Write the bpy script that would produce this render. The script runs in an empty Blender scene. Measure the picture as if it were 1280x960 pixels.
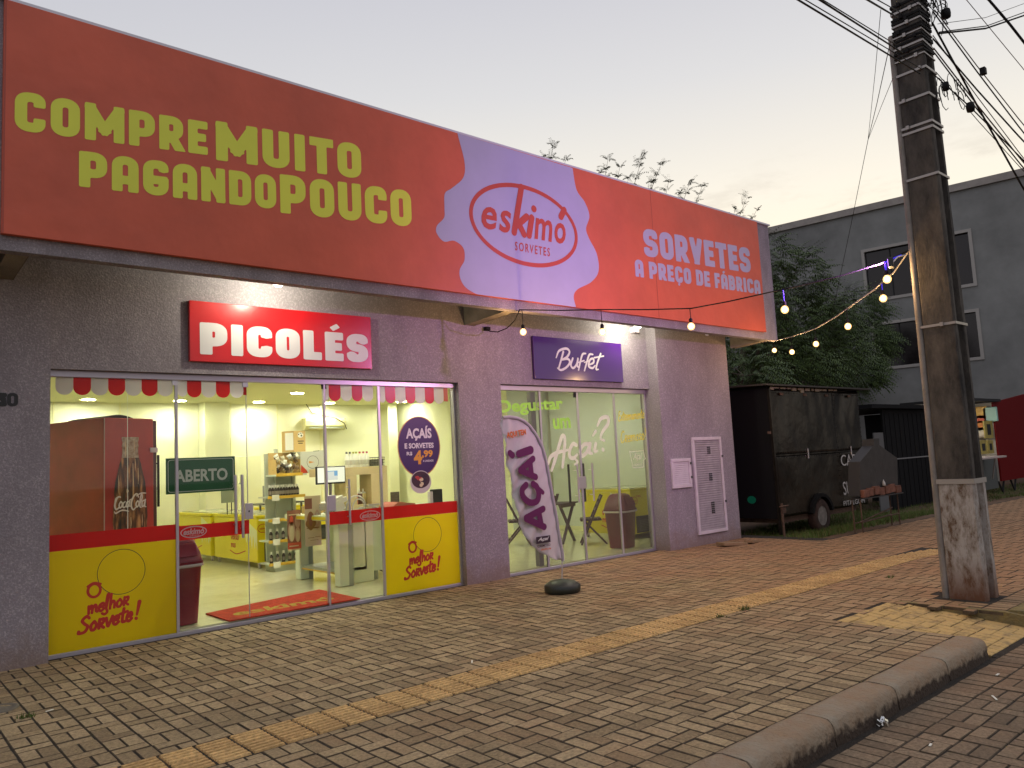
import bpy, math, random
import numpy as np
from mathutils import Vector, Matrix
from mathutils.geometry import tessellate_polygon
random.seed(7); rng = np.random.default_rng(7)
S = bpy.context.scene
COL = S.collection
PI = math.pi

# ------------------------------------------------------------------ camera
YAW, PITCH, ROLL, FPX = math.radians(41.0298), math.radians(5.7647), math.radians(-3.0159), 965.89
CAMZ = 1.6
fw = Vector((math.sin(YAW)*math.cos(PITCH), math.cos(YAW)*math.cos(PITCH), math.sin(PITCH)))
r0 = Vector((math.cos(YAW), -math.sin(YAW), 0)); u0 = r0.cross(fw)
rt = math.cos(ROLL)*r0 + math.sin(ROLL)*u0
up = -math.sin(ROLL)*r0 + math.cos(ROLL)*u0
cd = bpy.data.cameras.new('camera'); cam = bpy.data.objects.new('camera', cd); COL.objects.link(cam)
cam.matrix_world = Matrix(((rt.x, up.x, -fw.x, 0), (rt.y, up.y, -fw.y, 0), (rt.z, up.z, -fw.z, CAMZ), (0, 0, 0, 1)))
cd.sensor_width = 36; cd.lens = FPX/1280*36; cd.clip_end = 2000; cd.clip_start = .05
S.camera = cam

# ------------------------------------------------------------------ render and colour
S.render.engine = 'CYCLES'
S.cycles.use_denoising = True
S.cycles.max_bounces = 8; S.cycles.transparent_max_bounces = 16; S.cycles.diffuse_bounces = 4
S.cycles.sample_clamp_indirect = 6; S.cycles.use_light_tree = True
S.cycles.caustics_reflective = False; S.cycles.caustics_refractive = False
S.view_settings.view_transform = 'Standard'; S.view_settings.look = 'None'
S.view_settings.exposure = .14; S.view_settings.gamma = 1

# ------------------------------------------------------------------ dusk sky
SUN_AZ = math.radians(62)          # measured from +Y towards +X: where the sun has gone down
W = bpy.data.worlds.new('World'); S.world = W; W.use_nodes = True
nt = W.node_tree; nt.nodes.clear()
def wn(t, **k):
    n = nt.nodes.new(t)
    for a, b in k.items(): setattr(n, a, b)
    return n
out = wn('ShaderNodeOutputWorld')
sky = wn('ShaderNodeTexSky', sky_type='NISHITA', sun_disc=False, sun_elevation=math.radians(2.0), sun_rotation=SUN_AZ, air_density=1.0, dust_density=2.5, ozone_density=1.2)
bg1 = wn('ShaderNodeBackground'); bg1.inputs['Strength'].default_value = .08
nt.links.new(sky.outputs[0], bg1.inputs['Color'])
tc = wn('ShaderNodeTexCoord'); sep = wn('ShaderNodeSeparateXYZ')
nt.links.new(tc.outputs['Generated'], sep.inputs[0])
# warmth towards the sunset side
dot = wn('ShaderNodeVectorMath', operation='DOT_PRODUCT'); dot.inputs[1].default_value = (math.sin(SUN_AZ), math.cos(SUN_AZ), 0)
nt.links.new(tc.outputs['Generated'], dot.inputs[0])
rampE = wn('ShaderNodeValToRGB'); cr = rampE.color_ramp
cr.elements[0].position = 0.0; cr.elements[0].color = (1.0, .88, .60, 1)
cr.elements[1].position = 1.0; cr.elements[1].color = (.60, .60, .66, 1)
for p, c in ((.16, (.97, .88, .64, 1)), (.30, (.85, .80, .69, 1)), (.44, (.65, .645, .65, 1)), (.60, (.50, .50, .56, 1))):
    e = cr.elements.new(p); e.color = c
nt.links.new(sep.outputs['Z'], rampE.inputs[0])
rampB = wn('ShaderNodeValToRGB'); cb = rampB.color_ramp
cb.elements[0].position = 0.0; cb.elements[0].color = (.50, .46, .47, 1)
cb.elements[1].position = 1.0; cb.elements[1].color = (.60, .60, .66, 1)
e = cb.elements.new(.45); e.color = (.41, .42, .49, 1)
nt.links.new(sep.outputs['Z'], rampB.inputs[0])
mr = wn('ShaderNodeMapRange', interpolation_type='SMOOTHSTEP'); mr.inputs['From Min'].default_value = .0; mr.inputs['From Max'].default_value = .95
nt.links.new(dot.outputs['Value'], mr.inputs['Value'])
mx = wn('ShaderNodeMix', data_type='RGBA'); nt.links.new(mr.outputs[0], mx.inputs['Factor'])
nt.links.new(rampB.outputs[0], mx.inputs['A']); nt.links.new(rampE.outputs[0], mx.inputs['B'])
# faint clouds, flattened in the vertical
mp = wn('ShaderNodeMapping'); mp.inputs['Scale'].default_value = (5, 5, 17); mp.inputs['Rotation'].default_value = (.12, 0, .5)
nt.links.new(tc.outputs['Generated'], mp.inputs[0])
nz = wn('ShaderNodeTexNoise'); nz.inputs['Scale'].default_value = 1.5; nz.inputs['Detail'].default_value = 7; nz.inputs['Roughness'].default_value = .62
nt.links.new(mp.outputs[0], nz.inputs[0])
cr2 = wn('ShaderNodeMapRange', interpolation_type='SMOOTHSTEP'); cr2.inputs['From Min'].default_value = .50; cr2.inputs['From Max'].default_value = .72
nt.links.new(nz.outputs[0], cr2.inputs['Value'])
lowm = wn('ShaderNodeMapRange', interpolation_type='SMOOTHSTEP'); lowm.inputs['From Min'].default_value = .38; lowm.inputs['From Max'].default_value = .22
nt.links.new(sep.outputs['Z'], lowm.inputs['Value'])
mu = wn('ShaderNodeMath', operation='MULTIPLY'); nt.links.new(cr2.outputs[0], mu.inputs[0]); nt.links.new(lowm.outputs[0], mu.inputs[1])
mu2 = wn('ShaderNodeMath', operation='MULTIPLY'); nt.links.new(mu.outputs[0], mu2.inputs[0]); mu2.inputs[1].default_value = .8
mxc = wn('ShaderNodeMix', data_type='RGBA'); nt.links.new(mu2.outputs[0], mxc.inputs['Factor'])
nt.links.new(mx.outputs['Result'], mxc.inputs['A']); mxc.inputs['B'].default_value = (.50, .46, .40, 1)
bg2 = wn('ShaderNodeBackground'); bg2.inputs['Strength'].default_value = 1.18
nt.links.new(mxc.outputs['Result'], bg2.inputs['Color'])
ms = wn('ShaderNodeMixShader'); ms.inputs[0].default_value = .88
nt.links.new(bg1.outputs[0], ms.inputs[1]); nt.links.new(bg2.outputs[0], ms.inputs[2]); nt.links.new(ms.outputs[0], out.inputs[0])
sl = bpy.data.lights.new('sun', 'SUN'); sl.energy = .3; sl.angle = math.radians(15); sl.color = (1, .82, .62)
sun = bpy.data.objects.new('sun', sl); COL.objects.link(sun)
sun.rotation_euler = (math.radians(88), 0, PI - SUN_AZ)
sun.rotation_euler = Vector((-math.sin(SUN_AZ), -math.cos(SUN_AZ), -math.tan(math.radians(2)))).to_track_quat('-Z', 'Y').to_euler()

# ------------------------------------------------------------------ measuring: a photo point on a real plane
def ray(u, v): return rt*((u-640)/FPX) - up*((v-480)/FPX) + fw
def oy(u, v, y): r = ray(u, v); s = y/r.y; return Vector((r.x*s, y, CAMZ+r.z*s))
def oz(u, v, z): r = ray(u, v); s = (z-CAMZ)/r.z; return Vector((r.x*s, r.y*s, z))
def ox(u, v, x): r = ray(u, v); s = x/r.x; return Vector((x, r.y*s, CAMZ+r.z*s))
def oh(u, v, x, y): r = ray(u, v); return CAMZ + r.z*math.hypot(x, y)/math.hypot(r.x, r.y)

# ------------------------------------------------------------------ materials
MATS = {}
def mat(name, col, rough=.6, metal=0, bump=0, bscale=60, var=0, vscale=3, col2=None, emit=None, estr=0, spec=.5, coat=0, detail=4):
    if name in MATS: return MATS[name]
    m = bpy.data.materials.new(name); m.use_nodes = True; t = m.node_tree; b = t.nodes['Principled BSDF']
    b.inputs['Base Color'].default_value = (*col, 1); b.inputs['Roughness'].default_value = rough; b.inputs['Metallic'].default_value = metal
    b.inputs['Specular IOR Level'].default_value = spec
    if coat: b.inputs['Coat Weight'].default_value = coat; b.inputs['Coat Roughness'].default_value = .15
    if emit: b.inputs['Emission Color'].default_value = (*emit, 1); b.inputs['Emission Strength'].default_value = estr
    tcn = None
    if var or bump or col2: tcn = t.nodes.new('ShaderNodeTexCoord')
    if var or col2:
        n = t.nodes.new('ShaderNodeTexNoise'); n.inputs['Scale'].default_value = vscale; n.inputs['Detail'].default_value = detail; n.inputs['Roughness'].default_value = .65
        t.links.new(tcn.outputs['Object'], n.inputs[0])
        r = t.nodes.new('ShaderNodeMapRange'); r.inputs['From Min'].default_value = .33; r.inputs['From Max'].default_value = .67
        t.links.new(n.outputs[0], r.inputs['Value'])
        x = t.nodes.new('ShaderNodeMix'); x.data_type = 'RGBA'; t.links.new(r.outputs[0], x.inputs['Factor'])
        c2 = col2 or tuple(c*(1-var) for c in col); c1 = col if col2 else tuple(min(1, c*(1+var*.5)) for c in col)
        x.inputs['A'].default_value = (*c1, 1); x.inputs['B'].default_value = (*c2, 1)
        t.links.new(x.outputs['Result'], b.inputs['Base Color'])
    if bump:
        n2 = t.nodes.new('ShaderNodeTexNoise'); n2.inputs['Scale'].default_value = bscale; n2.inputs['Detail'].default_value = 4
        t.links.new(tcn.outputs['Object'], n2.inputs[0])
        bp = t.nodes.new('ShaderNodeBump'); bp.inputs['Strength'].default_value = min(1, bump); bp.inputs['Distance'].default_value = .01*max(1, bump)
        t.links.new(n2.outputs[0], bp.inputs['Height']); t.links.new(bp.outputs[0], b.inputs['Normal'])
    MATS[name] = m; return m
def nodes_of(m): t = m.node_tree; return t, t.nodes['Principled BSDF']

def stucco(name, base, fleck, dirt=.25):
    m = mat(name, base, .85, bump=.55, bscale=60); t, b = nodes_of(m)
    tcn = [n for n in t.nodes if n.type == 'TEX_COORD'][0]
    n = t.nodes.new('ShaderNodeTexNoise'); n.inputs['Scale'].default_value = 52; n.inputs['Detail'].default_value = 5; n.inputs['Roughness'].default_value = .8
    t.links.new(tcn.outputs['Object'], n.inputs[0])
    r = t.nodes.new('ShaderNodeMapRange'); r.inputs['From Min'].default_value = .5; r.inputs['From Max'].default_value = .62; t.links.new(n.outputs[0], r.inputs['Value'])
    x = t.nodes.new('ShaderNodeMix'); x.data_type = 'RGBA'; t.links.new(r.outputs[0], x.inputs['Factor'])
    x.inputs['A'].default_value = (*base, 1); x.inputs['B'].default_value = (*fleck, 1)
    mp = t.nodes.new('ShaderNodeMapping'); mp.inputs['Scale'].default_value = (1.6, 1.6, .7); t.links.new(tcn.outputs['Object'], mp.inputs[0])
    n3 = t.nodes.new('ShaderNodeTexNoise'); n3.inputs['Scale'].default_value = 1.8; n3.inputs['Detail'].default_value = 6; n3.inputs['Roughness'].default_value = .6
    t.links.new(mp.outputs[0], n3.inputs[0])
    r3 = t.nodes.new('ShaderNodeMapRange'); r3.inputs['From Min'].default_value = .4; r3.inputs['From Max'].default_value = .7; t.links.new(n3.outputs[0], r3.inputs['Value'])
    mm = t.nodes.new('ShaderNodeMath'); mm.operation = 'MULTIPLY'; t.links.new(r3.outputs[0], mm.inputs[0]); mm.inputs[1].default_value = dirt
    x2 = t.nodes.new('ShaderNodeMix'); x2.data_type = 'RGBA'; t.links.new(mm.outputs[0], x2.inputs['Factor'])
    t.links.new(x.outputs['Result'], x2.inputs['A']); x2.inputs['B'].default_value = tuple(c*.45 for c in base)+(1,)
    ge = t.nodes.new('ShaderNodeNewGeometry'); sp = t.nodes.new('ShaderNodeSeparateXYZ'); t.links.new(ge.outputs['Position'], sp.inputs[0])
    n5 = t.nodes.new('ShaderNodeTexNoise'); n5.inputs['Scale'].default_value = 6; n5.inputs['Detail'].default_value = 8; n5.inputs['Roughness'].default_value = .7; t.links.new(ge.outputs['Position'], n5.inputs[0])
    a5 = t.nodes.new('ShaderNodeMath'); a5.operation = 'MULTIPLY_ADD'; t.links.new(n5.outputs[0], a5.inputs[0]); a5.inputs[1].default_value = -.7; t.links.new(sp.outputs['Z'], a5.inputs[2])
    m5 = t.nodes.new('ShaderNodeMapRange'); m5.inputs['From Min'].default_value = .0; m5.inputs['From Max'].default_value = -.34; m5.inputs['To Max'].default_value = .6; t.links.new(a5.outputs[0], m5.inputs['Value'])
    x5 = t.nodes.new('ShaderNodeMix'); x5.data_type = 'RGBA'; t.links.new(m5.outputs[0], x5.inputs['Factor']); t.links.new(x2.outputs['Result'], x5.inputs['A']); x5.inputs['B'].default_value = (.20, .13, .085, 1)
    t.links.new(x5.outputs['Result'], b.inputs['Base Color'])
    return m

def glassmat(name, tint=(1, 1, 1), film=0.0, filmcol=(.8, .85, .7), spec=1.0):
    m = bpy.data.materials.new(name); m.use_nodes = True; t = m.node_tree; t.nodes.clear()
    o = t.nodes.new('ShaderNodeOutputMaterial'); tr = t.nodes.new('ShaderNodeBsdfTransparent'); tr.inputs[0].default_value = (*tint, 1)
    gl = t.nodes.new('ShaderNodeBsdfGlossy'); gl.inputs['Roughness'].default_value = .02
    fr = t.nodes.new('ShaderNodeFresnel'); fr.inputs[0].default_value = 1.5
    ge = t.nodes.new('ShaderNodeNewGeometry'); inv = t.nodes.new('ShaderNodeMath'); inv.operation = 'SUBTRACT'; inv.inputs[0].default_value = 1.0; t.links.new(ge.outputs['Backfacing'], inv.inputs[1])
    mm = t.nodes.new('ShaderNodeMath'); mm.operation = 'MULTIPLY'; t.links.new(fr.outputs[0], mm.inputs[0]); t.links.new(inv.outputs[0], mm.inputs[1])
    m1 = t.nodes.new('ShaderNodeMixShader'); t.links.new(mm.outputs[0], m1.inputs[0]); t.links.new(tr.outputs[0], m1.inputs[1]); t.links.new(gl.outputs[0], m1.inputs[2])
    last = m1
    if film:
        df = t.nodes.new('ShaderNodeBsdfDiffuse'); df.inputs[0].default_value = (*filmcol, 1)
        m2 = t.nodes.new('ShaderNodeMixShader'); m2.inputs[0].default_value = film; t.links.new(m1.outputs[0], m2.inputs[1]); t.links.new(df.outputs[0], m2.inputs[2]); last = m2
    t.links.new(last.outputs[0], o.inputs[0]); MATS[name] = m; return m

def emis(name, col, s):
    m = bpy.data.materials.new(name); m.use_nodes = True; t = m.node_tree; t.nodes.clear()
    o = t.nodes.new('ShaderNodeOutputMaterial'); e = t.nodes.new('ShaderNodeEmission'); e.inputs[0].default_value = (*col, 1); e.inputs[1].default_value = s
    t.links.new(e.outputs[0], o.inputs[0]); MATS[name] = m; return m

def glow(name, col, s):
    m = emis(name, col, s); t = m.node_tree; e = [n for n in t.nodes if n.type == 'EMISSION'][0]; o = [n for n in t.nodes if n.type == 'OUTPUT_MATERIAL'][0]
    tr = t.nodes.new('ShaderNodeBsdfTransparent'); mx = t.nodes.new('ShaderNodeMixShader'); mx.inputs[0].default_value = .45; t.links.new(tr.outputs[0], mx.inputs[1]); t.links.new(e.outputs[0], mx.inputs[2]); t.links.new(mx.outputs[0], o.inputs[0]); return m
def inner_light(parent, p, col, w, r=.02):
    L = bpy.data.lights.new('filament', 'POINT'); L.energy = w; L.color = col; L.shadow_soft_size = r; o = bpy.data.objects.new('filament', L); COL.objects.link(o); o.parent = parent; o.location = Vector(p)-Vector(parent['_b'])
# ------------------------------------------------------------------ mesh builder
class MB:
    def __init__(s): s.v = []; s.f = []; s.mi = []; s.sm = []; s.M = None
    def add(s, vs, fs, mi=0, smooth=False):
        b = len(s.v)
        if s.M is not None: vs = [tuple(s.M @ Vector(p)) for p in vs]
        s.v += [tuple(p) for p in vs]
        for f in fs: s.f.append(tuple(i+b for i in f)); s.mi.append(mi); s.sm.append(smooth)
        return s
    def box(s, x0, x1, y0, y1, z0, z1, mi=0):
        v = [(x, y, z) for z in (z0, z1) for y in (y0, y1) for x in (x0, x1)]
        return s.add(v, [(0, 2, 3, 1), (4, 5, 7, 6), (0, 1, 5, 4), (2, 6, 7, 3), (0, 4, 6, 2), (1, 3, 7, 5)], mi)
    def cbox(s, c, d, mi=0, rot=None):
        M0 = s.M; R = Matrix.Translation(Vector(c)) @ (rot or Matrix.Identity(4)); s.M = (M0 @ R) if M0 is not None else R
        s.box(-d[0]/2, d[0]/2, -d[1]/2, d[1]/2, -d[2]/2, d[2]/2, mi); s.M = M0; return s
    def bar(s, p, q, w, h, mi=0, upv=(0, 0, 1)):
        p, q = Vector(p), Vector(q); d = (q-p).normalized(); a = d.cross(Vector(upv))
        if a.length < 1e-4: a = d.cross(Vector((0, 1, 0)))
        a.normalize(); b = a.cross(d); a *= w/2; b *= h/2
        v = [p-a-b, p+a-b, p+a+b, p-a+b, q-a-b, q+a-b, q+a+b, q-a+b]
        return s.add(v, [(0, 1, 2, 3), (7, 6, 5, 4), (0, 4, 5, 1), (1, 5, 6, 2), (2, 6, 7, 3), (3, 7, 4, 0)], mi)
    def tube(s, pts, r, n=8, mi=0, cap=True):
        pts = [Vector(p) for p in pts]; rr = r if isinstance(r, (list, tuple)) else [r]*len(pts); vs = []; fs = []
        ref = None
        for i, p in enumerate(pts):
            d = (pts[min(i+1, len(pts)-1)]-pts[max(i-1, 0)]).normalized()
            if ref is None:
                ref = d.cross(Vector((0, 0, 1)));
                if ref.length < .05: ref = d.cross(Vector((1, 0, 0)))
            a = (ref - d*ref.dot(d)).normalized(); ref = a; b = d.cross(a)
            for k in range(n): t = 2*PI*k/n; vs.append(p+(a*math.cos(t)+b*math.sin(t))*rr[i])
        for i in range(len(pts)-1):
            for k in range(n): k2 = (k+1) % n; fs.append((i*n+k, i*n+k2, (i+1)*n+k2, (i+1)*n+k))
        s.add(vs, fs, mi, n > 4)
        if cap: s.add(vs[:n], [tuple(range(n))[::-1]], mi); s.add(vs[-n:], [tuple(range(n))], mi)
        return s
    def lathe(s, prof, c=(0, 0, 0), n=20, mi=0, smooth=True, sx=1, sy=1, cap=True):
        vs = []; fs = []
        for (r, z) in prof:
            for k in range(n): t = 2*PI*k/n; vs.append((c[0]+r*sx*math.cos(t), c[1]+r*sy*math.sin(t), c[2]+z))
        for i in range(len(prof)-1):
            for k in range(n): k2 = (k+1) % n; fs.append((i*n+k, i*n+k2, (i+1)*n+k2, (i+1)*n+k))
        s.add(vs, fs, mi, smooth)
        if cap and prof[-1][0] > 1e-4: s.add(vs[-n:], [tuple(range(n))], mi)
        if cap and prof[0][0] > 1e-4: s.add(vs[:n], [tuple(range(n))[::-1]], mi)
        return s
    def prism(s, pts, y0, y1, mi=0, plane='xz'):
        """extrude a polygon given in a plane between two offsets"""
        n = len(pts)
        P3 = {'xz': lambda a, b, c: (a, c, b), 'yz': lambda a, b, c: (c, a, b), 'xy': lambda a, b, c: (a, b, c)}[plane]
        tri = tessellate_polygon([[Vector((a, b, 0)) for a, b in pts]])
        vs = [P3(a, b, y0) for a, b in pts]+[P3(a, b, y1) for a, b in pts]
        fs = [tuple(t) for t in tri]+[tuple(i+n for i in t)[::-1] for t in tri]
        fs += [(i, (i+1) % n, (i+1) % n+n, i+n) for i in range(n)]
        return s.add(vs, fs, mi)
    def flat(s, pts, y, mi=0):
        tri = tessellate_polygon([[Vector((a, b, 0)) for a, b in pts]])
        fs = []
        for t in tri:
            a, b, c = (pts[i] for i in t)
            ar = (b[0]-a[0])*(c[1]-a[1])-(c[0]-a[0])*(b[1]-a[1])
            fs.append(tuple(t) if ar > 0 else tuple(t)[::-1])
        return s.add([(a, y, b) for a, b in pts], fs, mi)
    def build(s, name, mats, parent=None, loc=None, bevel=0, segs=2):
        if not isinstance(mats, (list, tuple)): mats = [mats]
        if parent is not None: base = Vector(parent['_b'])
        else: base = Vector(loc) if loc is not None else Vector((0, 0, 0))
        me = bpy.data.meshes.new(name)
        if len(s.v):
            A = np.array(s.v, dtype=float)-np.array(base)[None]
            me.from_pydata(A.tolist(), [], s.f)
            for m in mats: me.materials.append(m)
            me.polygons.foreach_set('material_index', s.mi); me.polygons.foreach_set('use_smooth', s.sm); me.update()
        o = bpy.data.objects.new(name, me); COL.objects.link(o)
        if parent is not None: o.parent = parent
        else: o.location = base
        o['_b'] = tuple(base)
        if bevel:
            bm = o.modifiers.new('bevel', 'BEVEL'); bm.width = bevel; bm.segments = segs; bm.limit_method = 'ANGLE'
        return o
def tag(o, label=None, cat=None, group=None, kind=None):
    for k, v in (('label', label), ('category', cat), ('group', group), ('kind', kind)):
        if v: o[k] = v
    return o
def thing(name, label, cat, loc=(0, 0, 0), group=None):
    o = bpy.data.objects.new(name, None); COL.objects.link(o); o.location = loc; o['_b'] = tuple(loc); o.empty_display_size = .1
    return tag(o, label, cat, group)
KIDS = {}
def copy_tree(o, parent=None):
    c = o.copy(); COL.objects.link(c)
    if parent is not None: c.parent = parent
    for ch in list(o.children): copy_tree(ch, c)
    return c
def box1(name, m, x0, x1, y0, y1, z0, z1, parent=None, bevel=0, **k):
    return MB().box(x0, x1, y0, y1, z0, z1).build(name, m, parent, bevel=bevel, **k)

# ------------------------------------------------------------------ lettering
def seg_d(P, a, b):
    a = np.array(a, float); b = np.array(b, float); d = b-a; L2 = max(d@d, 1e-12)
    t = np.clip(((P-a)@d)/L2, 0, 1); q = P-a-t[..., None]*d
    return np.sqrt((q**2).sum(-1)), t
def box_d(P, a, b, w, ext0, ext1, rc):
    a = np.array(a, float); b = np.array(b, float); d = b-a; L = max(math.hypot(*d), 1e-9); d = d/L
    n = np.array([-d[1], d[0]]); x = (P-a)@d; y = (P-a)@n
    cx = (L+ext1-ext0)/2; hx = (L+ext0+ext1)/2-rc; hy = w/2-rc
    qx = np.abs(x-cx)-hx; qy = np.abs(y)-hy
    return np.hypot(np.maximum(qx, 0), np.maximum(qy, 0))+np.minimum(np.maximum(qx, qy), 0)-rc
def round_path(pts, R, closed=False, n=6):
    out = []; m = len(pts); R = R if isinstance(R, (list, tuple)) else [R]*m
    for i in range(m):
        if not closed and i in (0, m-1): out.append(tuple(pts[i])); continue
        p0, p1, p2 = (np.array(pts[(i+k) % m], float) for k in (-1, 0, 1))
        d0 = p0-p1; d2 = p2-p1; l0 = np.linalg.norm(d0); l2 = np.linalg.norm(d2)
        r = min(R[i], l0*.499, l2*.499)
        a = p1+d0/l0*r; b = p1+d2/l2*r
        for k in range(n+1):
            t = k/n; out.append(tuple((1-t)**2*a+2*t*(1-t)*(p1*.9+.05*(a+b))+t*t*b) if 0 else tuple((1-t)**2*a+2*t*(1-t)*p1+t*t*b))
    return out
def glyph(ch, W, s):
    a, b, lo, hi = s/2, W-s/2, s/2, 1-s/2; R = .21; G = {}
    B = lambda *p: ('b', list(p)); 
    def Rp(*p, R=R, closed=False): return ('r', list(p), R, closed)
    acc = None
    if ch == 'Ç': return glyph('C', W, s)+[('b', [(W*.52, -.02), (W*.40, -.17)])]
    if ch == 'É': return glyph('E', W, s)+[('b', [(W*.36, 1.10), (W*.74, 1.24)])]
    if ch == 'Á': return glyph('A', W, s)+[('b', [(W*.34, 1.08), (W*.66, 1.18)])]
    if ch == 'C': return [Rp((b, .64), (b, hi), (a, hi), (a, lo), (b, lo), (b, .36))]
    if ch == 'O': return [Rp((a, lo), (a, hi), (b, hi), (b, lo), closed=True)]
    if ch == 'G': return [Rp((b, .68), (b, hi), (a, hi), (a, lo), (b, lo), (b, .52), R=[0, R, R, R, R, 0]), B((b-.02, .44), (W*.58, .44))]
    if ch == 'M': return [B((a, 0), (a, 1)), B((b, 0), (b, 1)), B((a, hi), (W/2, .30)), B((b, hi), (W/2, .30))]
    if ch == 'N': return [B((a, 0), (a, 1)), B((b, 0), (b, 1)), B((a, hi), (b, lo))]
    if ch == 'P': return [B((a, 0), (a, hi)), Rp((a, hi), (b, hi), (b, .40), (a, .40), R=.22)]
    if ch == 'R': return [B((a, 0), (a, hi)), Rp((a, hi), (b-.02, hi), (b-.02, .44), (a, .44), R=.2), B((W*.5, .42), (b+.01, .04))]
    if ch == 'B': return [B((a, 0), (a, 1)), Rp((a, hi), (b-.02, hi), (b-.02, .52), (a, .52), R=.16), Rp((a, .50), (b, .50), (b, lo), (a, lo), R=.17)]
    if ch == 'D': return [B((a, 0), (a, 1)), Rp((a, hi), (b, hi), (b, lo), (a, lo), R=.28)]
    if ch == 'E': return [B((a, lo), (a, hi)), B((a, hi), (b, hi)), B((a, .5), (b-.04, .5)), B((a, lo), (b, lo))]
    if ch == 'F': return [B((a, 0), (a, hi)), B((a, hi), (b, hi)), B((a, .47), (b-.04, .47))]
    if ch == 'L': return [B((a, lo), (a, 1)), B((a, lo), (b, lo))]
    if ch == 'I': return [B((W/2, 0), (W/2, 1))]
    if ch == 'T': return [B((W/2, 0), (W/2, hi)), B((a*.6, hi), (W-a*.6, hi))]
    if ch == 'U': return [Rp((a, 1), (a, lo), (b, lo), (b, 1))]
    if ch == 'V': return [B((a*.8, 1), (W/2, .1)), B((W-a*.8, 1), (W/2, .1))]
    if ch == 'A': return [Rp((a, 0), (a, hi), (b, hi), (b, 0), R=.2), B((a, .33), (b, .33))]
    if ch == 'S': return [Rp((b, .68), (b, hi), (a, hi), (a, .5), (b, .5), (b, lo), (a, lo), (a, .32), R=.22)]
    return []
WID = dict(M=.86, I=.27, N=.62, T=.56, L=.48, E=.5, F=.48)
def contour_fill(D, xs, zs):
    """filled marching squares of D<0; rows of full cells become long quads"""
    vs = []; fs = []; V = {}
    def vid(p):
        k = (round(p[0], 6), round(p[1], 6))
        if k not in V: V[k] = len(vs); vs.append(k)
        return V[k]
    nx, nz = len(xs), len(zs); I = D < 0
    for j in range(nz-1):
        run = None
        for i in range(nx-1):
            c = (I[j, i], I[j, i+1], I[j+1, i+1], I[j+1, i]); k = sum(c)
            if k == 4:
                if run is None: run = i
                continue
            if run is not None:
                fs.append(tuple(vid(p) for p in ((xs[run], zs[j]), (xs[i], zs[j]), (xs[i], zs[j+1]), (xs[run], zs[j+1])))); run = None
            if k == 0: continue
            q = [(xs[i], zs[j]), (xs[i+1], zs[j]), (xs[i+1], zs[j+1]), (xs[i], zs[j+1])]; d = [D[j, i], D[j, i+1], D[j+1, i+1], D[j+1, i]]
            poly = []
            for a in range(4):
                b = (a+1) % 4
                if c[a]: poly.append(q[a])
                if c[a] != c[b]:
                    t = d[a]/(d[a]-d[b]); poly.append((q[a][0]+t*(q[b][0]-q[a][0]), q[a][1]+t*(q[b][1]-q[a][1])))
            if len(poly) >= 3:
                ids = []
                for p in poly:
                    a = vid(p)
                    if a not in ids: ids.append(a)
                if len(ids) >= 3: fs.append(tuple(ids))
        if run is not None: fs.append(tuple(vid(p) for p in ((xs[run], zs[j]), (xs[nx-1], zs[j]), (xs[nx-1], zs[j+1]), (xs[run], zs[j+1]))))
    return vs, fs
def block_text(mb, text, x0, x1, z0, z1, y, zr=None, sw=.24, gap=.09, res=.009, mi=0, W0=.60, rc=.035):
    """heavy rounded capitals, fitted between x0 and x1"""
    Ws = [WID.get({'É': 'E', 'Ç': 'C', 'Á': 'A'}.get(c, c), W0) if c != ' ' else .22 for c in text]
    tot = sum(Ws)+gap*(len(text)-1); H = z1-z0; k = (x1-x0)/(tot*H); cx = x0
    for c, w in zip(text, Ws):
        if c != ' ':
            gw = w; ns = int(max(14, gw*H*k/res)); n2 = int(max(20, 1.7*H/res))
            gx = np.linspace(-.06, gw+.06, ns); gz = np.linspace(-.28, 1.42, n2); X, Z = np.meshgrid(gx, gz); P = np.stack([X, Z], -1)
            D = np.full(X.shape, 9.0); body = np.full(X.shape, 9.0)
            for st in glyph(c, w, sw):
                if st[0] == 'b':
                    for a, b in zip(st[1][:-1], st[1][1:]):
                        acc = min(a[1], b[1]) > 1.05 or max(a[1], b[1]) < .02
                        e = sw/2-.005 if (a[1] > 0.01 and a[1] < .99) else 0
                        e2 = sw/2-.005 if (b[1] > 0.01 and b[1] < .99) else 0
                        if acc: D = np.minimum(D, box_d(P, a, b, sw*.58, .0, .0, .02))
                        else: body = np.minimum(body, box_d(P, a, b, sw, e, e2, rc))
                else:
                    pts = round_path(st[1], st[2], st[3])
                    if st[3]: pts = pts+[pts[0]]
                    for i, (a, b) in enumerate(zip(pts[:-1], pts[1:])):
                        if not st[3] and i in (0, len(pts)-2): body = np.minimum(body, box_d(P, a, b, sw, 0 if i == 0 else .01, 0 if i else .01, rc))
                        else: body = np.minimum(body, seg_d(P, a, b)[0]-sw/2)
            clip = np.maximum(np.maximum(-Z, Z-1), np.maximum(-X-.005, X-w-(.03 if c == 'R' else .005)))
            D = np.minimum(D, np.maximum(body, clip))
            vs, fs = contour_fill(D, gx, gz)
            if zr is None: mb.add([(cx+vx*H*k, y, z0+vz*H) for vx, vz in vs], fs, mi)
            else:
                def zz(px, vz): q = (px-x0)/(x1-x0); return (z0+(zr[0]-z0)*q)*(1-vz)+(z1+(zr[1]-z1)*q)*vz
                mb.add([(cx+vx*H*k, y, zz(cx+vx*H*k, vz)) for vx, vz in vs], fs, mi)
        cx += (w+gap)*H*k
    return mb
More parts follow.
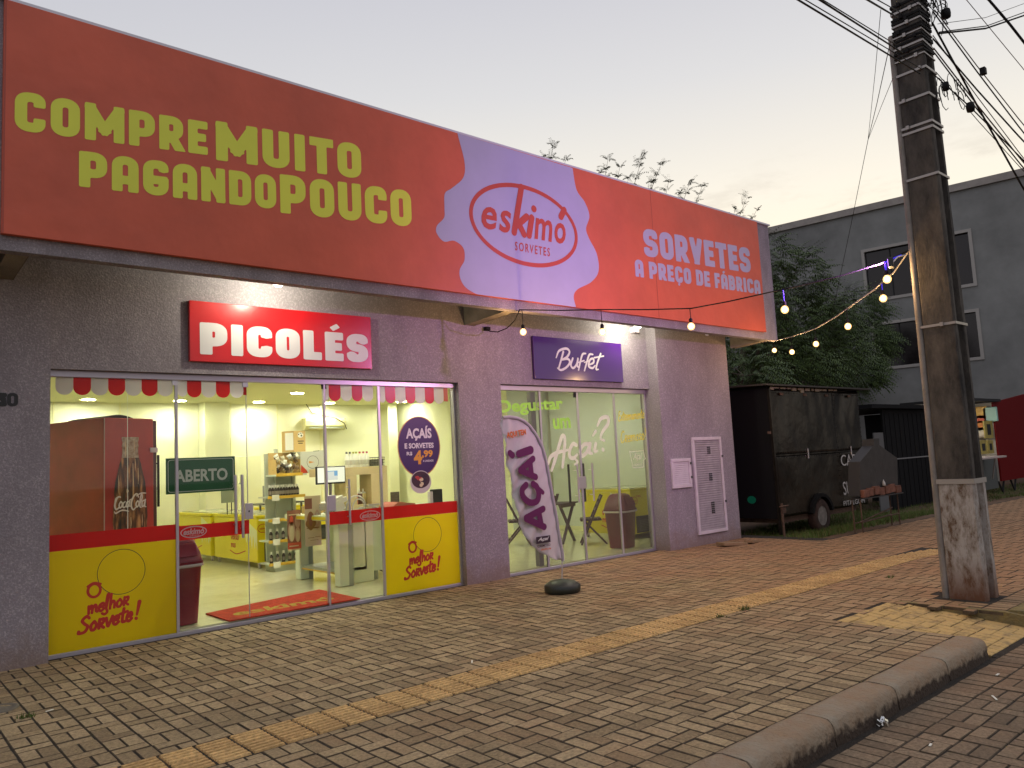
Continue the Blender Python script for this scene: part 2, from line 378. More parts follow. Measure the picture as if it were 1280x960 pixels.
def catmull(pts, n=8, closed=False):
    P = [np.array(p, float) for p in pts]; out = []; m = len(P)
    rngi = range(m if closed else m-1)
    for i in rngi:
        p0 = P[(i-1) % m] if closed or i > 0 else 2*P[0]-P[1]
        p1 = P[i]; p2 = P[(i+1) % m]; p3 = P[(i+2) % m] if closed or i+2 < m else 2*P[-1]-P[-2]
        for k in range(n):
            t = k/n; out.append(.5*((2*p1)+(-p0+p2)*t+(2*p0-5*p1+4*p2-p3)*t*t+(-p0+3*p1-3*p2+p3)*t**3))
    if not closed: out.append(P[-1])
    return [tuple(p) for p in out]
def stroke_text(mb, strokes, y, w, res=.008, mi=0, n=6, straight=False):
    """brush strokes in a facade plane: each stroke a list of (x, z) or (x, z, width factor)"""
    for st in strokes:
        pts = [(p[0], p[1], p[2] if len(p) > 2 else 1.0) for p in st]
        c = pts if (straight or len(pts) < 3) else catmull(pts, n)
        c = np.array(c); xs = np.arange(c[:, 0].min()-w, c[:, 0].max()+w+res, res); zs = np.arange(c[:, 1].min()-w, c[:, 1].max()+w+res, res)
        X, Z = np.meshgrid(xs, zs); P = np.stack([X, Z], -1); D = np.full(X.shape, 9.0)
        for a, b in zip(c[:-1], c[1:]):
            d, t = seg_d(P, a[:2], b[:2]); D = np.minimum(D, d-w/2*(a[2]+t*(b[2]-a[2])))
        vs, fs = contour_fill(D, xs, zs); mb._k = getattr(mb, '_k', 0)+1
        mb.add([(a, y-.0004*(mb._k % 5), b) for a, b in vs], fs, mi)
    return mb
def px_strokes(strokes, y, z0=(0, 0), f=1):
    """photo measurements (crop origin, crop scale) put on the real plane y"""
    return [[(lambda p: (p.x, p.z)+tuple(q[2:]))(oy(z0[0]+q[0]/f, z0[1]+q[1]/f, y)) for q in st] for st in strokes]
def ell(cx, cy, rx, ry, a0=0, a1=360, n=14): return [(cx+rx*math.cos(math.radians(a0+(a1-a0)*i/n)), cy-ry*math.sin(math.radians(a0+(a1-a0)*i/n))) for i in range(n+1)]
def font_mesh(s, bold=0, shear=0, spacing=1):
    c = bpy.data.curves.new('t', 'FONT'); c.body = s; c.offset = bold; c.shear = shear; c.space_character = spacing; c.resolution_u = 3
    o = bpy.data.objects.new('t', c); COL.objects.link(o); dg = bpy.context.evaluated_depsgraph_get(); dg.update()
    me = bpy.data.meshes.new_from_object(o.evaluated_get(dg)); v = np.array([tuple(p.co) for p in me.vertices]); f = [tuple(p.vertices) for p in me.polygons]
    bpy.data.objects.remove(o); bpy.data.curves.remove(c); bpy.data.meshes.remove(me); return v, f
def text_fit(mb, s, x0, x1, z0, z1, y, bold=.02, shear=0, mi=0, rot=0, spacing=1, rev=False):
    v, f = font_mesh(s, bold, shear, spacing)
    mn, mxv = v.min(0), v.max(0); X = (v[:, 0]-mn[0])/(mxv[0]-mn[0]); Z = (v[:, 1]-mn[1])/(mxv[1]-mn[1])
    X = x0+X*(x1-x0); Z = z0+Z*(z1-z0)
    if rot:
        cx, cz = (x0+x1)/2, (z0+z1)/2; c, q = math.cos(rot), math.sin(rot); X, Z = cx+(X-cx)*c-(Z-cz)*q, cz+(X-cx)*q+(Z-cz)*c
    return mb.add([(a, y, b) for a, b in zip(X, Z)], f, mi)
# lower-case brush alphabet, x-height .5, ascender 1
LC = {'m': (.78, [[(.05, .5), (.1, 0)], [(.09, .25), (.22, .5), (.34, .38), (.34, 0)], [(.34, .25), (.5, .5), (.62, .38), (.62, .1), (.72, 0)]]),
 'e': (.48, [[(.08, .25), (.38, .3), (.33, .5), (.1, .42), (.06, .12), (.22, -.02), (.42, .1)]]),
 'l': (.3, [[(.12, .1), (.2, .95), (.12, .95), (.08, .2), (.22, -.15), (.05, -.3), (-.15, -.2)]]),
 'h': (.55, [[(.1, 1.0), (.1, 0)], [(.1, .2), (.25, .48), (.4, .38), (.42, 0)]]),
 'o': (.5, [[(.25, .5), (.06, .3), (.1, .03), (.3, 0), (.42, .25), (.25, .5)]]),
 'r': (.5, [[(.1, .55), (.1, 0)], [(.1, .5), (.38, .52), (.34, .28), (.12, .25), (.42, -.02)]]),
 'v': (.5, [[(.04, .52), (.2, 0), (.32, .2), (.46, .55)]]),
 't': (.42, [[(.22, .85), (.18, .1), (.36, .02)], [(-.02, .56), (.48, .62)]]),
 'S': (.72, [[(.6, .78), (.42, .92), (.16, .72), (.34, .48), (.56, .28), (.4, .0), (.02, -.02), (.0, .1)]]),
 '!': (.25, [[(.16, .95, 1.2), (.1, .22, .7)], [(.08, .02), (.09, .0)]]),
 'C': (.62, [[(.55, .8), (.38, .95), (.1, .6), (.12, .1), (.35, .0), (.55, .2)]]),
 's': (.4, [[(.34, .45), (.15, .5), (.12, .3), (.32, .18), (.2, 0), (.04, .05)]]),
 'c': (.42, [[(.36, .42), (.2, .5), (.06, .25), (.18, 0), (.38, .1)]]),
 'n': (.52, [[(.06, .5), (.1, 0)], [(.09, .25), (.26, .5), (.38, .38), (.36, .08), (.46, 0)]]),
 'a': (.5, [[(.36, .45), (.14, .45), (.06, .12), (.2, 0), (.36, .3)], [(.38, .5), (.38, .1), (.48, 0)]]),
 'x': (.45, [[(.05, .5), (.4, 0)], [(.4, .5), (.05, 0)]]),
 'E': (.6, [[(.55, .88), (.25, .92), (.18, .6), (.42, .52), (.16, .48), (.08, .08), (.32, -.02), (.56, .15)]])}
def brush_word(mb, s, x, z, h, y, w, mi=0, slope=0, shear=.12, res=.007, kx=1):
    cx = x
    for ch in s:
        if ch == ' ': cx += .3*h; continue
        wd, st = LC[ch]
        S2 = [[(cx+(p[0]+shear*p[1])*h*kx, z+p[1]*h+slope*(cx-x+p[0]*h), p[2] if len(p) > 2 else 1) for p in q] for q in st]
        stroke_text(mb, S2, y, w, res, mi); cx += wd*h*kx
    return mb
# ================================================================== ground, pavement, road
def paver_mat(name, c1, c2, c3, dust=0.0, paint=None):
    m = bpy.data.materials.new(name); m.use_nodes = True; t = m.node_tree; b = t.nodes['Principled BSDF']; N = t.nodes.new; L = t.links.new
    at = N('ShaderNodeAttribute'); at.attribute_name = 'var'; oi = N('ShaderNodeObjectInfo'); ad = N('ShaderNodeMath'); ad.operation = 'ADD'
    L(at.outputs['Fac'], ad.inputs[0]); L(oi.outputs['Random'], ad.inputs[1]); fr = N('ShaderNodeMath'); fr.operation = 'FRACT'; L(ad.outputs[0], fr.inputs[0])
    r = N('ShaderNodeValToRGB'); r.color_ramp.elements[0].color = (*c1, 1); r.color_ramp.elements[1].color = (*c2, 1); e = r.color_ramp.elements.new(.5); e.color = (*c3, 1)
    L(fr.outputs[0], r.inputs[0])
    ge = N('ShaderNodeNewGeometry'); n = N('ShaderNodeTexNoise'); n.inputs['Scale'].default_value = 1.1; n.inputs['Detail'].default_value = 8; n.inputs['Roughness'].default_value = .7; L(ge.outputs['Position'], n.inputs[0])
    n2 = N('ShaderNodeTexNoise'); n2.inputs['Scale'].default_value = 38; n2.inputs['Detail'].default_value = 6; n2.inputs['Roughness'].default_value = .75; L(ge.outputs['Position'], n2.inputs[0])
    mr = N('ShaderNodeMapRange'); mr.inputs['From Min'].default_value = .35; mr.inputs['From Max'].default_value = .7; mr.inputs['To Min'].default_value = .52; mr.inputs['To Max'].default_value = 1.28; L(n2.outputs[0], mr.inputs['Value'])
    mu = N('ShaderNodeVectorMath'); mu.operation = 'SCALE'; L(r.outputs[0], mu.inputs[0]); L(mr.outputs[0], mu.inputs['Scale'])
    sp = N('ShaderNodeSeparateXYZ'); L(ge.outputs['Position'], sp.inputs[0])
    mx = N('ShaderNodeMapRange'); mx.inputs['From Min'].default_value = 5.0; mx.inputs['From Max'].default_value = 11.5; L(sp.outputs['X'], mx.inputs['Value'])
    a2 = N('ShaderNodeMath'); a2.operation = 'MULTIPLY_ADD'; L(mx.outputs[0], a2.inputs[0]); a2.inputs[1].default_value = .5; L(n.outputs[0], a2.inputs[2])
    m3 = N('ShaderNodeMapRange'); m3.inputs['From Min'].default_value = .5; m3.inputs['From Max'].default_value = .95; m3.inputs['To Max'].default_value = .85*dust; L(a2.outputs[0], m3.inputs['Value'])
    mi = N('ShaderNodeMix'); mi.data_type = 'RGBA'; L(m3.outputs[0], mi.inputs['Factor']); L(mu.outputs[0], mi.inputs['A']); mi.inputs['B'].default_value = (.34, .18, .09, 1)
    # darker worn stains
    n4 = N('ShaderNodeTexNoise'); n4.inputs['Scale'].default_value = 2.7; n4.inputs['Detail'].default_value = 5; L(ge.outputs['Position'], n4.inputs[0])
    m4 = N('ShaderNodeMapRange'); m4.inputs['From Min'].default_value = .5; m4.inputs['From Max'].default_value = .75; m4.inputs['To Max'].default_value = .5; L(n4.outputs[0], m4.inputs['Value'])
    mi2 = N('ShaderNodeMix'); mi2.data_type = 'RGBA'; L(m4.outputs[0], mi2.inputs['Factor']); L(mi.outputs['Result'], mi2.inputs['A']); mi2.inputs['B'].default_value = tuple(c*.45 for c in c3)+(1,)
    last = mi2.outputs['Result']
    if paint:
        n5 = N('ShaderNodeTexNoise'); n5.inputs['Scale'].default_value = 7; n5.inputs['Detail'].default_value = 8; n5.inputs['Roughness'].default_value = .7; L(ge.outputs['Position'], n5.inputs[0])
        m5 = N('ShaderNodeMapRange'); m5.inputs['From Min'].default_value = .62; m5.inputs['From Max'].default_value = .48; m5.inputs['To Max'].default_value = .93; m5.inputs['To Min'].default_value = .35; L(n5.outputs[0], m5.inputs['Value'])
        mi3 = N('ShaderNodeMix'); mi3.data_type = 'RGBA'; L(m5.outputs[0], mi3.inputs['Factor']); L(last, mi3.inputs['A']); mi3.inputs['B'].default_value = (*paint, 1); last = mi3.outputs['Result']
    L(last, b.inputs['Base Color']); b.inputs['Roughness'].default_value = .82; b.inputs['Specular IOR Level'].default_value = .3
    bp = N('ShaderNodeBump'); bp.inputs['Strength'].default_value = .55; bp.inputs['Distance'].default_value = .006; L(n2.outputs[0], bp.inputs['Height']); L(bp.outputs[0], b.inputs['Normal'])
    MATS[name] = m; return m
M_PAV = paver_mat('concrete_paver', (.265, .19, .105), (.48, .355, .20), (.37, .272, .15), 1.0)
M_ROAD = paver_mat('road_paver', (.17, .122, .078), (.30, .22, .14), (.235, .17, .108), .55)
M_YEL = paver_mat('yellow_painted_paver', (.15, .118, .078), (.235, .185, .12), (.19, .148, .096), .2, paint=(.60, .41, .16))
M_TACT = paver_mat('tactile_tile', (.60, .37, .15), (.78, .50, .21), (.69, .44, .18), .2)
M_SOIL = mat('joint_soil', (.035, .026, .018), .95, bump=1, bscale=120, var=.5, vscale=9)

M_EDGE = mat('paver_edge_dark', (.105, .075, .045), .95, var=.45, vscale=14)  # darker colour for the chamfers and sides of the pavers
def brick_geo(lx, ly, h=.03, ch=.0042, M=None):
    a, b = lx/2, ly/2; c = ch
    v = [(-a, -b, -h), (a, -b, -h), (a, b, -h), (-a, b, -h), (-a, -b, -c), (a, -b, -c), (a, b, -c), (-a, b, -c), (-a+c, -b+c, 0), (a-c, -b+c, 0), (a-c, b-c, 0), (-a+c, b-c, 0)]
    f = [(8, 9, 10, 11)]
    for i in range(4): j = (i+1) % 4; f += [(i, j, j+4, i+4), (i+4, j+4, j+8, i+8)]
    return v, f
def field(x0, x1, y0, y1, rot=False, P=.21):
    """two bricks side by side then one across, column by column"""
    out = []
    if rot:
        for (cx, cy, ax, lx, ly) in field(y0, y1, x0, x1, False, P): out.append((cy, cx, 1-ax, ly, lx))
        return out
    nx = int(round((x1-x0)/P))
    for c in range(nx):
        cx = x0+(c+.5)*P; y = y0-(c % 3)*P/2
        while y < y1:
            for (dx, dy, ax, lyy) in ((-P/4, P/2, 1, P), (P/4, P/2, 1, P), (0, P*1.25, 0, P/2)):
                cy = y+dy
                a_, b_ = max(cy-lyy/2, y0), min(cy+lyy/2, y1)
                if b_-a_ > .03: out.append((cx+dx, (a_+b_)/2, ax, P/2 if ax else P, b_-a_))
            y += P*1.5
    return out
def persp_size(x, y, z):
    d = Vector((x, y, z-CAMZ)); dz = d.dot(fw)
    if dz < .3: return -1
    u = 640+FPX*d.dot(rt)/dz; v = 480-FPX*d.dot(up)/dz
    if not (-15 < u < 1295 and -15 < v < 975): return -1
    return abs(z-CAMZ)/d.length**3
def lay(bricks, m, parent, name, nbest, zf=lambda x, y: 0, P=.21, gap=.0075, tilt=.008):
    S0 = sorted(bricks, key=lambda b: -persp_size(b[0], b[1], 0)); best = [b for b in S0 if persp_size(b[0], b[1], 0) > 0][:nbest]; bs = set(best); rest = [b for b in bricks if b not in bs]
    proto = {}; dims = lambda b: (b[3]-gap, b[4]-gap) if len(b) > 3 else ((P/2-gap, P-gap) if b[2] else (P-gap, P/2-gap))
    for k, b in enumerate(best):
        ax = (round(dims(b)[0], 3), round(dims(b)[1], 3)); var = k % 4
        if (ax, var) not in proto:
            lx, ly = dims(b)
            v, f = brick_geo(lx, ly); v = [(p[0]+random.uniform(-.0015, .0015), p[1]+random.uniform(-.0015, .0015), p[2]) for p in v]
            mb0 = MB().add(v, f); mb0.mi = [0]+[1]*(len(f)-1); o = mb0.build(name, [m, m if m is M_YEL else M_EDGE], parent); me = o.data
            for vv in me.vertices: vv.co += Vector(parent['_b'])
            proto[(ax, var)] = me
        else:
            o = bpy.data.objects.new(name, proto[(ax, var)]); COL.objects.link(o); o.parent = parent; o['_b'] = parent['_b']
        o.location = Vector((b[0]+random.uniform(-.002, .002), b[1]+random.uniform(-.002, .002), zf(b[0], b[1])+random.uniform(-.0035, .002)))-Vector(parent['_b'])
        sx = (zf(b[0], b[1]+.05)-zf(b[0], b[1]-.05))/.1
        o.rotation_euler = (math.atan(sx)+random.gauss(0, tilt), random.gauss(0, tilt), random.gauss(0, .006))
    mb = MB(); var = []
    for b in rest:
        lx, ly = dims(b)
        v, f = brick_geo(lx, ly); dz = random.uniform(-.0035, .002); tx, ty = random.gauss(0, tilt), random.gauss(0, tilt)
        mb.add([(b[0]+p[0], b[1]+p[1], zf(b[0]+p[0], b[1]+p[1])+p[2]+dz+p[0]*tx+p[1]*ty) for p in v], f[:1]+f[2::2]+f[1::2]); var += [random.random()]*9
    if rest:
        for i_ in range(len(mb.f)): mb.mi[i_] = 0 if i_ % 9 == 0 else 1
        o = mb.build(name, [m, m if m is M_YEL else M_EDGE], parent); tag(o, kind='stuff'); a = o.data.attributes.new('var', 'FLOAT', 'FACE'); a.data.foreach_set('value', var)
# ground sheet to the horizon
def dirt_h(x, y):
    h = -.02
    if y > 6.9: h -= .13*min(1, max(0, (y-6.9)/.9))
    return h+.012*math.sin(x*2.1+y)*math.cos(y*1.7)
mb = MB(); n = 60; X = [11.6+i*.5 for i in range(58)]; Y = [6.45+j*.3 for j in range(60)]
vs = [(x, y, dirt_h(x, y) if j else -.03) for j, y in enumerate(Y) for x in X]
mb.add(vs, [(j*58+i, j*58+i+1, (j+1)*58+i+1, (j+1)*58+i) for j in range(59) for i in range(57)], 0, True)
M_DIRT = mat('red_dirt', (.17, .088, .048), .95, bump=2, bscale=25, col2=(.085, .055, .032), vscale=1.3, detail=9)
tag(mb.build('dirt_lot', M_DIRT), kind='structure')
mb = MB(); mb.box(-300, 500, -300, 600, -1.2, -.22)
tag(mb.build('ground', mat('far_ground', (.10, .075, .05), .95, var=.4, vscale=.2)), kind='structure')
# pavement
PZ = lambda x, y: 0.0
pavement = MB().box(-6, 13.0, 3.62, 8.75, -.3, -.0065).box(-6, 6.94, 2.55, 3.62, -.3, -.0065).box(8.1, 13.0, 2.55, 3.62, -.3, -.0065).build('pavement', M_SOIL, loc=(0, 0, 0)); tag(pavement, kind='structure')
pv2 = MB().box(13.0, 30, 2.55, 6.75, -.3, -.0075).build('pavement', M_SOIL); tag(pv2, kind='structure')
def ramp_z(x, y): return 0 if y > 3.6 else -.125*(3.6-y)/1.25
inramp = lambda x, y: 6.93 < x < 8.08 and y < 3.62
yu = [b for b in field(-.63, 10.5, 4.99, 8.42)]+[b for b in field(10.5, 12.6, 4.99, 8.19)]+[b for b in field(12.6, 24.15, 4.99, 7.05 if 0 else 6.7)]
lo = field(12.33, 24.1, 4.57, 4.98)+[b for b in field(-.63, 24.15, 2.82, 4.565) if not inramp(b[0], b[1]) and not (8.45 < b[0] < 8.97 and 2.82 < b[1] < 3.36)]
sold = [(-.63+.0525+i*.105, 2.715, 1) for i in range(232) if not inramp(-.58+i*.105, 2.7)]
lay(yu+lo+sold, M_PAV, pavement, 'paver', 300, PZ)
# tactile strip: two rows of ribbed tiles
tact = box1('tactile_strip', M_SOIL, .2, 12.25, 4.57, 4.985, -.0060, -.0045, loc=(0, 0, 0)); tag(tact, kind='structure')
def tile_geo():
    mb = MB(); a = .1; mb.add([(-a, -a, -.03), (a, -a, -.03), (a, a, -.03), (-a, a, -.03), (-a, -a, -.006), (a, -a, -.006), (a, a, -.006), (-a, a, -.006)], [(4, 5, 6, 7), (0, 1, 5, 4), (1, 2, 6, 5), (2, 3, 7, 6), (3, 0, 4, 7)], 1)
    for k in range(4):
        y = -.075+k*.05; w = .0185; v = [(-.094, y-w, -.006), (.094, y-w, -.006), (.094, y+w, -.006), (-.094, y+w, -.006), (-.090, y-w*.72, .006), (.090, y-w*.72, .006), (.090, y+w*.72, .006), (-.090, y+w*.72, .006)]
        mb.add(v, [(4, 5, 6, 7), (0, 1, 5, 4), (1, 2, 6, 5), (2, 3, 7, 6), (3, 0, 4, 7)])
    return mb
tm = None
for i in range(58):
    for r_ in range(2):
        x = .3+i*.2065; y = 4.672+r_*.208
        if x > 10.9: y -= .11*((x-10.9)/1.2)**2*1.6
        if tm is None: o = tile_geo().build('tile', [M_TACT, mat('tile_groove_dark', (.12, .075, .035), .9, var=.4, vscale=20)], tact); tm = o.data  # tile base between the ribs is darker than the ribs
        else: o = bpy.data.objects.new('tile', tm); COL.objects.link(o); o.parent = tact
        o.location = (x, y, random.uniform(-.001, .003)); o.rotation_euler = (random.gauss(0, .005), random.gauss(0, .005), random.gauss(0, .006))
# ramp
ramp = MB(); ramp.add([(6.94, 3.62, -.007), (8.08, 3.62, -.007), (8.14, 2.3, -.1375), (6.94, 2.3, -.1375)], [(0, 3, 2, 1)]); ramp = ramp.build('ramp', M_SOIL, loc=(0, 0, 0)); tag(ramp, kind='structure')
# pavers of the ramp lie in the slope: cut the sheet below it
lay([b for b in field(6.94, 7.99, 2.36, 3.62)]+[(8.045, 2.46+.21*k, 1) for k in range(6)], M_YEL, ramp, 'paver', 300, ramp_z)
# road
road = box1('road', M_SOIL, -10, 40, -14, 2.40, -.5, -.1385, loc=(0, 0, 0)); tag(road, kind='structure')
RZ = lambda x, y: -.132
rd = [b for b in field(2.1, 14.7, -1.26, 2.1, rot=True)]+[(2.1525+i*.105, 2.205, 1) for i in range(120)]
rd += field(14.7, 30.45, -1.26, 2.1, rot=True)
lay(rd, M_ROAD, road, 'paver', 300, RZ)
# kerb stones, rounded at the front
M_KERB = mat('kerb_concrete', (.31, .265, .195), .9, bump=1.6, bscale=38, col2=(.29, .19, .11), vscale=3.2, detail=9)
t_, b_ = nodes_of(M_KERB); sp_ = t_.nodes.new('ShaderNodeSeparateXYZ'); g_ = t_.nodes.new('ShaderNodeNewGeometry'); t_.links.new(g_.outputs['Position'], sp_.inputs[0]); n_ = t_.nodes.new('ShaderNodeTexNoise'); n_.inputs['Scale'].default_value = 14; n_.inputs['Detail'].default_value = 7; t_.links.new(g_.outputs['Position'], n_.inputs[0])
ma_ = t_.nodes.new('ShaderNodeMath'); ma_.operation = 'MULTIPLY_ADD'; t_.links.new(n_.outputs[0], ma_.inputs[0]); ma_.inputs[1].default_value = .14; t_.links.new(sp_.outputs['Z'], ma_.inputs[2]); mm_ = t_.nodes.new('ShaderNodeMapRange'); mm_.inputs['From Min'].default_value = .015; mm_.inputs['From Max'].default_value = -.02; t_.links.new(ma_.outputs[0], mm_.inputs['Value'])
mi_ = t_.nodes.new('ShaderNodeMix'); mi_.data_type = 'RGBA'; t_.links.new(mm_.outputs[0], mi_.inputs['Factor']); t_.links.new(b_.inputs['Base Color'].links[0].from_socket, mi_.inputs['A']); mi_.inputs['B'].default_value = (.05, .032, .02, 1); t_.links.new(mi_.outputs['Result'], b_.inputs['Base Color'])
M_KERBY = mat('yellow_kerb_concrete', (.30, .22, .07), .9, bump=1.5, bscale=45, col2=(.14, .12, .07), vscale=5, detail=8)
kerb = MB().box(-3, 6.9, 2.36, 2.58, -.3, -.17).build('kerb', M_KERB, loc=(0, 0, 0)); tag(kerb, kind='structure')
KM = {}
def kerb_mesh(L, m, nm, parent, x, y=2.59, endcap=False):
    prof = [(0, -.22), (0, .010), (-.04, .018), (-.15, .018), (-.188, .013), (-.212, -.003), (-.222, -.03), (-.228, -.058), (-.226, -.08), (-.236, -.14), (-.24, -.22)]
    mb = MB(); n = len(prof); K = 7; vs = []
    for i in range(K):
        t = i/(K-1); xx = -L/2+L*t; s = .006*(1 if i in (0, K-1) else 0)
        for (a, b) in prof: vs.append((xx+random.uniform(-.002, .002)*0, a+random.uniform(-.003, .003)*(b > -.1)+s, b-s+random.uniform(-.003, .002)))
    mb.add(vs, [(i*n+k, i*n+k+1, (i+1)*n+k+1, (i+1)*n+k) for i in range(K-1) for k in range(n-1)], 0, True)
    mb.add(vs[:n], [tuple(range(n))]); mb.add(vs[-n:], [tuple(range(n))[::-1]])
    o = mb.build(nm, m, parent); o.location = (x, y, 0); return o
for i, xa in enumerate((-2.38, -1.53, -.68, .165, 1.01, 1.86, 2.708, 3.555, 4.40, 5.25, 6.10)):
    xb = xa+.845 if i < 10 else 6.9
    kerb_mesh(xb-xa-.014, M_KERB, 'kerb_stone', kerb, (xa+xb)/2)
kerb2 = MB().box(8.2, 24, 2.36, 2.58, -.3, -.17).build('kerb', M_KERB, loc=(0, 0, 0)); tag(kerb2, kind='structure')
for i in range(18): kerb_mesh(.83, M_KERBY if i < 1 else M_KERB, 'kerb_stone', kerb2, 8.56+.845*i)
# side of the ramp beside the pole
mb = MB(); mb.prism([(2.33, -.15), (3.6, -.15), (3.6, .0), (2.6, .0), (2.36, -.03)], 8.09, 8.15, 0, 'yz'); tag(mb.build('ramp_edge', M_KERBY), kind='structure')

# ================================================================== the shop building
M_STU = stucco('grey_stucco', (.265, .235, .26), (.42, .38, .405), .3)
M_SOF = mat('soffit_paint', (.30, .26, .20), .9, bump=.5, bscale=70, var=.35, vscale=2)
M_CONC = stucco('slab_stucco', (.28, .25, .27), (.48, .44, .46), .6)
M_INT = mat('interior_wall', (.86, .86, .62), .7, var=.04, vscale=1)
M_INTB = mat('buffet_wall', (.70, .74, .68), .7, var=.04, vscale=1)
M_CEIL = mat('ceiling_paint', (.86, .84, .52), .8)
M_ALU = mat('aluminium_frame', (.50, .47, .52), .38, metal=.6)
M_DARK = mat('dark_gap', (.02, .02, .02), .9)
M_FLOOR = mat('polished_floor_tile', (.70, .68, .46), .12, var=.08, vscale=4)
shop = thing('shop_building', 'grey stuccoed single storey ice cream shop with wide flat canopy over two glazed shopfronts', 'building', (6.9, 8.4, 0))
YF = 8.41
def wall(x0, x1, z0, z1, y0=YF, y1=8.62, nm='facade_wall', m=None): return box1(nm, m or M_STU, x0, x1, y0, y1, z0, z1, shop)
wall(-3, 1.47, -.2, 3.80, 8.33)
wall(1.47, 6.346, 2.72, 3.80)
wall(6.346, 7.10, -.2, 3.80)
wall(7.10, 10.42, 2.72, 3.80)
wall(10.42, 12.5, -.2, 3.80, 8.2, nm='pilaster')
wall(12.28, 12.5, -.2, 5.6, 8.62, 17.6, 'side_wall')
wall(-3, 12.5, 3.98, 5.6, 8.41, 8.6, 'parapet_wall', M_CONC)
wall(-3, 12.3, 5.0, 5.1, 8.6, 17.6, 'roof', mat('roof_sheet', (.3, .3, .3), .7))
wall(-3, 12.3, -.2, 5.6, 17.45, 17.6, 'rear_wall')
# canopy: slab, drop lip, parapet with the sign on it
box1('canopy_slab', M_SOF, -3, 12.97, 7.52, 8.41, 3.80, 3.98, shop)
box1('canopy_lip', M_CONC, -3, 12.97, 7.40, 7.52, 3.56, 5.73, shop)
box1('canopy_end_wall', M_CONC, 12.83, 12.97, 7.52, 8.41, 3.98, 5.728, shop)
box1('parapet_cap', mat('cap_flashing', (.62, .62, .66), .5, metal=.4), -3, 13.0, 7.37, 7.55, 5.731, 5.76, shop)
for (xa, xb) in ((1.0, 1.16), (6.50, 6.66), (12.66, 12.82)):
    mb = MB(); mb.prism([(7.52, 3.797), (8.41 if xa < 12 else 8.2, 3.797), (8.41 if xa < 12 else 8.2, 3.53), (7.52, 3.565)], xa, xb, 0, 'yz'); mb.build('bracket_beam', M_SOF, shop, bevel=.006)
# water stain run below the canopy
# interior shell (one L-shaped room)
box1('floor', M_FLOOR, .5, 12.28, 8.565, 17.45, -.1, .045, shop)
box1('ceiling', M_CEIL, .5, 12.28, 8.62, 17.45, 3.25, 3.29, shop)
box1('interior_wall', M_INT, .4, .5, 8.62, 17.45, 0, 3.25, shop)
box1('interior_wall', M_INT, .5, 11.0, 17.35, 17.45, 0, 3.25, shop)
box1('interior_wall', M_INTB, 12.18, 12.279, 8.62, 12.75, .046, 3.25, shop)
mb = MB(); mb.box(11.0, 12.279, 12.85, 12.95, .046, 3.25, 0).box(11.0, 12.18, 12.84, 12.848, .046, 3.25, 1); mb.build('interior_wall', [M_INT, M_INTB], shop)
box1('interior_wall', M_INT, 11.0, 11.1, 12.95, 17.35, .046, 3.25, shop)
box1('baseboard', M_CEIL, 12.165, 12.18, 8.62, 12.83, .046, .14, shop); box1('baseboard', M_CEIL, 11.0, 12.165, 12.825, 12.839, .046, .14, shop)
for (x, w) in ((5.9, .55), (10.5, .28)): box1('column', M_INT, x, x+w, 16.95, 17.349, .046, 3.25, shop, bevel=.01)
box1('column', M_INT, 10.75, 11.0, 14.2, 14.7, .046, 3.25, shop, bevel=.01)
# inner side of facade
box1('interior_wall', M_INT, .5, 12.18, 8.621, 8.66, 2.72, 3.25, shop); box1('interior_wall', M_INT, 6.40, 7.08, 8.621, 8.66, .046, 2.72, shop)
# panelled back wall: thin battens
for x in (2.2, 3.1, 4.3, 6.6, 7.7, 8.8): box1('wall_batten', M_CEIL, x, x+.03, 17.335, 17.349, .05, 3.25, shop)
for (a, b, z) in ((3.2, 4.35, 2.05), (6.2, 7.3, 2.05)):
    mb = MB(); mb.box(a, b, 17.32, 17.348, .05, z); mb.build('inner_door', mat('inner_door_paint', (.78, .78, .52), .6), shop, bevel=.008)
for (x, z) in ((4.95, 1.4), (3.55, .9), (6.1, 1.25)): box1('wall_socket', mat('socket_plastic', (.6, .6, .55), .4), x, x+.12, 17.33, 17.349, z, z+.08, shop)
# street numbers on the left wall
mb = MB()
p0 = oy(9, 491, 8.325); p1 = oy(22.5, 508, 8.325)
block_text(mb, 'O', p0.x, p1.x, p1.z, p0.z, 8.325, sw=.22, res=.006, rc=.01); w_ = p1.x-p0.x
block_text(mb, '5', p0.x-1.3*w_, p0.x-.25*w_, p1.z, p0.z, 8.325)
stroke_text(mb, [[(p0.x-.25*w_, p0.z-.02), (p0.x-1.0*w_, p0.z-.02), (p0.x-1.0*w_, (p0.z+p1.z)/2+.01), (p0.x-.35*w_, (p0.z+p1.z)/2+.01), (p0.x-.25*w_, p1.z+.02), (p0.x-1.0*w_, p1.z+.02)]], 8.325, .04, .006, straight=True)
mb.build('house_number', mat('black_numeral', (.01, .01, .01), .4), shop)
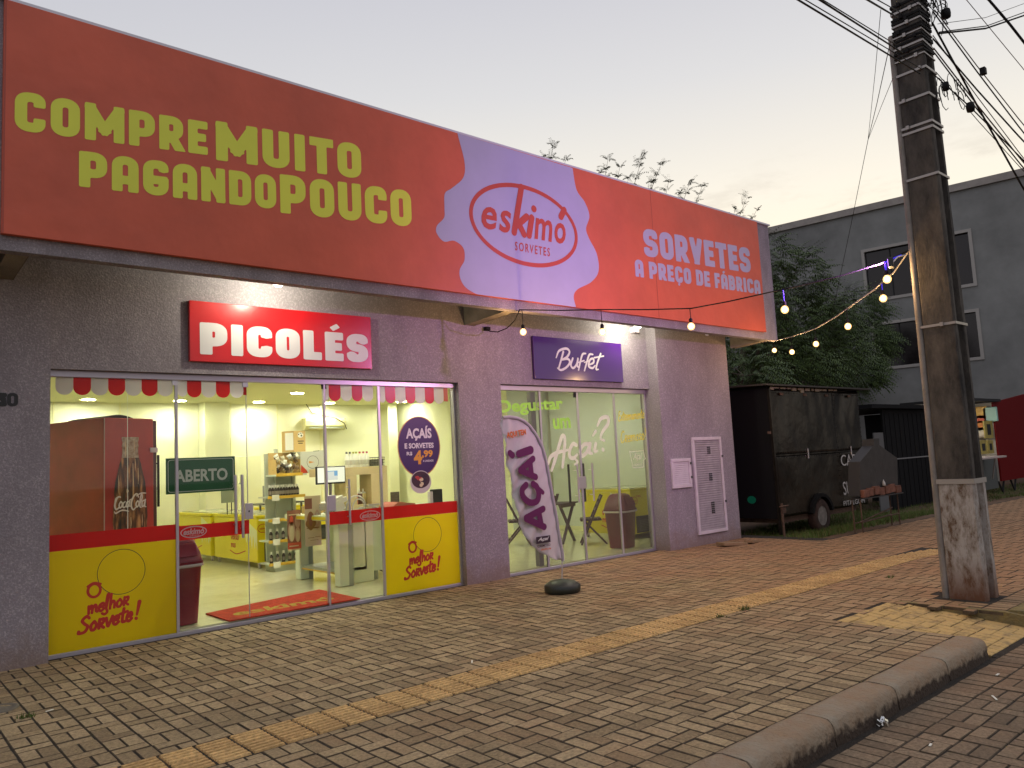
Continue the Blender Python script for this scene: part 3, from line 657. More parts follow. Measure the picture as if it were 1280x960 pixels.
# ================================================================== shopfronts
M_GLASS = glassmat('window_glass', (.97, .985, .96))
M_GLASS2 = glassmat('tinted_window_glass', (.84, .87, .79), film=.045, filmcol=(.62, .68, .50))
M_REDF = mat('red_vinyl', (.52, .012, .010), .3); M_YELF = mat('yellow_vinyl', (.78, .58, .004), .3)
M_WHF = mat('white_vinyl', (.62, .58, .60), .4); M_REDS = mat('red_print', (.50, .03, .02), .35)
M_STEEL = mat('brushed_steel', (.62, .58, .60), .3, metal=.9)
GY = 8.53
for m_ in (M_REDF, M_YELF, M_WHF):
    t_, b_ = nodes_of(m_); tl = t_.nodes.new('ShaderNodeBsdfTranslucent'); tl.inputs[0].default_value = b_.inputs['Base Color'].default_value; mx_ = t_.nodes.new('ShaderNodeMixShader'); mx_.inputs[0].default_value = .42
    o_ = [n for n in t_.nodes if n.type == 'OUTPUT_MATERIAL'][0]; t_.links.new(b_.outputs[0], mx_.inputs[1]); t_.links.new(tl.outputs[0], mx_.inputs[2]); t_.links.new(mx_.outputs[0], o_.inputs[0])
sf = thing('glass_shopfront', 'wide glass shopfront with open sliding door, red band and yellow panels under the red sign', 'shopfront', (3.9, GY, 0))
mb = MB(); mb.box(1.47, 6.346, 8.49, 8.57, 2.655, 2.719); mb.box(1.47, 6.346, 8.50, 8.56, -.02, .03); mb.box(6.318, 6.345, 8.50, 8.56, .03, 2.655); mb.box(1.471, 1.495, 8.50, 8.56, .03, 2.655)
mb.build('frame', M_ALU, sf, bevel=.003)
for x in (2.672, 5.15): box1('mullion', M_ALU, x-.014, x+.014, 8.515, 8.545, .03, 2.655, sf)
box1('mullion', M_ALU, 4.375, 4.397, 8.495, 8.54, .03, 2.655, sf); box1('mullion', M_ALU, 3.43, 3.437, 8.53, 8.54, .03, 2.655, sf)
for a, b in ((1.495, 2.658), (2.686, 3.43), (4.397, 5.136), (5.164, 6.318)):
    mb = MB(); mb.box(a, b, 8.527, 8.533, .03, 2.655); mb.build('glass_pane', M_GLASS, sf)
box1('glass_joint', mat('glass_edge', (.75, .8, .65), .3), 2.190, 2.196, 8.524, 8.5265, .98, 2.655, sf)
FY = 8.522
MB().add([(1.497, FY, .032), (2.656, FY, .032), (2.656, FY, .982), (1.497, FY, .982)], [(0, 1, 2, 3)]).build('yellow_film', M_YELF, sf); MB().add([(5.166, FY, .032), (6.316, FY, .032), (6.316, FY, .965), (5.166, FY, .965)], [(0, 1, 2, 3)]).build('yellow_film', M_YELF, sf)
MB().add([(1.497, FY, .983), (2.656, FY, .983), (2.656, FY, 1.138), (1.497, FY, 1.138)], [(0, 1, 2, 3)]).build('red_film', M_REDF, sf); MB().add([(2.688, FY, .965), (3.44, FY, .965), (3.44, FY, 1.115), (2.688, FY, 1.115)], [(0, 1, 2, 3)]).build('red_film', M_REDF, sf)
MB().add([(4.42, FY, .965), (5.134, FY, .965), (5.134, FY, 1.12), (4.42, FY, 1.12)], [(0, 1, 2, 3)]).build('red_film', M_REDF, sf); MB().add([(5.166, FY, .966), (6.316, FY, .966), (6.316, FY, 1.12), (5.166, FY, 1.12)], [(0, 1, 2, 3)]).build('red_film', M_REDF, sf)
# scalloped awning print: every scallop is a sticker piece
aw = thing('scalloped_awning_sticker', 'red and white scalloped awning stickers along the top of the left glass', 'sticker', (2.5, 8.52, 2.5), 'awning stickers on the glass')
aw2 = thing('scalloped_awning_sticker', 'red and white scalloped awning stickers along the top of the right glass beside the pillar', 'sticker', (5.3, 8.52, 2.5), 'awning stickers on the glass')
def scallop(x0, x1, zt, zb, m, par):
    c = (x0+x1)/2; r = (x1-x0)/2; pts = [(x0, zt), (x1, zt)]+[(c+r*math.cos(t), zb+r*.75+r*.95*math.sin(t)) for t in np.linspace(0, -PI, 11)]
    MB().flat(pts, 8.520).build('scallop', m, par)
def scallop_run(xs, first, zt, zb, par, cut=None):
    for i, (a, b) in enumerate(xs): scallop(a, b, zt, zb, (M_WHF, M_REDF)[(i+first) % 2], par)
sc = [oy(40+q/4, 490, 8.52).x for q in (117, 206, 295, 381, 466, 548, 628, 704)]
scallop_run(list(zip(sc[:-1], sc[1:])), 0, 2.655, 2.497, aw)
sc = [oy(40+q/4, 490, 8.52).x for q in (729, 775, 847, 920, 990, 1057)]
scallop_run(list(zip(sc[:-1], sc[1:])), 0, 2.655, 2.49, aw); box1('scallop', M_REDF, sc[-1], 3.436, 8.521, 8.5255, 2.51, 2.655, aw)
sc = [oy(320+q/4.571, 495, 8.52).x for q in (386, 416, 484, 548, 608, 670)]
scallop_run(list(zip(sc[:-1], sc[1:])), 0, 2.655, 2.47, aw2)
sc = [oy(320+q/4.571, 495, 8.52).x for q in (706, 738, 796, 854, 910, 965, 1017, 1072)]
sc[0] = max(sc[0], 5.166); scallop_run(list(zip(sc[:-1], sc[1:])), 0, 2.655, 2.45, aw2); box1('scallop', mat('orange_vinyl', (.5, .1, .02), .3), sc[-1], sc[-1]+.07, 8.521, 8.5255, 2.47, 2.655, aw2)
# lettering on the yellow panels
def melhor(org, f, ex=1.0):
    mb = MB()
    O = [(308+30*math.cos(t), 497-34*math.sin(t), 1+.35*math.sin(t)) for t in np.linspace(2.2, 2.2-2*PI-.35, 16)]
    st = [O, [(283, 470), (310, 460), (340, 468, .6)]]
    return st
def panel_text(x0, z0, k):
    """hand lettered words; x0, z0 = lower left of the last word, k = scale"""
    mb = MB(); w = .025*k
    brush_word(mb, 'Sorvete', x0, z0, .155*k, FY-.001, w*1.15, kx=.86, slope=.10, res=.0055)
    brush_word(mb, '!', x0+.50*k, z0+.055*k, .17*k, FY-.001, w*1.3, res=.0055)
    brush_word(mb, 'melhor', x0+.075*k, z0+.17*k, .14*k, FY-.001, w, kx=.86, slope=.10, res=.0055)
    stroke_text(mb, [[(x0+.135*k+.055*k*math.cos(t), z0+.385*k+.062*k*math.sin(t)) for t in np.linspace(2.3, 2.3-2*PI-.4, 16)], [(x0+.08*k, z0+.43*k), (x0+.13*k, z0+.455*k), (x0+.19*k, z0+.44*k)]], FY-.001, w, .0055)
    return mb
a = oy(98, 792, FY); panel_text(a.x, a.z, 1.0).build('lettering', M_REDS, sf)
a = oy(506, 724, FY); panel_text(a.x, a.z, 1.0).build('lettering', M_REDS, sf)
M_LINE = mat('thin_black_line', (.03, .03, .02), .6)
for (u, v, r) in ((152, 714.5, .222), (534.5, 668, .222)):
    c = oy(u, v, FY); pts = [(c.x+r*math.cos(t), c.z+r*math.sin(t)) for t in np.linspace(0, 2*PI, 41)]
    mb = MB(); mb.add([(c.x+rr*math.cos(t), FY-.001, c.z+rr*math.sin(t)) for rr in (r, r-.006) for t in np.linspace(0, 2*PI, 61)[:60]], [(i, i+60, (i+1) % 60+60, (i+1) % 60) for i in range(60)]); mb.build('circle_line', M_LINE, sf)
def logo(u0, u1, v0, v1, y, par, ring=M_WHF):
    p, q = oy(u0, v1, y), oy(u1, v0, y); cx, cz, rx, rz = (p.x+q.x)/2, (p.z+q.z)/2, (q.x-p.x)/2, (q.z-p.z)/2; mb = MB(); n = 48
    mb.add([(cx+(rx-d)*math.cos(t), y, cz+(rz-d)*math.sin(t)) for d in (0, .011) for t in np.linspace(0, 2*PI, n+1)[:n]], [(i, (i+1) % n, (i+1) % n+n, i+n) for i in range(n)])
    text_fit(mb, 'eskimó', cx-rx*.78, cx+rx*.80, cz-rz*.42, cz+rz*.62, y-.001, bold=.03, shear=.25); text_fit(mb, 'SORVETES', cx-rx*.32, cx+rx*.42, cz-rz*.72, cz-rz*.52, y-.001, bold=.01)
    mb.build('logo', ring, par)
logo(225.5, 258.5, 656, 674, FY-.001, sf); logo(450, 475, 637, 652, FY-.001, sf)
# handles and locks
for (x, zt, zb) in ((3.27, 1.62, .98), (3.345, 1.62, .93)):
    mb = MB(); mb.tube([(x, 8.46, zt-.0), (x, 8.46, zb)], .016, 10); mb.tube([(x, 8.53, zt-.1), (x, 8.46, zt-.1)], .008, 6); mb.tube([(x, 8.53, zb+.1), (x, 8.46, zb+.1)], .008, 6); mb.build('handle', M_STEEL, sf)
mb = MB(); mb.box(3.39, 3.48, 8.50, 8.525, 1.125, 1.30); mb.box(3.425, 3.44, 8.497, 8.4995, 1.20, 1.22, 1); mb.build('lock', [M_STEEL, M_DARK], sf, bevel=.004)
mb = MB(); mb.box(4.40, 4.50, 8.50, 8.526, 1.13, 1.32); mb.build('lock', M_STEEL, sf, bevel=.004)
mb = MB(); mb.tube([(4.66, 8.46, 1.5), (4.66, 8.46, .95)], .014, 10); mb.tube([(4.66, 8.53, 1.4), (4.66, 8.46, 1.4)], .007, 6); mb.tube([(4.66, 8.53, 1.05), (4.66, 8.46, 1.05)], .007, 6); mb.build('handle', M_STEEL, sf)
for x in (4.39, 2.66, 3.42): box1('glass_clamp', M_DARK if x > 4 else M_STEEL, x-.03, x+.03, 8.51, 8.5265, 2.60, 2.654, sf)
# dark threshold gap under the glass
box1('threshold', mat('threshold_stone', (.05, .045, .04), .8, bump=.5, var=.4), 1.471, 6.345, 8.425, 8.56, -.06, -.022, shop, bevel=.004)
box1('threshold', MATS['threshold_stone'], 7.101, 10.419, 8.425, 8.56, -.06, -.022, shop, bevel=.004)

sb = thing('glass_shopfront', 'narrower glass shopfront with closed double doors under the purple sign', 'shopfront', (8.8, GY, 0))
mb = MB(); mb.box(7.10, 10.42, 8.49, 8.57, 2.645, 2.719); mb.box(7.10, 10.42, 8.50, 8.56, -.02, .03); mb.box(10.385, 10.419, 8.50, 8.56, .03, 2.645); mb.build('frame', M_ALU, sb, bevel=.003)
for x in (7.95, 8.76, 9.62): box1('mullion', M_ALU, x-.016, x+.016, 8.515, 8.545, .03, 2.645, sb)
for a, b in ((7.10, 7.934), (7.966, 8.744), (8.776, 9.604), (9.636, 10.385)): MB().box(a, b, 8.527, 8.533, .03, 2.645).build('glass_pane', M_GLASS2, sb)
box1('dark_post', mat('grey_post', (.16, .15, .18), .5), 7.84, 7.93, 8.60, 8.68, .05, 2.64, sb)
for x in (8.60, 8.93): 
    mb = MB(); mb.tube([(x, 8.45, 1.52), (x, 8.45, .93)], .014, 10); mb.tube([(x, 8.53, 1.42), (x, 8.45, 1.42)], .007, 6); mb.tube([(x, 8.53, 1.03), (x, 8.45, 1.03)], .007, 6); mb.build('handle', M_WHF, sb)
for x in (8.53, 8.86): box1('handle', M_DARK, x, x+.03, 8.58, 8.60, .92, 1.52, sb)
mb = MB(); mb.box(8.68, 8.84, 8.505, 8.526, 1.13, 1.32); mb.build('lock', M_STEEL, sb, bevel=.004)
box1('glass_clamp', M_DARK, 8.68, 8.73, 8.51, 8.5265, 2.56, 2.643, sb)
for x in (7.3, 8.2, 9.25): MB().lathe([(.001, 0), (.05, 0), (.05, .006), (.001, .008)], (x, 8.47, 2.70), 12).build('recessed_lamp', emis('frame_glint', (1, .8, .5), 1.6) if 'frame_glint' not in MATS else MATS['frame_glint'], sb) if 0 else None
BZ = (600, 400); BF = 4.923; VY = 8.520
brush = [[(440, 925, .8), (462, 860), (490, 760), (507, 712), (522, 730), (518, 810), (508, 905, .8)], [(420, 885, .7), (436, 840), (480, 815), (548, 798, .5)],
 [(592, 770), (572, 762), (552, 800), (552, 840), (575, 850), (598, 828, .6)], [(582, 852, .6), (600, 874, .7), (582, 890, .5)],
 [(672, 764), (640, 766), (616, 806), (630, 836), (658, 812), (676, 768)], [(678, 760), (672, 812), (690, 822, .6)], [(712, 760), (706, 806), (724, 806, .5)], [(694, 712, .6), (712, 684, .9)],
 [(722, 650, .7), (745, 606, 1), (785, 600, 1.1), (786, 640, 1.1), (752, 690, .9), (742, 730, .7), (764, 742, .7)], [(756, 796, 1), (758, 800, 1)]]
mb = MB(); stroke_text(mb, px_strokes(brush, VY, BZ, BF), VY, .062, .010); mb.build('lettering', mat('white_film_letters', (.85, .85, .75), .6), sb)
M_GRNL = mat('green_film_letters', (.40, .72, .12), .6); M_YLL = mat('yellow_film_letters', (.85, .70, .08), .6)
for m_ in (M_GRNL, M_YLL, MATS['white_film_letters']):
    t_, b_ = nodes_of(m_); tl = t_.nodes.new('ShaderNodeBsdfTranslucent'); tl.inputs[0].default_value = b_.inputs['Base Color'].default_value; mx_ = t_.nodes.new('ShaderNodeMixShader'); mx_.inputs[0].default_value = .35
    o_ = [n for n in t_.nodes if n.type == 'OUTPUT_MATERIAL'][0]; t_.links.new(b_.outputs[0], mx_.inputs[1]); t_.links.new(tl.outputs[0], mx_.inputs[2]); t_.links.new(mx_.outputs[0], o_.inputs[0])
p, q = oy(631, 524, VY), oy(697.5, 512, VY); mb = MB(); text_fit(mb, 'Degustar', 7.13, 8.44, 2.29, 2.53, VY, bold=.035, rot=.05); mb.build('lettering', M_GRNL, sb); mb = MB()
text_fit(mb, 'um', 8.20, 8.58, 2.07, 2.24, VY, bold=.035, rot=.05); mb.build('lettering', M_GRNL, sb)
mb = MB(); brush_word(mb, 'Extremamente', 9.70, 2.18, .17, VY, .014, kx=.62, slope=.08); mb.build('lettering', M_YLL, sb); mb = MB(); brush_word(mb, 'Cremoso!', 9.72, 1.82, .2, VY, .016, kx=.82, slope=.08); mb.build('lettering', M_YLL, sb)
def box_logo(mb, x0, x1, z0, z1, y, w):
    dx, dz = x1-x0, z1-z0
    stroke_text(mb, [[(x0, z1), (x0+.09*dx, z1-.05*dz), (x1-.1*dx, z1), (x1-.05*dx, z1-.4*dz), (x1, z1-.5*dz), (x1-.12*dx, z1-.55*dz), (x1-.18*dx, z0), (x0+.16*dx, z0), (x0+.06*dx, z1-.35*dz), (x0, z1)]], y, w, .006, straight=True)
    text_fit(mb, 'Açaí', x0+.2*dx, x1-.18*dx, z0+.38*dz, z1-.12*dz, y, bold=.01, shear=.4)
    text_fit(mb, 'CREMOSO', x0+.2*dx, x1-.25*dx, z0+.12*dz, z0+.22*dz, y, bold=.01); return mb
box_logo(MB(), 9.93, 10.33, 1.40, 1.68, VY, .012).build('logo', MATS['white_film_letters'], sb)

# ================================================================== signs on the wall
def plate(name, label, u0, v0, u1, v1, y, m, d=.045):
    p, q = oy(u0, v1, y), oy(u1, v0, y); t = thing(name, label, 'sign', ((p.x+q.x)/2, y, (p.z+q.z)/2))
    return t, p.x, q.x, p.z, q.z
SY = 8.36
t = thing('ice_lolly_sign', 'red sign plate with white capitals on the wall above the open door', 'sign', (3.87, SY, 3.17))
mb = MB(); mb.box(2.763, 4.98, SY, 8.41, 2.845, 3.505); mb.build('panel', mat('red_sign_sheet', (.56, .008, .010), .28, coat=.3, bump=.15, bscale=5), t, bevel=.006)
mb = MB(); pa, pb = oy(246.5, 441, SY), oy(457, 404, SY)
block_text(mb, 'PICOLÉS', 2.87, 4.925, 2.925, 3.275, SY-.002, sw=.27, gap=.085, W0=.60); mb.build('lettering', mat('sign_white', (.72, .70, .70), .4), t)
t = thing('buffet_sign', 'dark purple sign plate with white brush script above the closed glass doors', 'sign', (8.7, SY, 3.13))
mb = MB(); mb.box(7.735, 9.715, SY, 8.41, 2.81, 3.455); mb.build('panel', mat('purple_sign_sheet', (.055, .012, .15), .16, coat=.5, bump=.1, bscale=5), t, bevel=.005)
bf = [[(512, 196, 1.1), (500, 240), (484, 296, .9)], [(468, 232, .6), (486, 190), (530, 176, 1.1), (550, 196), (534, 228, 1.1), (500, 246, .7)], [(500, 246, .7), (540, 240), (552, 262, 1.1), (530, 292), (498, 308), (476, 296, .6)],
 [(570, 236), (558, 276), (572, 296), (592, 276), (602, 238, .8)], [(602, 238), (598, 282), (612, 292, .6)],
 [(650, 206, .7), (630, 212), (616, 260), (606, 308, .8)], [(602, 262, .6), (640, 250, .7)], [(694, 212, .7), (672, 214), (656, 262), (642, 312, .8)], [(640, 262, .5), (672, 250, .6)],
 [(672, 276, .7), (698, 262), (696, 238), (676, 246), (668, 284), (692, 296), (708, 280, .6)], [(742, 208, 1), (722, 262), (714, 302, .9), (728, 304, .6)], [(702, 232, .7), (760, 222, .7)]]
mb = MB(); stroke_text(mb, px_strokes(bf, SY, BZ, BF), SY-.002, .036, .007); mb.build('lettering', MATS['sign_white'], t)

# billboard along the canopy
BY = 7.345
M_BRED = mat('billboard_red', (.64, .115, .055), .5, var=.14, vscale=.9, bump=3, bscale=1.4)
M_BYEL = mat('billboard_yellow', (.78, .82, .07), .5, var=.06, vscale=1); M_BWHT = mat('billboard_white', (.43, .42, .57), .5, var=.06, vscale=1.5)
t = thing('billboard', 'long red canvas billboard with yellow and white slogans on the canopy front', 'sign', (6.7, BY, 4.7))
mb = MB(); mb.box(.935, 12.515, BY, 7.399, 3.685, 5.722); mb.build('panel', M_BRED, t, bevel=.004)
mb = MB()
for x in (.94, 9.46): mb.box(x, x+.012, BY-.0015, BY+.01, 3.69, 5.718)
mb.build('seam', mat('canvas_seam', (.42, .07, .04), .5), t)
def bb(s, u0, v0b, v0t, u1, v1b, v1t, m, **k):
    """left end (u0, bottom v, top v) and right end measured on the board"""
    a, b = oy(u0, v0b, BY), oy(u0, v0t, BY); c, d = oy(u1, v1b, BY), oy(u1, v1t, BY)
    mb = MB(); block_text(mb, s, a.x, c.x, a.z, b.z, BY-.002, zr=(c.z, d.z), **k); mb.build('lettering', m, t); return (a, b, c, d)
r = [bb('COMPRE', 18, 162.5, 112.5, 260, 194, 153, M_BYEL, gap=.10), bb('MUITO', 270, 200, 151, 452, 224, 181, M_BYEL, gap=.10), bb('PAGANDO', 98.5, 233, 188, 345.5, 262, 220, M_BYEL, gap=.10), bb('POUCO', 350.5, 266, 217.5, 515, 284, 239, M_BYEL, gap=.10),
 bb('SORVETES', 805.5, 320, 285.5, 939, 341.5, 311, M_BWHT, gap=.08), bb('A PREÇO DE FÁBRICA', 794.5, 345.6, 324, 951, 368, 350.8, M_BWHT, gap=.09, sw=.25, res=.008)]
for q in r: print('BB', [tuple(round(c, 2) for c in p) for p in q])
L_ = [(572, 166), (572.5, 170), (580.5, 202.5), (579, 222), (565, 235), (556, 242), (555.5, 260), (555, 272), (546, 282.5), (546, 292), (555, 302), (567.5, 301), (579, 310), (580.5, 325), (574.5, 337.5), (576, 350), (584, 361), (602, 371)]
R_ = [(720.5, 386), (717, 371), (722, 361.5), (739, 352.5), (748, 339), (746, 318), (736, 297.5), (732.5, 285.5), (736.6, 270), (731, 253), (720.5, 237), (715.5, 210)]
Lc = catmull([(lambda p: (p.x, p.z))(oy(u, v, BY)) for u, v in L_], 8); Rc = catmull([(lambda p: (p.x, p.z))(oy(u, v, BY)) for u, v in R_], 8)
poly = [(x, min(5.719, max(3.688, z))) for x, z in Lc+Rc]; MB().flat(poly, BY-.0018).build('white_splash', M_BWHT, t)
# round logo
A_ = [oy(*p, BY) for p in ((586, 263), (722, 297.5), (638, 227), (677.5, 336))]
cx, rx, cz, rz = (A_[0].x+A_[1].x)/2, (A_[1].x-A_[0].x)/2, (A_[2].z+A_[3].z)/2, (A_[2].z-A_[3].z)/2
LY = BY-.004; n = 72; mb = MB()
mb.add([(cx+(rx-d)*math.cos(a), LY, cz+(rz-d)*math.sin(a)) for d in (0, .058) for a in np.linspace(0, 2*PI, n+1)[:n]], [(i, (i+1) % n, (i+1) % n+n, i+n) for i in range(n)])
ez0, ez1 = oy(650, 314, LY).z, oy(650, 273, LY).z
e0 = oy(602, 275, LY).x; e1 = oy(707, 290, LY).x
print('LOGO', cx, cz, rx, rz, e0, e1, oy(602, 286, LY).z, oy(612, 258, LY).z, oy(700, 305, LY).z)
zb, zt = oy(612, 287, LY).z, oy(612, 258.5, LY).z; H = zt-zb; Wd = e1-e0
mb2 = MB()
for ch, a, b, top in (('e', 0, .17, 1), ('s', .19, .335, 1), ('m', .60, .83, 1), ('o', .855, 1.0, 1)): text_fit(mb2, ch, e0+a*Wd, e0+b*Wd, zb, zb+H*top, LY-.001, bold=.02, shear=.22)
sw = .062*Wd
stroke_text(mb2, [[(e0+.36*Wd, zb+.03), (e0+.475*Wd, cz+rz-.04)], [(e0+.40*Wd, zb+H*.45), (e0+.52*Wd, zt-.02)], [(e0+.42*Wd, zb+H*.55), (e0+.475*Wd, zb+.03)], [(e0+.535*Wd, zb+.03), (e0+.58*Wd, zt-.02)], [(e0+.612*Wd, zt+.11), (e0+.614*Wd, zt+.115)], [(e0+.95*Wd, zt+.09), (e0+1.0*Wd, zt+.2)]], LY-.001, sw, .009, straight=True)
text_fit(mb2, 'SORVETES', e0+.36*Wd, e0+.78*Wd, zb-.21, zb-.09, LY-.001, bold=.012, shear=.1, spacing=1.35)
mb.v += mb2.v; o_ = len(mb.v)-len(mb2.v); mb.f += [tuple(i+o_ for i in f) for f in mb2.f]; mb.mi += mb2.mi; mb.sm += mb2.sm
mb.build('logo', mat('billboard_logo_red', (.50, .06, .035), .5), t)

# ABERTO notice hanging inside the door glass
t = thing('open_sign', 'green rectangular board with pale letters hanging tilted behind the door glass', 'sign', (2.97, 8.63, 1.6))
AY = 8.62; cs = [oy(*p, AY) for p in ((207.5, 574), (293.5, 569.5), (295, 612), (208.5, 619))]
x0, x1 = cs[0].x, cs[1].x; z1 = (cs[0].z+cs[1].z)/2; z0 = (cs[2].z+cs[3].z)/2; ang = math.atan2(cs[1].z-cs[0].z, x1-x0)
print('ABERTO', x0, x1, z0, z1, ang)
mb = MB(); mb.box(x0, x1, AY, AY+.012, z0, z1); mb.build('board', mat('green_board', (.002, .085, .022), .4), t)
mb = MB(); inx = .02; rp = round_path([(x0+inx, z0+inx), (x1-inx, z0+inx), (x1-inx, z1-inx), (x0+inx, z1-inx)], .03, True); rp.append(rp[0])
stroke_text(mb, [rp], AY-.001, .007, .005, straight=True); text_fit(mb, 'ABERTO', x0+.085, x1-.085, z0+.12, z1-.125, AY-.002, bold=.03); mb.build('lettering', mat('board_letters', (.45, .50, .42), .5), t)
# round price sticker
t = thing('price_sticker', 'round purple price sticker with orange rim and bowl of fruit on the right glass', 'sticker', (5.65, 8.51, 1.9))
PY = 8.518; a, b = oy(497, 562, PY), oy(550.5, 562, PY); c_, d_ = oy(524, 524, PY), oy(524, 590, PY); cx, cz, r = (a.x+b.x)/2, (c_.z+d_.z)/2-.01, (b.x-a.x)/2; r2 = (c_.z-d_.z)/2*1.08
def disc(mb, cx, cz, rx, rz, y, mi=0, n=40): return mb.add([(cx+rx*math.cos(t), y, cz+rz*math.sin(t)) for t in np.linspace(0, 2*PI, n+1)[:n]], [tuple(range(n))], mi)
mb = MB(); disc(mb, cx, cz, r, r2*1.06, PY+.001, 1); disc(mb, cx, cz, r-.014, r2*1.06-.014, PY, 0)
text_fit(mb, 'AÇAÍS', cx-.60*r, cx+.60*r, cz+.22*r, cz+.80*r, PY-.001, bold=.04, mi=2); text_fit(mb, 'E SORVETES', cx-.68*r, cx+.68*r, cz-.08*r, cz+.13*r, PY-.001, bold=.04, mi=2)
text_fit(mb, 'R$', cx-.60*r, cx-.34*r, cz-.36*r, cz-.20*r, PY-.001, bold=.03, mi=2); text_fit(mb, '4', cx-.28*r, cx+.10*r, cz-.70*r, cz-.16*r, PY-.001, bold=.05, mi=3); text_fit(mb, ',99', cx+.10*r, cx+.62*r, cz-.48*r, cz-.16*r, PY-.0012, bold=.04, mi=3); text_fit(mb, 'A UNIDADE', cx+.14*r, cx+.64*r, cz-.62*r, cz-.54*r, PY-.001, bold=.02, mi=2)
mb.build('print', [mat('sticker_purple', (.04, .012, .10), .4), mat('sticker_orange', (.55, .25, .10), .4), MATS['sign_white'], mat('sticker_yellow', (.75, .35, .02), .4)], t)
mb = MB(); bz = cz-r2*1.25; disc(mb, cx, bz, .165, .15, PY-.002, 0); disc(mb, cx, bz+.03, .142, .11, PY-.003, 1)
for k in range(26): q = random.uniform(0, 2*PI); rr = random.uniform(0, .11); disc(mb, cx+rr*math.cos(q), bz+.03+rr*.75*math.sin(q), random.uniform(.018, .032), random.uniform(.015, .025), PY-.0035-.0001*k, 2+(0 if math.cos(q) < -.1 else (1 if k % 3 else 2)), n=9)
mb.build('bowl_print', [mat('bowl_white', (.6, .56, .5), .4), mat('berry_dark', (.05, .02, .03), .4), mat('fruit_red', (.5, .05, .04), .4), mat('berry_black', (.03, .015, .025), .4), mat('banana', (.7, .6, .35), .4)], t)
# meter cabinets on the pilaster
M_PW = mat('painted_white_metal', (.62, .56, .60), .5, var=.1, vscale=6); M_PW2 = mat('grey_slat_metal', (.36, .32, .34), .55, var=.2, vscale=5)
MY = 8.2
def cab(label, u0, u1, v0, v1, ub, ns, holes):
    p = oy(u0, v0, MY); q = oy(u1, v0, MY); z1 = p.z; z0 = oy(ub, v1, MY).z; t = thing('meter_cabinet', label, 'cabinet', ((p.x+q.x)/2, MY, z0), 'meter cabinets on the pilaster')
    x0, x1 = p.x, q.x; w = .055; mb = MB(); mb.box(x0, x1, MY-.04, MY, z1-w, z1).box(x0, x1, MY-.04, MY, z0, z0+w).box(x0, x0+w, MY-.04, MY, z0+w, z1-w).box(x1-w, x1, MY-.04, MY, z0+w, z1-w); mb.build('frame', M_PW, t, bevel=.006)
    box1('back_plate', M_PW2 if ns > 20 else M_PW, x0+w, x1-w, MY-.012, MY, z0+w, z1-w, t)
    h = (z1-z0-2*w)/ns
    for k in range(ns):
        za = z0+w+k*h; mb = MB(); mb.M = Matrix.Translation((0, MY-.018, za+h/2)) @ Matrix.Rotation(-.35, 4, 'X'); mb.box(x0+w+.004, x1-w-.004, -.004, .004, -h*.42, h*.42); mb.build('slat', M_PW2 if ns > 20 else M_PW, t)
    mb = MB()
    for (fx, fz, n) in holes:
        for i in range(2):
            for k in range(n): cx = x0+(x1-x0)*fx+i*.05; zz = z0+(z1-z0)*fz-k*.035; mb.box(cx, cx+.035, MY-.034, MY-.025, zz-.024, zz)
    if mb.v: tag(mb.build('meter_window', mat('dark_steel', (.05, .05, .05), .5), t), kind='stuff')
    for f_ in (.3, .78): MB().box(x1-.03, x1+.012, MY-.05, MY-.03, z0+f_*(z1-z0), z0+f_*(z1-z0)+.04).build('latch', mat('dark_steel', (.05, .05, .05), .5), t)
cab('tall white framed louvred cabinet on the lilac wall', 863, 899, 547, 669, 872, 40, [(.50, .90, 4), (.50, .62, 4), (.50, .32, 6)])
cab('small square white cabinet on the lilac wall', 837, 861, 574, 611, 840, 12, [])
# camera and junction box under the canopy
t = thing('security_camera', 'small white dome camera under the right end of the canopy', 'camera', (11.4, 7.72, 3.79))
MB().lathe([(.07, 0), (.07, -.03), (.05, -.05)], (11.45, 7.85, 3.797), 14).build('mount', M_PW, t); mb = MB(); mb.lathe([(.055, 0), (.06, -.06), (.045, -.11), (.001, -.125)], (11.45, 7.85, 3.747), 14); mb.build('housing', M_PW, t); MB().lathe([(.001, 0), (.03, 0), (.028, -.03), (.001, -.034)], (11.44, 7.80, 3.66), 10).build('lens', M_DARK, t)
tag(MB().box(10.02, 10.14, 8.30, 8.41, 3.66, 3.76).build('junction_box', M_PW, loc=(10.08, 8.35, 3.7), bevel=.008), 'small white junction box under the canopy beside the lamp', 'electrical box')
# canopy lamps
M_LED = glow('led_white', (1, .97, .72), 14)
for x, y, lab in ((3.55, 7.87, 'round white lamp lit under the canopy above the red sign'), (9.67, 7.95, 'round white lamp lit under the canopy above the purple sign')):
    t = thing('canopy_lamp', lab, 'lamp', (x, y, 3.8), 'canopy lamps'); MB().lathe([(.03, 0), (.03, -.05), (.045, -.08)], (x, y, 3.797), 14).build('socket', M_PW, t)
    MB().lathe([(.045, -.08), (.062, -.11), (.058, -.14), (.03, -.162), (.001, -.168)], (x, y, 3.797), 16).build('bulb', M_LED, t); inner_light(t, (x, y, 3.68), (1, .97, .76), 72, .03)
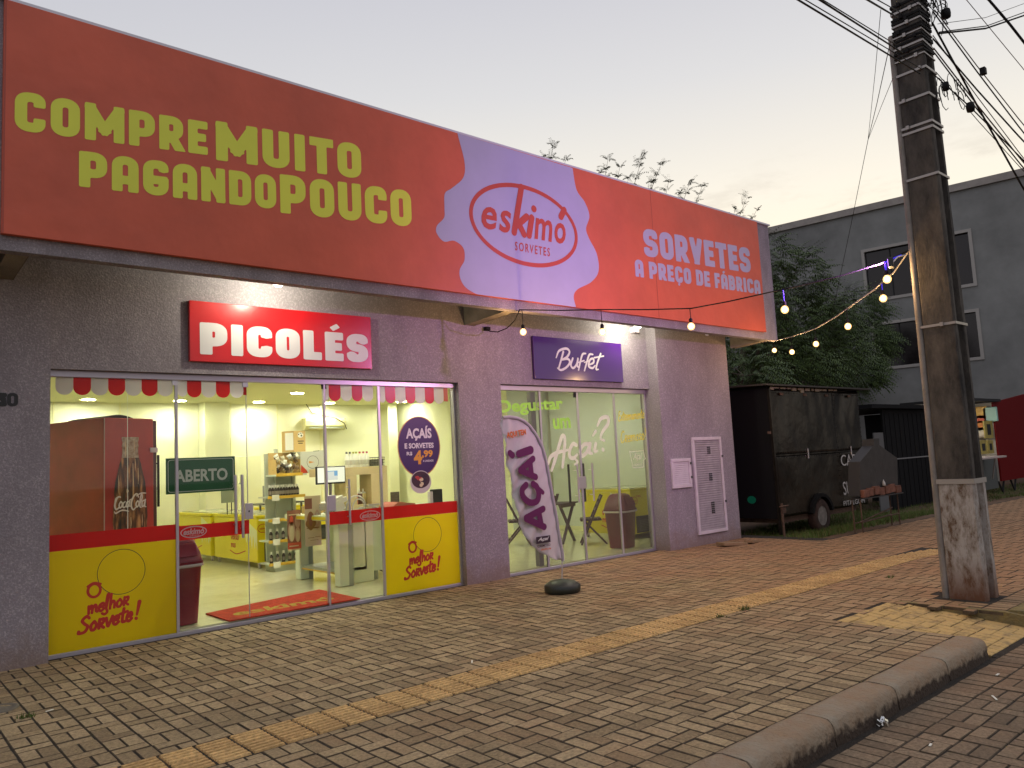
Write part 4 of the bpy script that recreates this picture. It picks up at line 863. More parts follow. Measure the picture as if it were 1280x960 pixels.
# ================================================================== inside the shop
FZ = .046
M_DL = emis('downlight', (1, .98, .76), 410)
k = 0
spots = [(3.59, 16.7), (5.32, 16.73), (7.05, 16.79), (8.83, 16.86), (10.57, 16.4), (7.06, 14.85), (3.3, 12.8), (3.3, 9.9), (5.4, 9.9), (8.6, 12.4), (4.6, 12.0), (6.3, 11.4), (7.7, 9.6)]  # last three are unseen downlights added to even out the room light
where = ['far left corner', 'back wall left of the column', 'back wall right of the column', 'air conditioner', 'panelled right wall', 'middle of the room', 'left wall beyond the red fridge', 'red fridge', 'open door and the doormat', 'wooden shelf unit', 'snack rack, added to even the light', 'computer monitor, added to even the light', 'serving counter beside the right glass, added to even the light']
for (x, y), wd in zip(spots, where):
    t = thing('ceiling_downlight', 'lit round downlight in the shop ceiling above the %s' % wd, 'ceiling light', (x, y, 3.25), 'downlights in the shop ceiling')
    MB().lathe([(.15, 0), (.145, -.012), (.125, -.014)], (x, y, 3.249), 24, cap=False).build('rim', M_CEIL, t)
    MB().lathe([(.001, -.009), (.122, -.009)], (x, y, 3.249), 24).build('diffuser', M_DL, t)
M_DL2 = emis('buffet_downlight', (1, .98, .86), 230)
for (x, y), wd in zip([(8.4, 10.2), (10.9, 11.4), (10.9, 9.6)], ['dark folding table', 'back of the buffet side', 'red bin']):
    t = thing('ceiling_downlight', 'dim round downlight in the buffet ceiling above the %s' % wd, 'ceiling light', (x, y, 3.25), 'downlights in the buffet ceiling')
    MB().lathe([(.15, 0), (.145, -.012), (.125, -.014)], (x, y, 3.249), 20, cap=False).build('rim', M_CEIL, t); MB().lathe([(.001, -.009), (.122, -.009)], (x, y, 3.249), 20).build('diffuser', M_DL2, t)

# red drinks fridge
M_FR = mat('fridge_red', (.46, .04, .025), .35, var=.3, vscale=1.5); M_FRD = mat('fridge_dark_trim', (.06, .012, .01), .4)
fa = math.atan2(.23, .60); fr = thing('drinks_fridge', 'tall red drinks fridge with a cola bottle picture on its side', 'fridge', (2.15, 9.3, FZ))
def FM(mb): mb.M = Matrix.Translation((2.15, 9.3, 0)) @ Matrix.Rotation(fa, 4, 'Z'); return mb
FT = 2.32; FWd = .62; FDp = 1.1
mb = FM(MB()); mb.box(0, FWd, 0, FDp, .1, FT); mb.build('body', M_FR, fr, bevel=.012)
mb = FM(MB()); mb.box(.002, .014, -.004, .0, .1, FT-.01); mb.build('corner_trim', mat('trim_pale', (.5, .35, .3), .4), fr)
mb = FM(MB()); mb.box(FWd, FWd+.055, .02, FDp-.02, .3, FT-.02); fd_ = mb.build('door', M_FRD, fr, bevel=.006)
mb = FM(MB()); mb.box(FWd-.05, FWd+.05, -.01, .02, 1.93, 1.985); mb.build('hinge', M_PW, fd_)
mb = FM(MB()); mb.tube([(FWd+.09, .04, 1.9), (FWd+.09, .04, 1.3)], .014, 8); mb.tube([(FWd+.05, .04, 1.8), (FWd+.09, .04, 1.8)], .01, 6); mb.build('door_handle', M_DARK, fd_)
mb = FM(MB()); mb.prism([(.1+.45*(i/12), FT+.055*math.sin(PI*i/12)) for i in range(13)], .2, .9); mb.build('top_cover', M_DARK, fr)
for (px_, py_) in ((.05, .05), (.57, .05), (.05, 1.0), (.57, 1.0)):
    mb = FM(MB()); mb.box(px_-.02, px_+.02, py_, py_+.04, FZ, .1); mb.build('foot', M_DARK, fr)
# bottle print on the side facing the street (local x 0..FWd)
def fu(u): return (u-130)/(193.75-130)*FWd
bz = lambda v: oy(160, v, 9.40).z
prof = [(429, 112), (424, 118), (426, 140), (432, 160), (428, 178), (424, 190), (430, 205), (430, 250), (424, 290), (406, 340), (388, 420), (368, 500), (360, 580), (362, 640), (352, 700), (348, 800), (352, 860), (360, 935), (372, 980)]
cxp = 499
L1 = [(fu(90+x/6.857), bz(530+y/6.857)) for x, y in prof]; cl = fu(90+cxp/6.857); R1 = [(2*cl-x-.0, z) for x, z in L1]
m = bpy.data.materials.new('bottle_print'); m.use_nodes = True; tt, pb = nodes_of(m); MATS['bottle_print'] = m
tcn = tt.nodes.new('ShaderNodeTexCoord'); mp = tt.nodes.new('ShaderNodeMapping'); mp.inputs['Scale'].default_value = (16, 16, 3.5); nn = tt.nodes.new('ShaderNodeTexNoise'); nn.inputs['Scale'].default_value = 1.4; nn.inputs['Detail'].default_value = 5
tt.links.new(tcn.outputs['Object'], mp.inputs[0]); tt.links.new(mp.outputs[0], nn.inputs[0]); rp_ = tt.nodes.new('ShaderNodeValToRGB'); rp_.color_ramp.elements[0].position = .36; rp_.color_ramp.elements[0].color = (.02, .014, .006, 1); rp_.color_ramp.elements[1].position = .68; rp_.color_ramp.elements[1].color = (.60, .30, .11, 1); e = rp_.color_ramp.elements.new(.5); e.color = (.14, .05, .015, 1)
tt.links.new(nn.outputs[0], rp_.inputs[0]); tt.links.new(rp_.outputs[0], pb.inputs['Base Color']); pb.inputs['Roughness'].default_value = .4
M_BNECK = mat('bottle_neck_print', (.60, .52, .40), .4, col2=(.25, .14, .08), vscale=22)
def spl(z): return [p for p in L1 if p[1] >= z], [p for p in L1 if p[1] < z]
zn = bz(530+292/6.857)
nk = [p for p in L1 if p[1] >= zn-.001]; bd = [p for p in L1 if p[1] <= zn+.03]
mb = FM(MB()); mb.flat(nk+[(2*cl-x, z) for x, z in nk[::-1]], -.0045, 1); mb.flat(bd+[(2*cl-x, z) for x, z in bd[::-1]], -.004, 0); bp__ = mb.build('bottle_picture', [m, M_BNECK], fr)
hl = FM(MB())
for (ux_, va, vb, w) in ((520, 340, 640, .014), (566, 380, 520, .010), (395, 430, 600, .008), (470, 560, 590, .03), (540, 300, 400, .01), (500, 800, 900, .012), (600, 780, 900, .008), (455, 150, 280, .010), (530, 130, 260, .008)):
    stroke_text(hl, [[(fu(90+ux_/6.857), bz(530+va/6.857), .5), (fu(90+(ux_+3)/6.857), bz(530+(va+vb)/2/6.857), 1), (fu(90+ux_/6.857), bz(530+vb/6.857), .4)]], -.006, w, .005, straight=True)
hl.build('bottle_glint', mat('bottle_highlight', (.75, .55, .32), .4), bp__)
coke = [[(412, 622, .8), (392, 620), (374, 648, 1.2), (364, 690, 1.2), (372, 722), (392, 716), (404, 694, .6)], [(392, 622, .8), (372, 632, .8), (364, 660, .6)], [(360, 742, .6), (372, 756, 1), (410, 738, .9), (440, 736), (482, 748, .5)],
 [(414, 660), (400, 685), (404, 712), (420, 704), (426, 676), (414, 660)], [(452, 664, .8), (436, 676), (432, 706), (446, 712), (460, 694, .5)], [(482, 664), (466, 672), (462, 704), (476, 708), (486, 684)], [(490, 658), (484, 700), (496, 706, .6)], [(494, 650, .8), (510, 646, .8)],
 [(566, 632, .9), (554, 604, 1), (528, 618, 1.2), (506, 664, 1.3), (504, 708, 1.2), (520, 738, 1), (542, 720, .6)], [(560, 664), (546, 688), (550, 716), (566, 706), (572, 678), (560, 664)], [(582, 690, .7), (600, 640), (596, 606, .9), (584, 640), (580, 712), (592, 724, .6)], [(616, 664), (600, 676), (600, 714), (614, 712), (622, 684)], [(628, 658), (622, 712), (634, 722, .6)], [(548, 622, .7), (590, 600, .9), (634, 602, .5)]]
mb = FM(MB()); stroke_text(mb, [[(fu(90+q[0]/6.857), bz(530+q[1]/6.857)+.0)+tuple(q[2:]) for q in st] for st in coke], -.008, .017, .004); mb.build('lettering', mat('print_white', (.85, .78, .72), .4), fr)

# chest freezers
M_YF = mat('freezer_yellow', (.72, .60, .01), .35); M_LID = mat('freezer_lid_glass', (.55, .56, .42), .12); M_BLKP = mat('black_plastic', (.02, .022, .02), .4); M_SPL = mat('milk_splash_print', (.70, .70, .42), .4)
def freezer(label, x0, x1, y0, y1, zt, group=None, prints=True):
    t = thing('chest_freezer', label, 'freezer', ((x0+x1)/2, y0, FZ), group or 'yellow chest freezers')
    box1('body', M_YF, x0, x1, y0, y1, .14, zt-.05, t, bevel=.02)
    mb = MB(); mb.box(x0-.012, x1+.012, y0-.012, y0+.06, zt-.05, zt).box(x0-.012, x1+.012, y1-.06, y1+.012, zt-.05, zt).box(x0-.012, x0+.05, y0+.06, y1-.06, zt-.05, zt).box(x1-.05, x1+.012, y0+.06, y1-.06, zt-.05, zt); mb.build('rim', M_YF, t, bevel=.008)
    ym = (y0+y1)/2
    for a, b in ((y0+.06, ym+.03), (ym-.03, y1-.06)):
        mb = MB(); mb.prism([(a, zt-.02), (b, zt-.02), (b, zt+.012), ((a+b)/2, zt+.03), (a, zt+.012)], x0+.05, x1-.05, 0, 'yz'); mb.build('lid', M_LID, t)
    box1('vent_panel', M_BLKP, x0+.12, x1-.02, y0-.010, y0, .16, .47, t)
    mb = MB()
    for k in range(7): mb.box(x0+.2, x1-.12, y0-.014, y0-.010, .20+k*.03, .212+k*.03)
    mb.build('grille', mat('grille_grey', (.08, .08, .08), .5), t)
    for cx, cy in ((x0+.06, y0+.08), (x1-.06, y0+.08), (x0+.06, y1-.08), (x1-.06, y1-.08)):
        mb = MB(); mb.M = Matrix.Translation((cx, cy, FZ+.035)) @ Matrix.Rotation(PI/2, 4, 'Y'); mb.lathe([(.001, -.012), (.035, -.012), (.035, .012), (.001, .012)], n=10); mb.M = None; mb.box(cx-.02, cx+.02, cy-.02, cy+.02, FZ+.05, .14); mb.build('castor', M_PW, t)
    if prints:
        rnd = random.Random(label)
        mb = MB(); mb.M = Matrix(((0, 1, 0, x0-.003), (-1, 0, 0, y1), (0, 0, 1, 0), (0, 0, 0, 1)))  # local x runs from the far end to the near end
        L = y1-y0; pts = [(L-.5, zt-.06)]+[(L-.5+.5*i/9, zt-.30-.16*rnd.random()-.13*(i % 2)) for i in range(10)]+[(L-.01, zt-.06)]
        mb.flat(catmull(pts, 3)[:-1], 0, 0); mb.build('splash_print', M_SPL, t)
        mb = MB(); mb.M = Matrix(((0, 1, 0, x0-.005), (-1, 0, 0, y1), (0, 0, 1, 0), (0, 0, 0, 1)))
        brush_word(mb, 'verao', L*.42, .50, .15, 0, .018, kx=1); brush_word(mb, 'mas', L*.42, .36, .13, 0, .016, kx=1) ; stroke_text(mb, [[(L*.40, .30), (L*.55, .25), (L*.75, .32)]], 0, .018, .007); mb.build('lettering', M_REDS, t)
        mb = MB(); stroke_text(mb, [ell(0, 0, .09, .07)], 0, .01, .006); mb.v = [(x0+.10+v[0], y0-.004, zt-.22+v[2]) for v in mb.v]
        text_fit(mb, 'eskimó', x0+.04, x0+.16, zt-.24, zt-.20, y0-.005); text_fit(mb, 'Eskimó', x1-.28, x1-.05, .56, .61, y0-.005, mi=0); text_fit(mb, 'SORVETES', x1-.30, x1-.05, .50, .535, y0-.005); text_fit(mb, 'r.e.c.', x0+.16, x0+.30, zt-.16, zt-.12, y0-.005); mb.build('logo', M_REDS, t)
        mb = MB(); pts = [(x1-.02, zt-.06)]+[(x1-.26-.07*(i % 2)+.02*i, zt-.12-.045*i) for i in range(7)]+[(x1-.02, .55)]; mb.flat(pts, y0-.0035); mb.build('splash_print', M_SPL, t)
freezer('yellow chest freezer with black rim nearest the snack rack', 5.30, 6.05, 12.80, 14.80, .93)
freezer('yellow chest freezer in line behind, nearer the back wall', 5.28, 6.03, 14.92, 16.75, .93)
freezer('long yellow chest freezer against the back wall behind the snack rack', 6.7, 8.6, 15.6, 16.3, .93)
# little display boards on the freezers
M_TAB = mat('table_top_dark', (.07, .07, .065), .3)
def board(label, u0, u1, v0, v1, y, cols, zleg):
    p, q = oy(u0, v1, y), oy(u1, v0, y); t = thing('display_board', label, 'display board', ((p.x+q.x)/2, y, zleg)); mb = MB(); mb.box(p.x, q.x, y, y+.02, p.z, q.z); mb.build('panel', cols[0], t)
    if len(cols) > 1: mb = MB(); mb.box((p.x+q.x)/2, q.x-.02, y-.003, y, p.z+.04, q.z-.03); mb.build('card', cols[1], t)
    for f in (.45, .8): x = p.x+(q.x-p.x)*f; box1('leg', M_DARK, x-.007, x+.007, y+.002, y+.016, zleg, p.z, t)
board('small grey notice board on two thin legs behind the green sign', 277, 292.5, 611, 629, 13.6, [mat('notice_grey', (.22, .24, .17), .5)], .95)
board('grey and green display boards standing on the table behind the rack', 329, 350, 606, 628, 14.3, [mat('board_grey', (.30, .31, .27), .5), mat('board_mint', (.25, .42, .30), .5)], 1.0)
tb = thing('display_table', 'dark topped table with thin legs between the yellow freezers', 'table', (7.0, 14.5, FZ)); a = oy(316, 630, 14.3); b = oy(372, 630, 14.3)
box1('tabletop', M_TAB, a.x, b.x, 14.0, 14.6, a.z-.03, a.z, tb, bevel=.005)
for x in (a.x+.04, b.x-.04):
    for y in (14.05, 14.55): box1('leg', M_BLKP, x-.015, x+.015, y-.015, y+.015, FZ, a.z-.03, tb)

# gondola rack with bottles and packs
M_RACK = mat('rack_grey_metal', (.58, .62, .52), .4); M_SHF = mat('shelf_edge_yellow', (.65, .42, .05), .4); M_TAG = mat('price_tag_white', (.8, .8, .7), .5)
RY = 12.1
def rz(v, u=350): return oy(u, v, RY).z
xl = oy(336, 620, RY).x; xr = oy(378, 620, RY).x+.05
rk = thing('snack_rack', 'grey metal rack with yellow edged shelves of dark topping bottles beside the freezer', 'shelf rack', ((xl+xr)/2, RY, FZ))
box1('back_panel', M_RACK, xl+.12, xr, RY+.42, RY+.45, FZ, rz(566), rk); box1('post', M_RACK, xl+.28, xl+.33, RY+.36, RY+.42, FZ, rz(560), rk); box1('post', M_RACK, xr-.05, xr, RY+.36, RY+.42, FZ, rz(560), rk)
box1('base', M_RACK, xl+.1, xr, RY+.05, RY+.42, FZ, .14, rk)
levels = [rz(704), rz(675.5), rz(649), rz(620.5)]
M_BOT = mat('dark_syrup_bottle', (.03, .02, .018), .3); M_CAP = mat('white_cap', (.8, .8, .72), .4)
bprot = None; nb = 0
ordn = ['first', 'second', 'third', 'fourth', 'fifth', 'sixth', 'seventh', 'eighth', 'ninth', 'tenth', 'eleventh']
names = ['lowest', 'second', 'third', 'top']
for li, z in enumerate(levels):
    box1('shelf', M_RACK, xl, xr, RY+.02, RY+.42, z-.02, z, rk); box1('shelf_edge', M_SHF, xl-.01, xr, RY-.005, RY+.02, z-.035, z+.012, rk)
    mb = MB(); mb.box(xl+.05, xl+.17, RY-.014, RY-.007, z-.07, z+.03); mb.build('price_tag', M_TAG, rk)
    if li == 2: continue
    nbt = (5, 5, 0, 11)[li]
    for k in range(nbt):
        x = xl+.06+k*((xr-xl-.06)/max(nbt, 1)*.92); y = RY+.09+.0*k
        if bprot is None:
            t = thing('syrup_bottle', '', 'bottle', (0, 0, 0), 'dark syrup bottles on the snack rack')
            MB().lathe([(.026, 0), (.028, .02), (.028, .11), (.012, .14), (.012, .15)], (0, 0, 0), 10).build('body', M_BOT, t); MB().lathe([(.02, .145), (.02, .185)], (0, 0, 0), 10).build('cap', M_CAP, t)
            MB().lathe([(.0286, .035), (.0286, .09)], (0, 0, 0), 10).build('sleeve_label', mat('bottle_paper_label', (.25, .22, .18), .5), t)
            bprot = t; c = t
        else: c = copy_tree(bprot)
        c.location = (x, y, z+.001); c['label'] = '%s dark syrup bottle from the left on the %s shelf of the snack rack' % (ordn[k], names[li])
# popcorn packs basket on top of the rack
zt0 = rz(593); bt = tag(MB().build('x', M_SHF), '', '') if 0 else None
box1('shelf', M_RACK, oy(345, 593, RY).x, oy(383, 593, RY).x, RY-.02, RY+.40, zt0-.03, zt0, rk); box1('shelf_edge', M_SHF, oy(345, 593, RY).x-.01, oy(377, 593, RY).x, RY-.045, RY-.02, zt0-.035, zt0+.015, rk)
bx = thing('snack_pack_tray', 'open tray crammed with crinkled snack packs on top of the rack', 'snack packs', (oy(358, 590, RY).x, RY, zt0)); rr = random.Random(3)
x0, x1 = oy(345, 590, RY).x, oy(376, 590, RY).x; z1 = rz(567)
mb = MB(); mb.box(x0, x1, RY+.28, RY+.30, zt0, z1+.02).box(x0, x0+.01, RY, RY+.28, zt0, z1-.1).box(x1-.01, x1, RY, RY+.28, zt0, z1-.1); mb.build('carton', mat('kraft_carton', (.58, .40, .15), .8), bx)
PK = [mat('pack_cream', (.62, .58, .42), .35), mat('pack_brown', (.20, .13, .07), .4), mat('pack_gold', (.40, .32, .12), .3), mat('pack_dark', (.07, .06, .05), .4), mat('pack_white', (.72, .72, .62), .3)]
for i in range(34):
    cx, cz = rr.uniform(x0+.04, x1-.04), rr.uniform(zt0+.05, z1-.02); mb = MB(); mb.M = Matrix.Translation((cx, RY+.0+rr.uniform(0, .16), cz)) @ Matrix.Rotation(rr.uniform(-1.2, 1.2), 4, 'Y') @ Matrix.Rotation(rr.uniform(-.4, .4), 4, 'Z')
    a, b = rr.uniform(.025, .04), rr.uniform(.035, .055); mb.add([(-a, 0, -b), (0, -.012, -b*.8), (a, 0, -b), (a*.7, -.02, 0), (a, 0, b), (0, -.01, b*.8), (-a, 0, b), (-a*.7, -.02, 0), (0, -.035, 0), (0, .03, 0)], [(0, 1, 8, 7), (1, 2, 3, 8), (8, 3, 4, 5), (7, 8, 5, 6), (0, 9, 2, 1), (2, 9, 4, 3), (4, 9, 6, 5), (6, 9, 0, 7)]); mb.build('pack', PK[i % 5], bx)
# cardboard box on top
p, q = oy(359, 572, RY+.1), oy(382, 538.5, RY+.1); t = thing('cardboard_box', 'brown cardboard box with a spotted cow print on top of the snack packs', 'box', ((p.x+q.x)/2, RY+.1, p.z+.05))
xm = p.x+(q.x-p.x)*.34; zb_ = z1+.025; mb = MB(); mb.prism([(p.x, RY+.18), (xm, RY+.08), (q.x, RY+.12), (q.x-.12, RY+.30), (p.x, RY+.30)], zb_, q.z, 0, 'xy'); mb.build('carton', MATS['kraft_carton'], t)
mb = MB(); mb.add([(p.x+.005, RY+.174, zb_+.03), (xm-.01, RY+.08, zb_+.03), (xm-.01, RY+.08, q.z-.03), (p.x+.005, RY+.174, q.z-.03)], [(0, 1, 2, 3)]); mb.build('paper_label', M_TAG, t)
mb = MB(); cyy = RY+.094; cx = xm+(q.x-xm)*.55; disc(mb, cx, q.z-.07, .055, .045, cyy, 0, 14)
for dx, dz, r in ((-.03, .01, .012), (.02, -.01, .016), (0, .03, .010), (.03, .025, .008)): disc(mb, cx+dx, q.z-.07+dz, r, r, cyy-.001, 1, 8)
mb.box(cx-.06, cx+.06, cyy-.001, cyy, q.z-.18, q.z-.165, 1).box(cx-.04, cx+.04, cyy-.001, cyy, q.z-.215, q.z-.20, 1); mb.build('cow_print', [M_TAG, M_DARK], t)
# mushroom coloured poster box right of it
p, q = oy(376, 596, RY), oy(403, 564, RY); t = thing('round_logo_box', 'pale grey box with a round dial logo and red corner flash beside the snack packs', 'box', ((p.x+q.x)/2, RY, p.z)); M_PGB = mat('pale_grey_card', (.52, .54, .46), .5)
box1('carton', M_PGB, p.x, q.x, RY, RY+.32, zt0+.001, q.z, t); box1('flap', M_PGB, q.x, q.x+.10, RY+.12, RY+.34, zt0+.02, q.z+.02, t)
cx, cz = p.x+(q.x-p.x)*.55, p.z+(q.z-p.z)*.57
mb = MB(); stroke_text(mb, [ell(cx, cz, .105, .105, n=20)], RY-.002, .006, .005, 0); mb.add([(cx-.07, RY-.003, cz-.02), (cx+.03, RY-.003, cz), (cx-.07, RY-.003, cz+.02)], [(0, 1, 2)], 1); mb.add([(p.x, RY-.003, p.z+.03), (p.x+.13, RY-.003, p.z+.06), (p.x+.11, RY-.003, p.z+.10), (p.x+.01, RY-.003, p.z+.20)], [(0, 1, 2, 3)], 2); mb.build('logo_print', [M_DARK, mat('print_orange', (.6, .25, .03), .4), mat('print_red', (.5, .05, .02), .4)], t)

# checkout desk: two boxy legs, top, lower shelf, hanging posters
M_DESK = mat('desk_white', (.70, .76, .60), .35); M_DESKG = mat('desk_grey', (.34, .38, .34), .4)
ds = thing('checkout_desk', 'white checkout desk with two broad boxy legs and a lower shelf', 'desk', (5.2, 10.3, FZ))
for yy in (9.72, 10.92):
    box1('leg', M_DESK, 5.10, 5.24, yy-.14, yy+.02, FZ+.01, .92, ds, bevel=.01); box1('leg_side', M_DESKG, 5.24, 5.31, yy-.13, yy+.01, FZ, .93, ds)
box1('tabletop', M_DESK, 5.02, 5.62, 9.55, 11.1, .93, 1.0, ds, bevel=.006); box1('edge_band', M_YF, 5.012, 5.02, 9.75, 11.0, .945, .985, ds)
box1('lower_shelf', M_DESKG, 5.14, 5.6, 9.74, 10.8, .22, .26, ds); box1('back_panel', M_DESK, 5.585, 5.6, 9.74, 10.8, .26, .92, ds); box1('shelf_edge', M_SHF, 5.13, 5.14, 9.74, 10.8, .205, .225, ds)
def poster(label, u0, u1, v0, v1, y, style):
    p, q = oy(u0, v1, y), oy(u1, v0, y); t = thing('hanging_poster', label, 'poster', ((p.x+q.x)/2, y, p.z), 'posters hanging on the desk'); W_, H_ = q.x-p.x, q.z-p.z
    cols = [mat('poster_brown', (.25, .10, .06), .5), mat('poster_cream', (.66, .56, .36), .5), mat('poster_flesh', (.60, .40, .28), .5), mat('poster_red', (.60, .10, .05), .5), mat('poster_caramel', (.30, .15, .04), .5)]
    mb = MB(); mb.box(p.x, q.x, y, y+.006, p.z, q.z, 0 if style == 0 else 1); mb.build('sheet', cols, t); mb = MB(); Y_ = y-.001
    def el(fx, fz, rx, rz_, mi, k): disc(mb, p.x+fx*W_, p.z+fz*H_, rx*W_, rz_*H_, Y_-.0007*k, mi, 20)
    if style == 0:
        el(.3, .45, .26, .26, 2, 1); el(.32, .40, .17, .2, 1, 2); el(.75, .36, .2, .2, 2, 1); el(.75, .33, .12, .15, 1, 2); el(.76, .70, .2, .17, 2, 1); el(.3, .72, .14, .14, 3, 1); mb.box(p.x, q.x, Y_-.002, Y_-.001, p.z, p.z+.16*H_, 3); mb.box(p.x+.1*W_, q.x-.2*W_, Y_-.003, Y_-.002, p.z+.06*H_, p.z+.09*H_, 1); mb.box(p.x+.1*W_, q.x-.1*W_, Y_-.003, Y_-.002, p.z+.87*H_, p.z+.90*H_, 1); mb.box(p.x, q.x, Y_-.002, Y_-.001, p.z-.02, p.z, 1)
    else:
        mb.box(p.x, p.x+.45*W_, Y_-.001, Y_, p.z+.74*H_, q.z-.05*H_, 0); el(.35, .50, .23, .19, 4, 1); el(.35, .45, .32, .10, 4, 2); el(.35, .53, .12, .14, 0, 3); el(.76, .52, .16, .2, 2, 1); el(.76, .55, .08, .12, 1, 2); el(.5, .36, .42, .015, 4, 2)
        mb.box(p.x+.15*W_, p.x+.55*W_, Y_-.002, Y_-.001, p.z+.16*H_, p.z+.17*H_, 4); mb.box(p.x+.6*W_, p.x+.95*W_, Y_-.002, Y_-.001, p.z+.17*H_, p.z+.18*H_, 4); mb.box(p.x+.3*W_, p.x+.8*W_, Y_-.002, Y_-.001, p.z+.11*H_, p.z+.118*H_, 4)
    mb.build('print', cols, t)
poster('brown poster of ice lollies with a red foot hanging on the desk', 360, 375.5, 637, 687, 10.7, 0)
poster('cream poster of a chocolate ice lolly hanging on the desk', 382, 400.5, 619, 683.5, 10.2, 1)
# boxes and papers on the desk
tag(MB().cbox((5.33, 10.75, 1.055), (.22, .3, .11), 0, Matrix.Rotation(.3, 4, 'Z')).build('small_carton', MATS['kraft_carton'], loc=(5.33, 10.75, 1.0), bevel=.003), 'small open brown carton lying on the checkout desk', 'box')
mb = MB(); mb.M = Matrix.Translation((5.30, 10.1, 1.16)) @ Matrix.Rotation(-.35, 4, 'Y') @ Matrix.Rotation(.2, 4, 'Z'); mb.box(-.16, .16, -.13, .13, -.045, .02).box(-.16, .12, -.11, .11, .02, .06).box(-.1, .1, -.1, .1, -.14, -.045)
tag(mb.build('paper_stack', mat('paper_white', (.72, .72, .6), .6), loc=(5.3, 10.1, 1.0), bevel=.004), 'slanted white stack of papers and price labels on the desk', 'papers')
# monitor on pole
MN = 9.9; p, q = oy(396, 606, MN), oy(431.5, 582, MN); t = thing('monitor', 'black framed computer monitor showing a white window on a steel pole', 'monitor', ((p.x+q.x)/2, MN, 1.0))
box1('housing', M_BLKP, p.x, q.x, MN, MN+.04, p.z, q.z, t, bevel=.004); bz_ = .014
box1('screen', emis('screen_white', (.95, .93, .72), 1.0), p.x+bz_, q.x-bz_, MN-.002, MN, p.z+bz_+.008, q.z-bz_, t)
wx, wz = q.x-p.x, q.z-p.z; mb = MB(); mb.box(p.x+.3*wx, p.x+.72*wx, MN-.004, MN-.003, p.z+.22*wz, p.z+.72*wz, 0).box(p.x+.60*wx, p.x+.72*wx, MN-.005, MN-.004, p.z+.45*wz, p.z+.70*wz, 1).box(p.x+.3*wx, p.x+.72*wx, MN-.005, MN-.0042, p.z+.70*wz, p.z+.74*wz, 1); mb.build('screen_window', [emis('screen_pale', (.85, .85, .75), .85), emis('screen_blue', (.25, .5, .75), .8)], t)
pp = oy(417, 640, MN); mb = MB(); mb.tube([(pp.x, MN+.07, 1.0), (pp.x, MN+.07, p.z+.1)], .022, 10); mb.build('pole', M_STEEL, t); mb = MB(); mb.tube([(pp.x-.08, MN+.05, p.z), (pp.x-.07, MN+.06, p.z-.15), (pp.x-.09, MN+.06, 1.15), (pp.x-.06, MN+.03, 1.05)], .008, 6); mb.tube([(pp.x-.03, MN+.03, p.z), (pp.x-.04, MN+.02, 1.2), (pp.x-.02, MN+.02, 1.05)], .006, 6); mb.build('cable', M_DARK, t)

# long serving counter with steel top
CY = 9.80; cn = thing('serving_counter', 'long pale green serving counter with steel top behind the red band', 'counter', (6.9, CY, FZ))
box1('body', mat('counter_pale_green', (.62, .72, .62), .35), 5.72, 7.6, CY, CY+.7, .17, .98, cn); [box1('foot', M_DESKG, x_, x_+.05, y_, y_+.05, FZ, .17, cn) for x_ in (5.8, 6.7, 7.5) for y_ in (CY+.05, CY+.6)]; box1('end_post', M_DESK, 5.40, 5.72, CY-.06, CY+.06, FZ, .98, cn, bevel=.01)
box1('countertop', mat('steel_counter', (.42, .44, .36), .3, metal=.5), 5.38, 7.65, CY-.04, CY+.76, .981, 1.02, cn, bevel=.004)
mb = MB(); mb.tube([(5.95, CY+.2, .15), (6.1, CY+.2, .07), (6.35, CY+.2, .12), (6.5, CY+.2, .17)], .007, 6); mb.build('cable', M_DARK, cn)
# tap and sink things
mb = MB(); aa = oy(445, 628, CY+.4); mb.tube([(aa.x+.16*math.cos(t), CY+.4, 1.02+.21*abs(math.sin(t))**.8) for t in np.linspace(PI, .0, 10)], .014, 8); mb.tube([(aa.x+.10*math.cos(t)+.02, CY+.36, 1.02+.16*abs(math.sin(t))**.8) for t in np.linspace(PI, .2, 9)], .010, 8); tag(mb.build('tap', M_STEEL, loc=(aa.x, CY+.4, 1.02)), 'curved steel tap rising from the serving counter', 'tap')
mb = MB(); rr = random.Random(5)
aa = oy(462, 633, CY+.3)
for i in range(6): mb.cbox((aa.x+rr.uniform(-.14, .14), CY+.3+rr.uniform(-.1, .1), 1.03+.012*i), (.16, .07, .02), 0, Matrix.Rotation(rr.uniform(-1, 1), 4, 'Z'))
tag(mb.build('serving_tools', M_STEEL, loc=(aa.x, CY+.3, 1.02)), 'loose dark steel scoops lying by the tap', 'utensils')
p, q = oy(484, 633, CY+.25), oy(513, 622, CY+.25); mb = MB(); mb.prism([(p.x, 1.021), (q.x, 1.021), (q.x-.02, 1.06), (p.x+.3*(q.x-p.x), 1.10), (p.x+.05, 1.07)], CY+.1, CY+.5); tag(mb.build('folded_cloth', mat('pink_cloth', (.50, .16, .13), .9, bump=1, bscale=14), loc=(p.x, CY+.3, 1.021), bevel=.01), 'folded pink red cloth on the counter behind the right glass', 'cloth')
p, q = oy(542, 627, CY+.2), oy(553, 611, CY+.2); t = thing('card_machine', 'black card machine standing on the counter below the round sticker', 'card machine', (p.x, CY+.2, 1.02))
box1('body', M_BLKP, p.x, q.x, CY+.2, CY+.3, 1.021, q.z, t, bevel=.01); box1('paper_roll', M_PW, p.x-.05, p.x+.03, CY+.21, CY+.29, 1.03, q.z-.03, t, bevel=.01)
p, q = oy(489, 624, CY+.5), oy(499, 614.5, CY+.5); tag(box1('small_photo_frame', mat('photo_frame_dark', (.10, .09, .07), .5, var=.5, vscale=40), p.x, q.x, CY+.5, CY+.52, 1.021, q.z, loc=(p.x, CY+.5, 1.02)), 'small dark picture frame on the counter beside the wooden unit', 'frame')
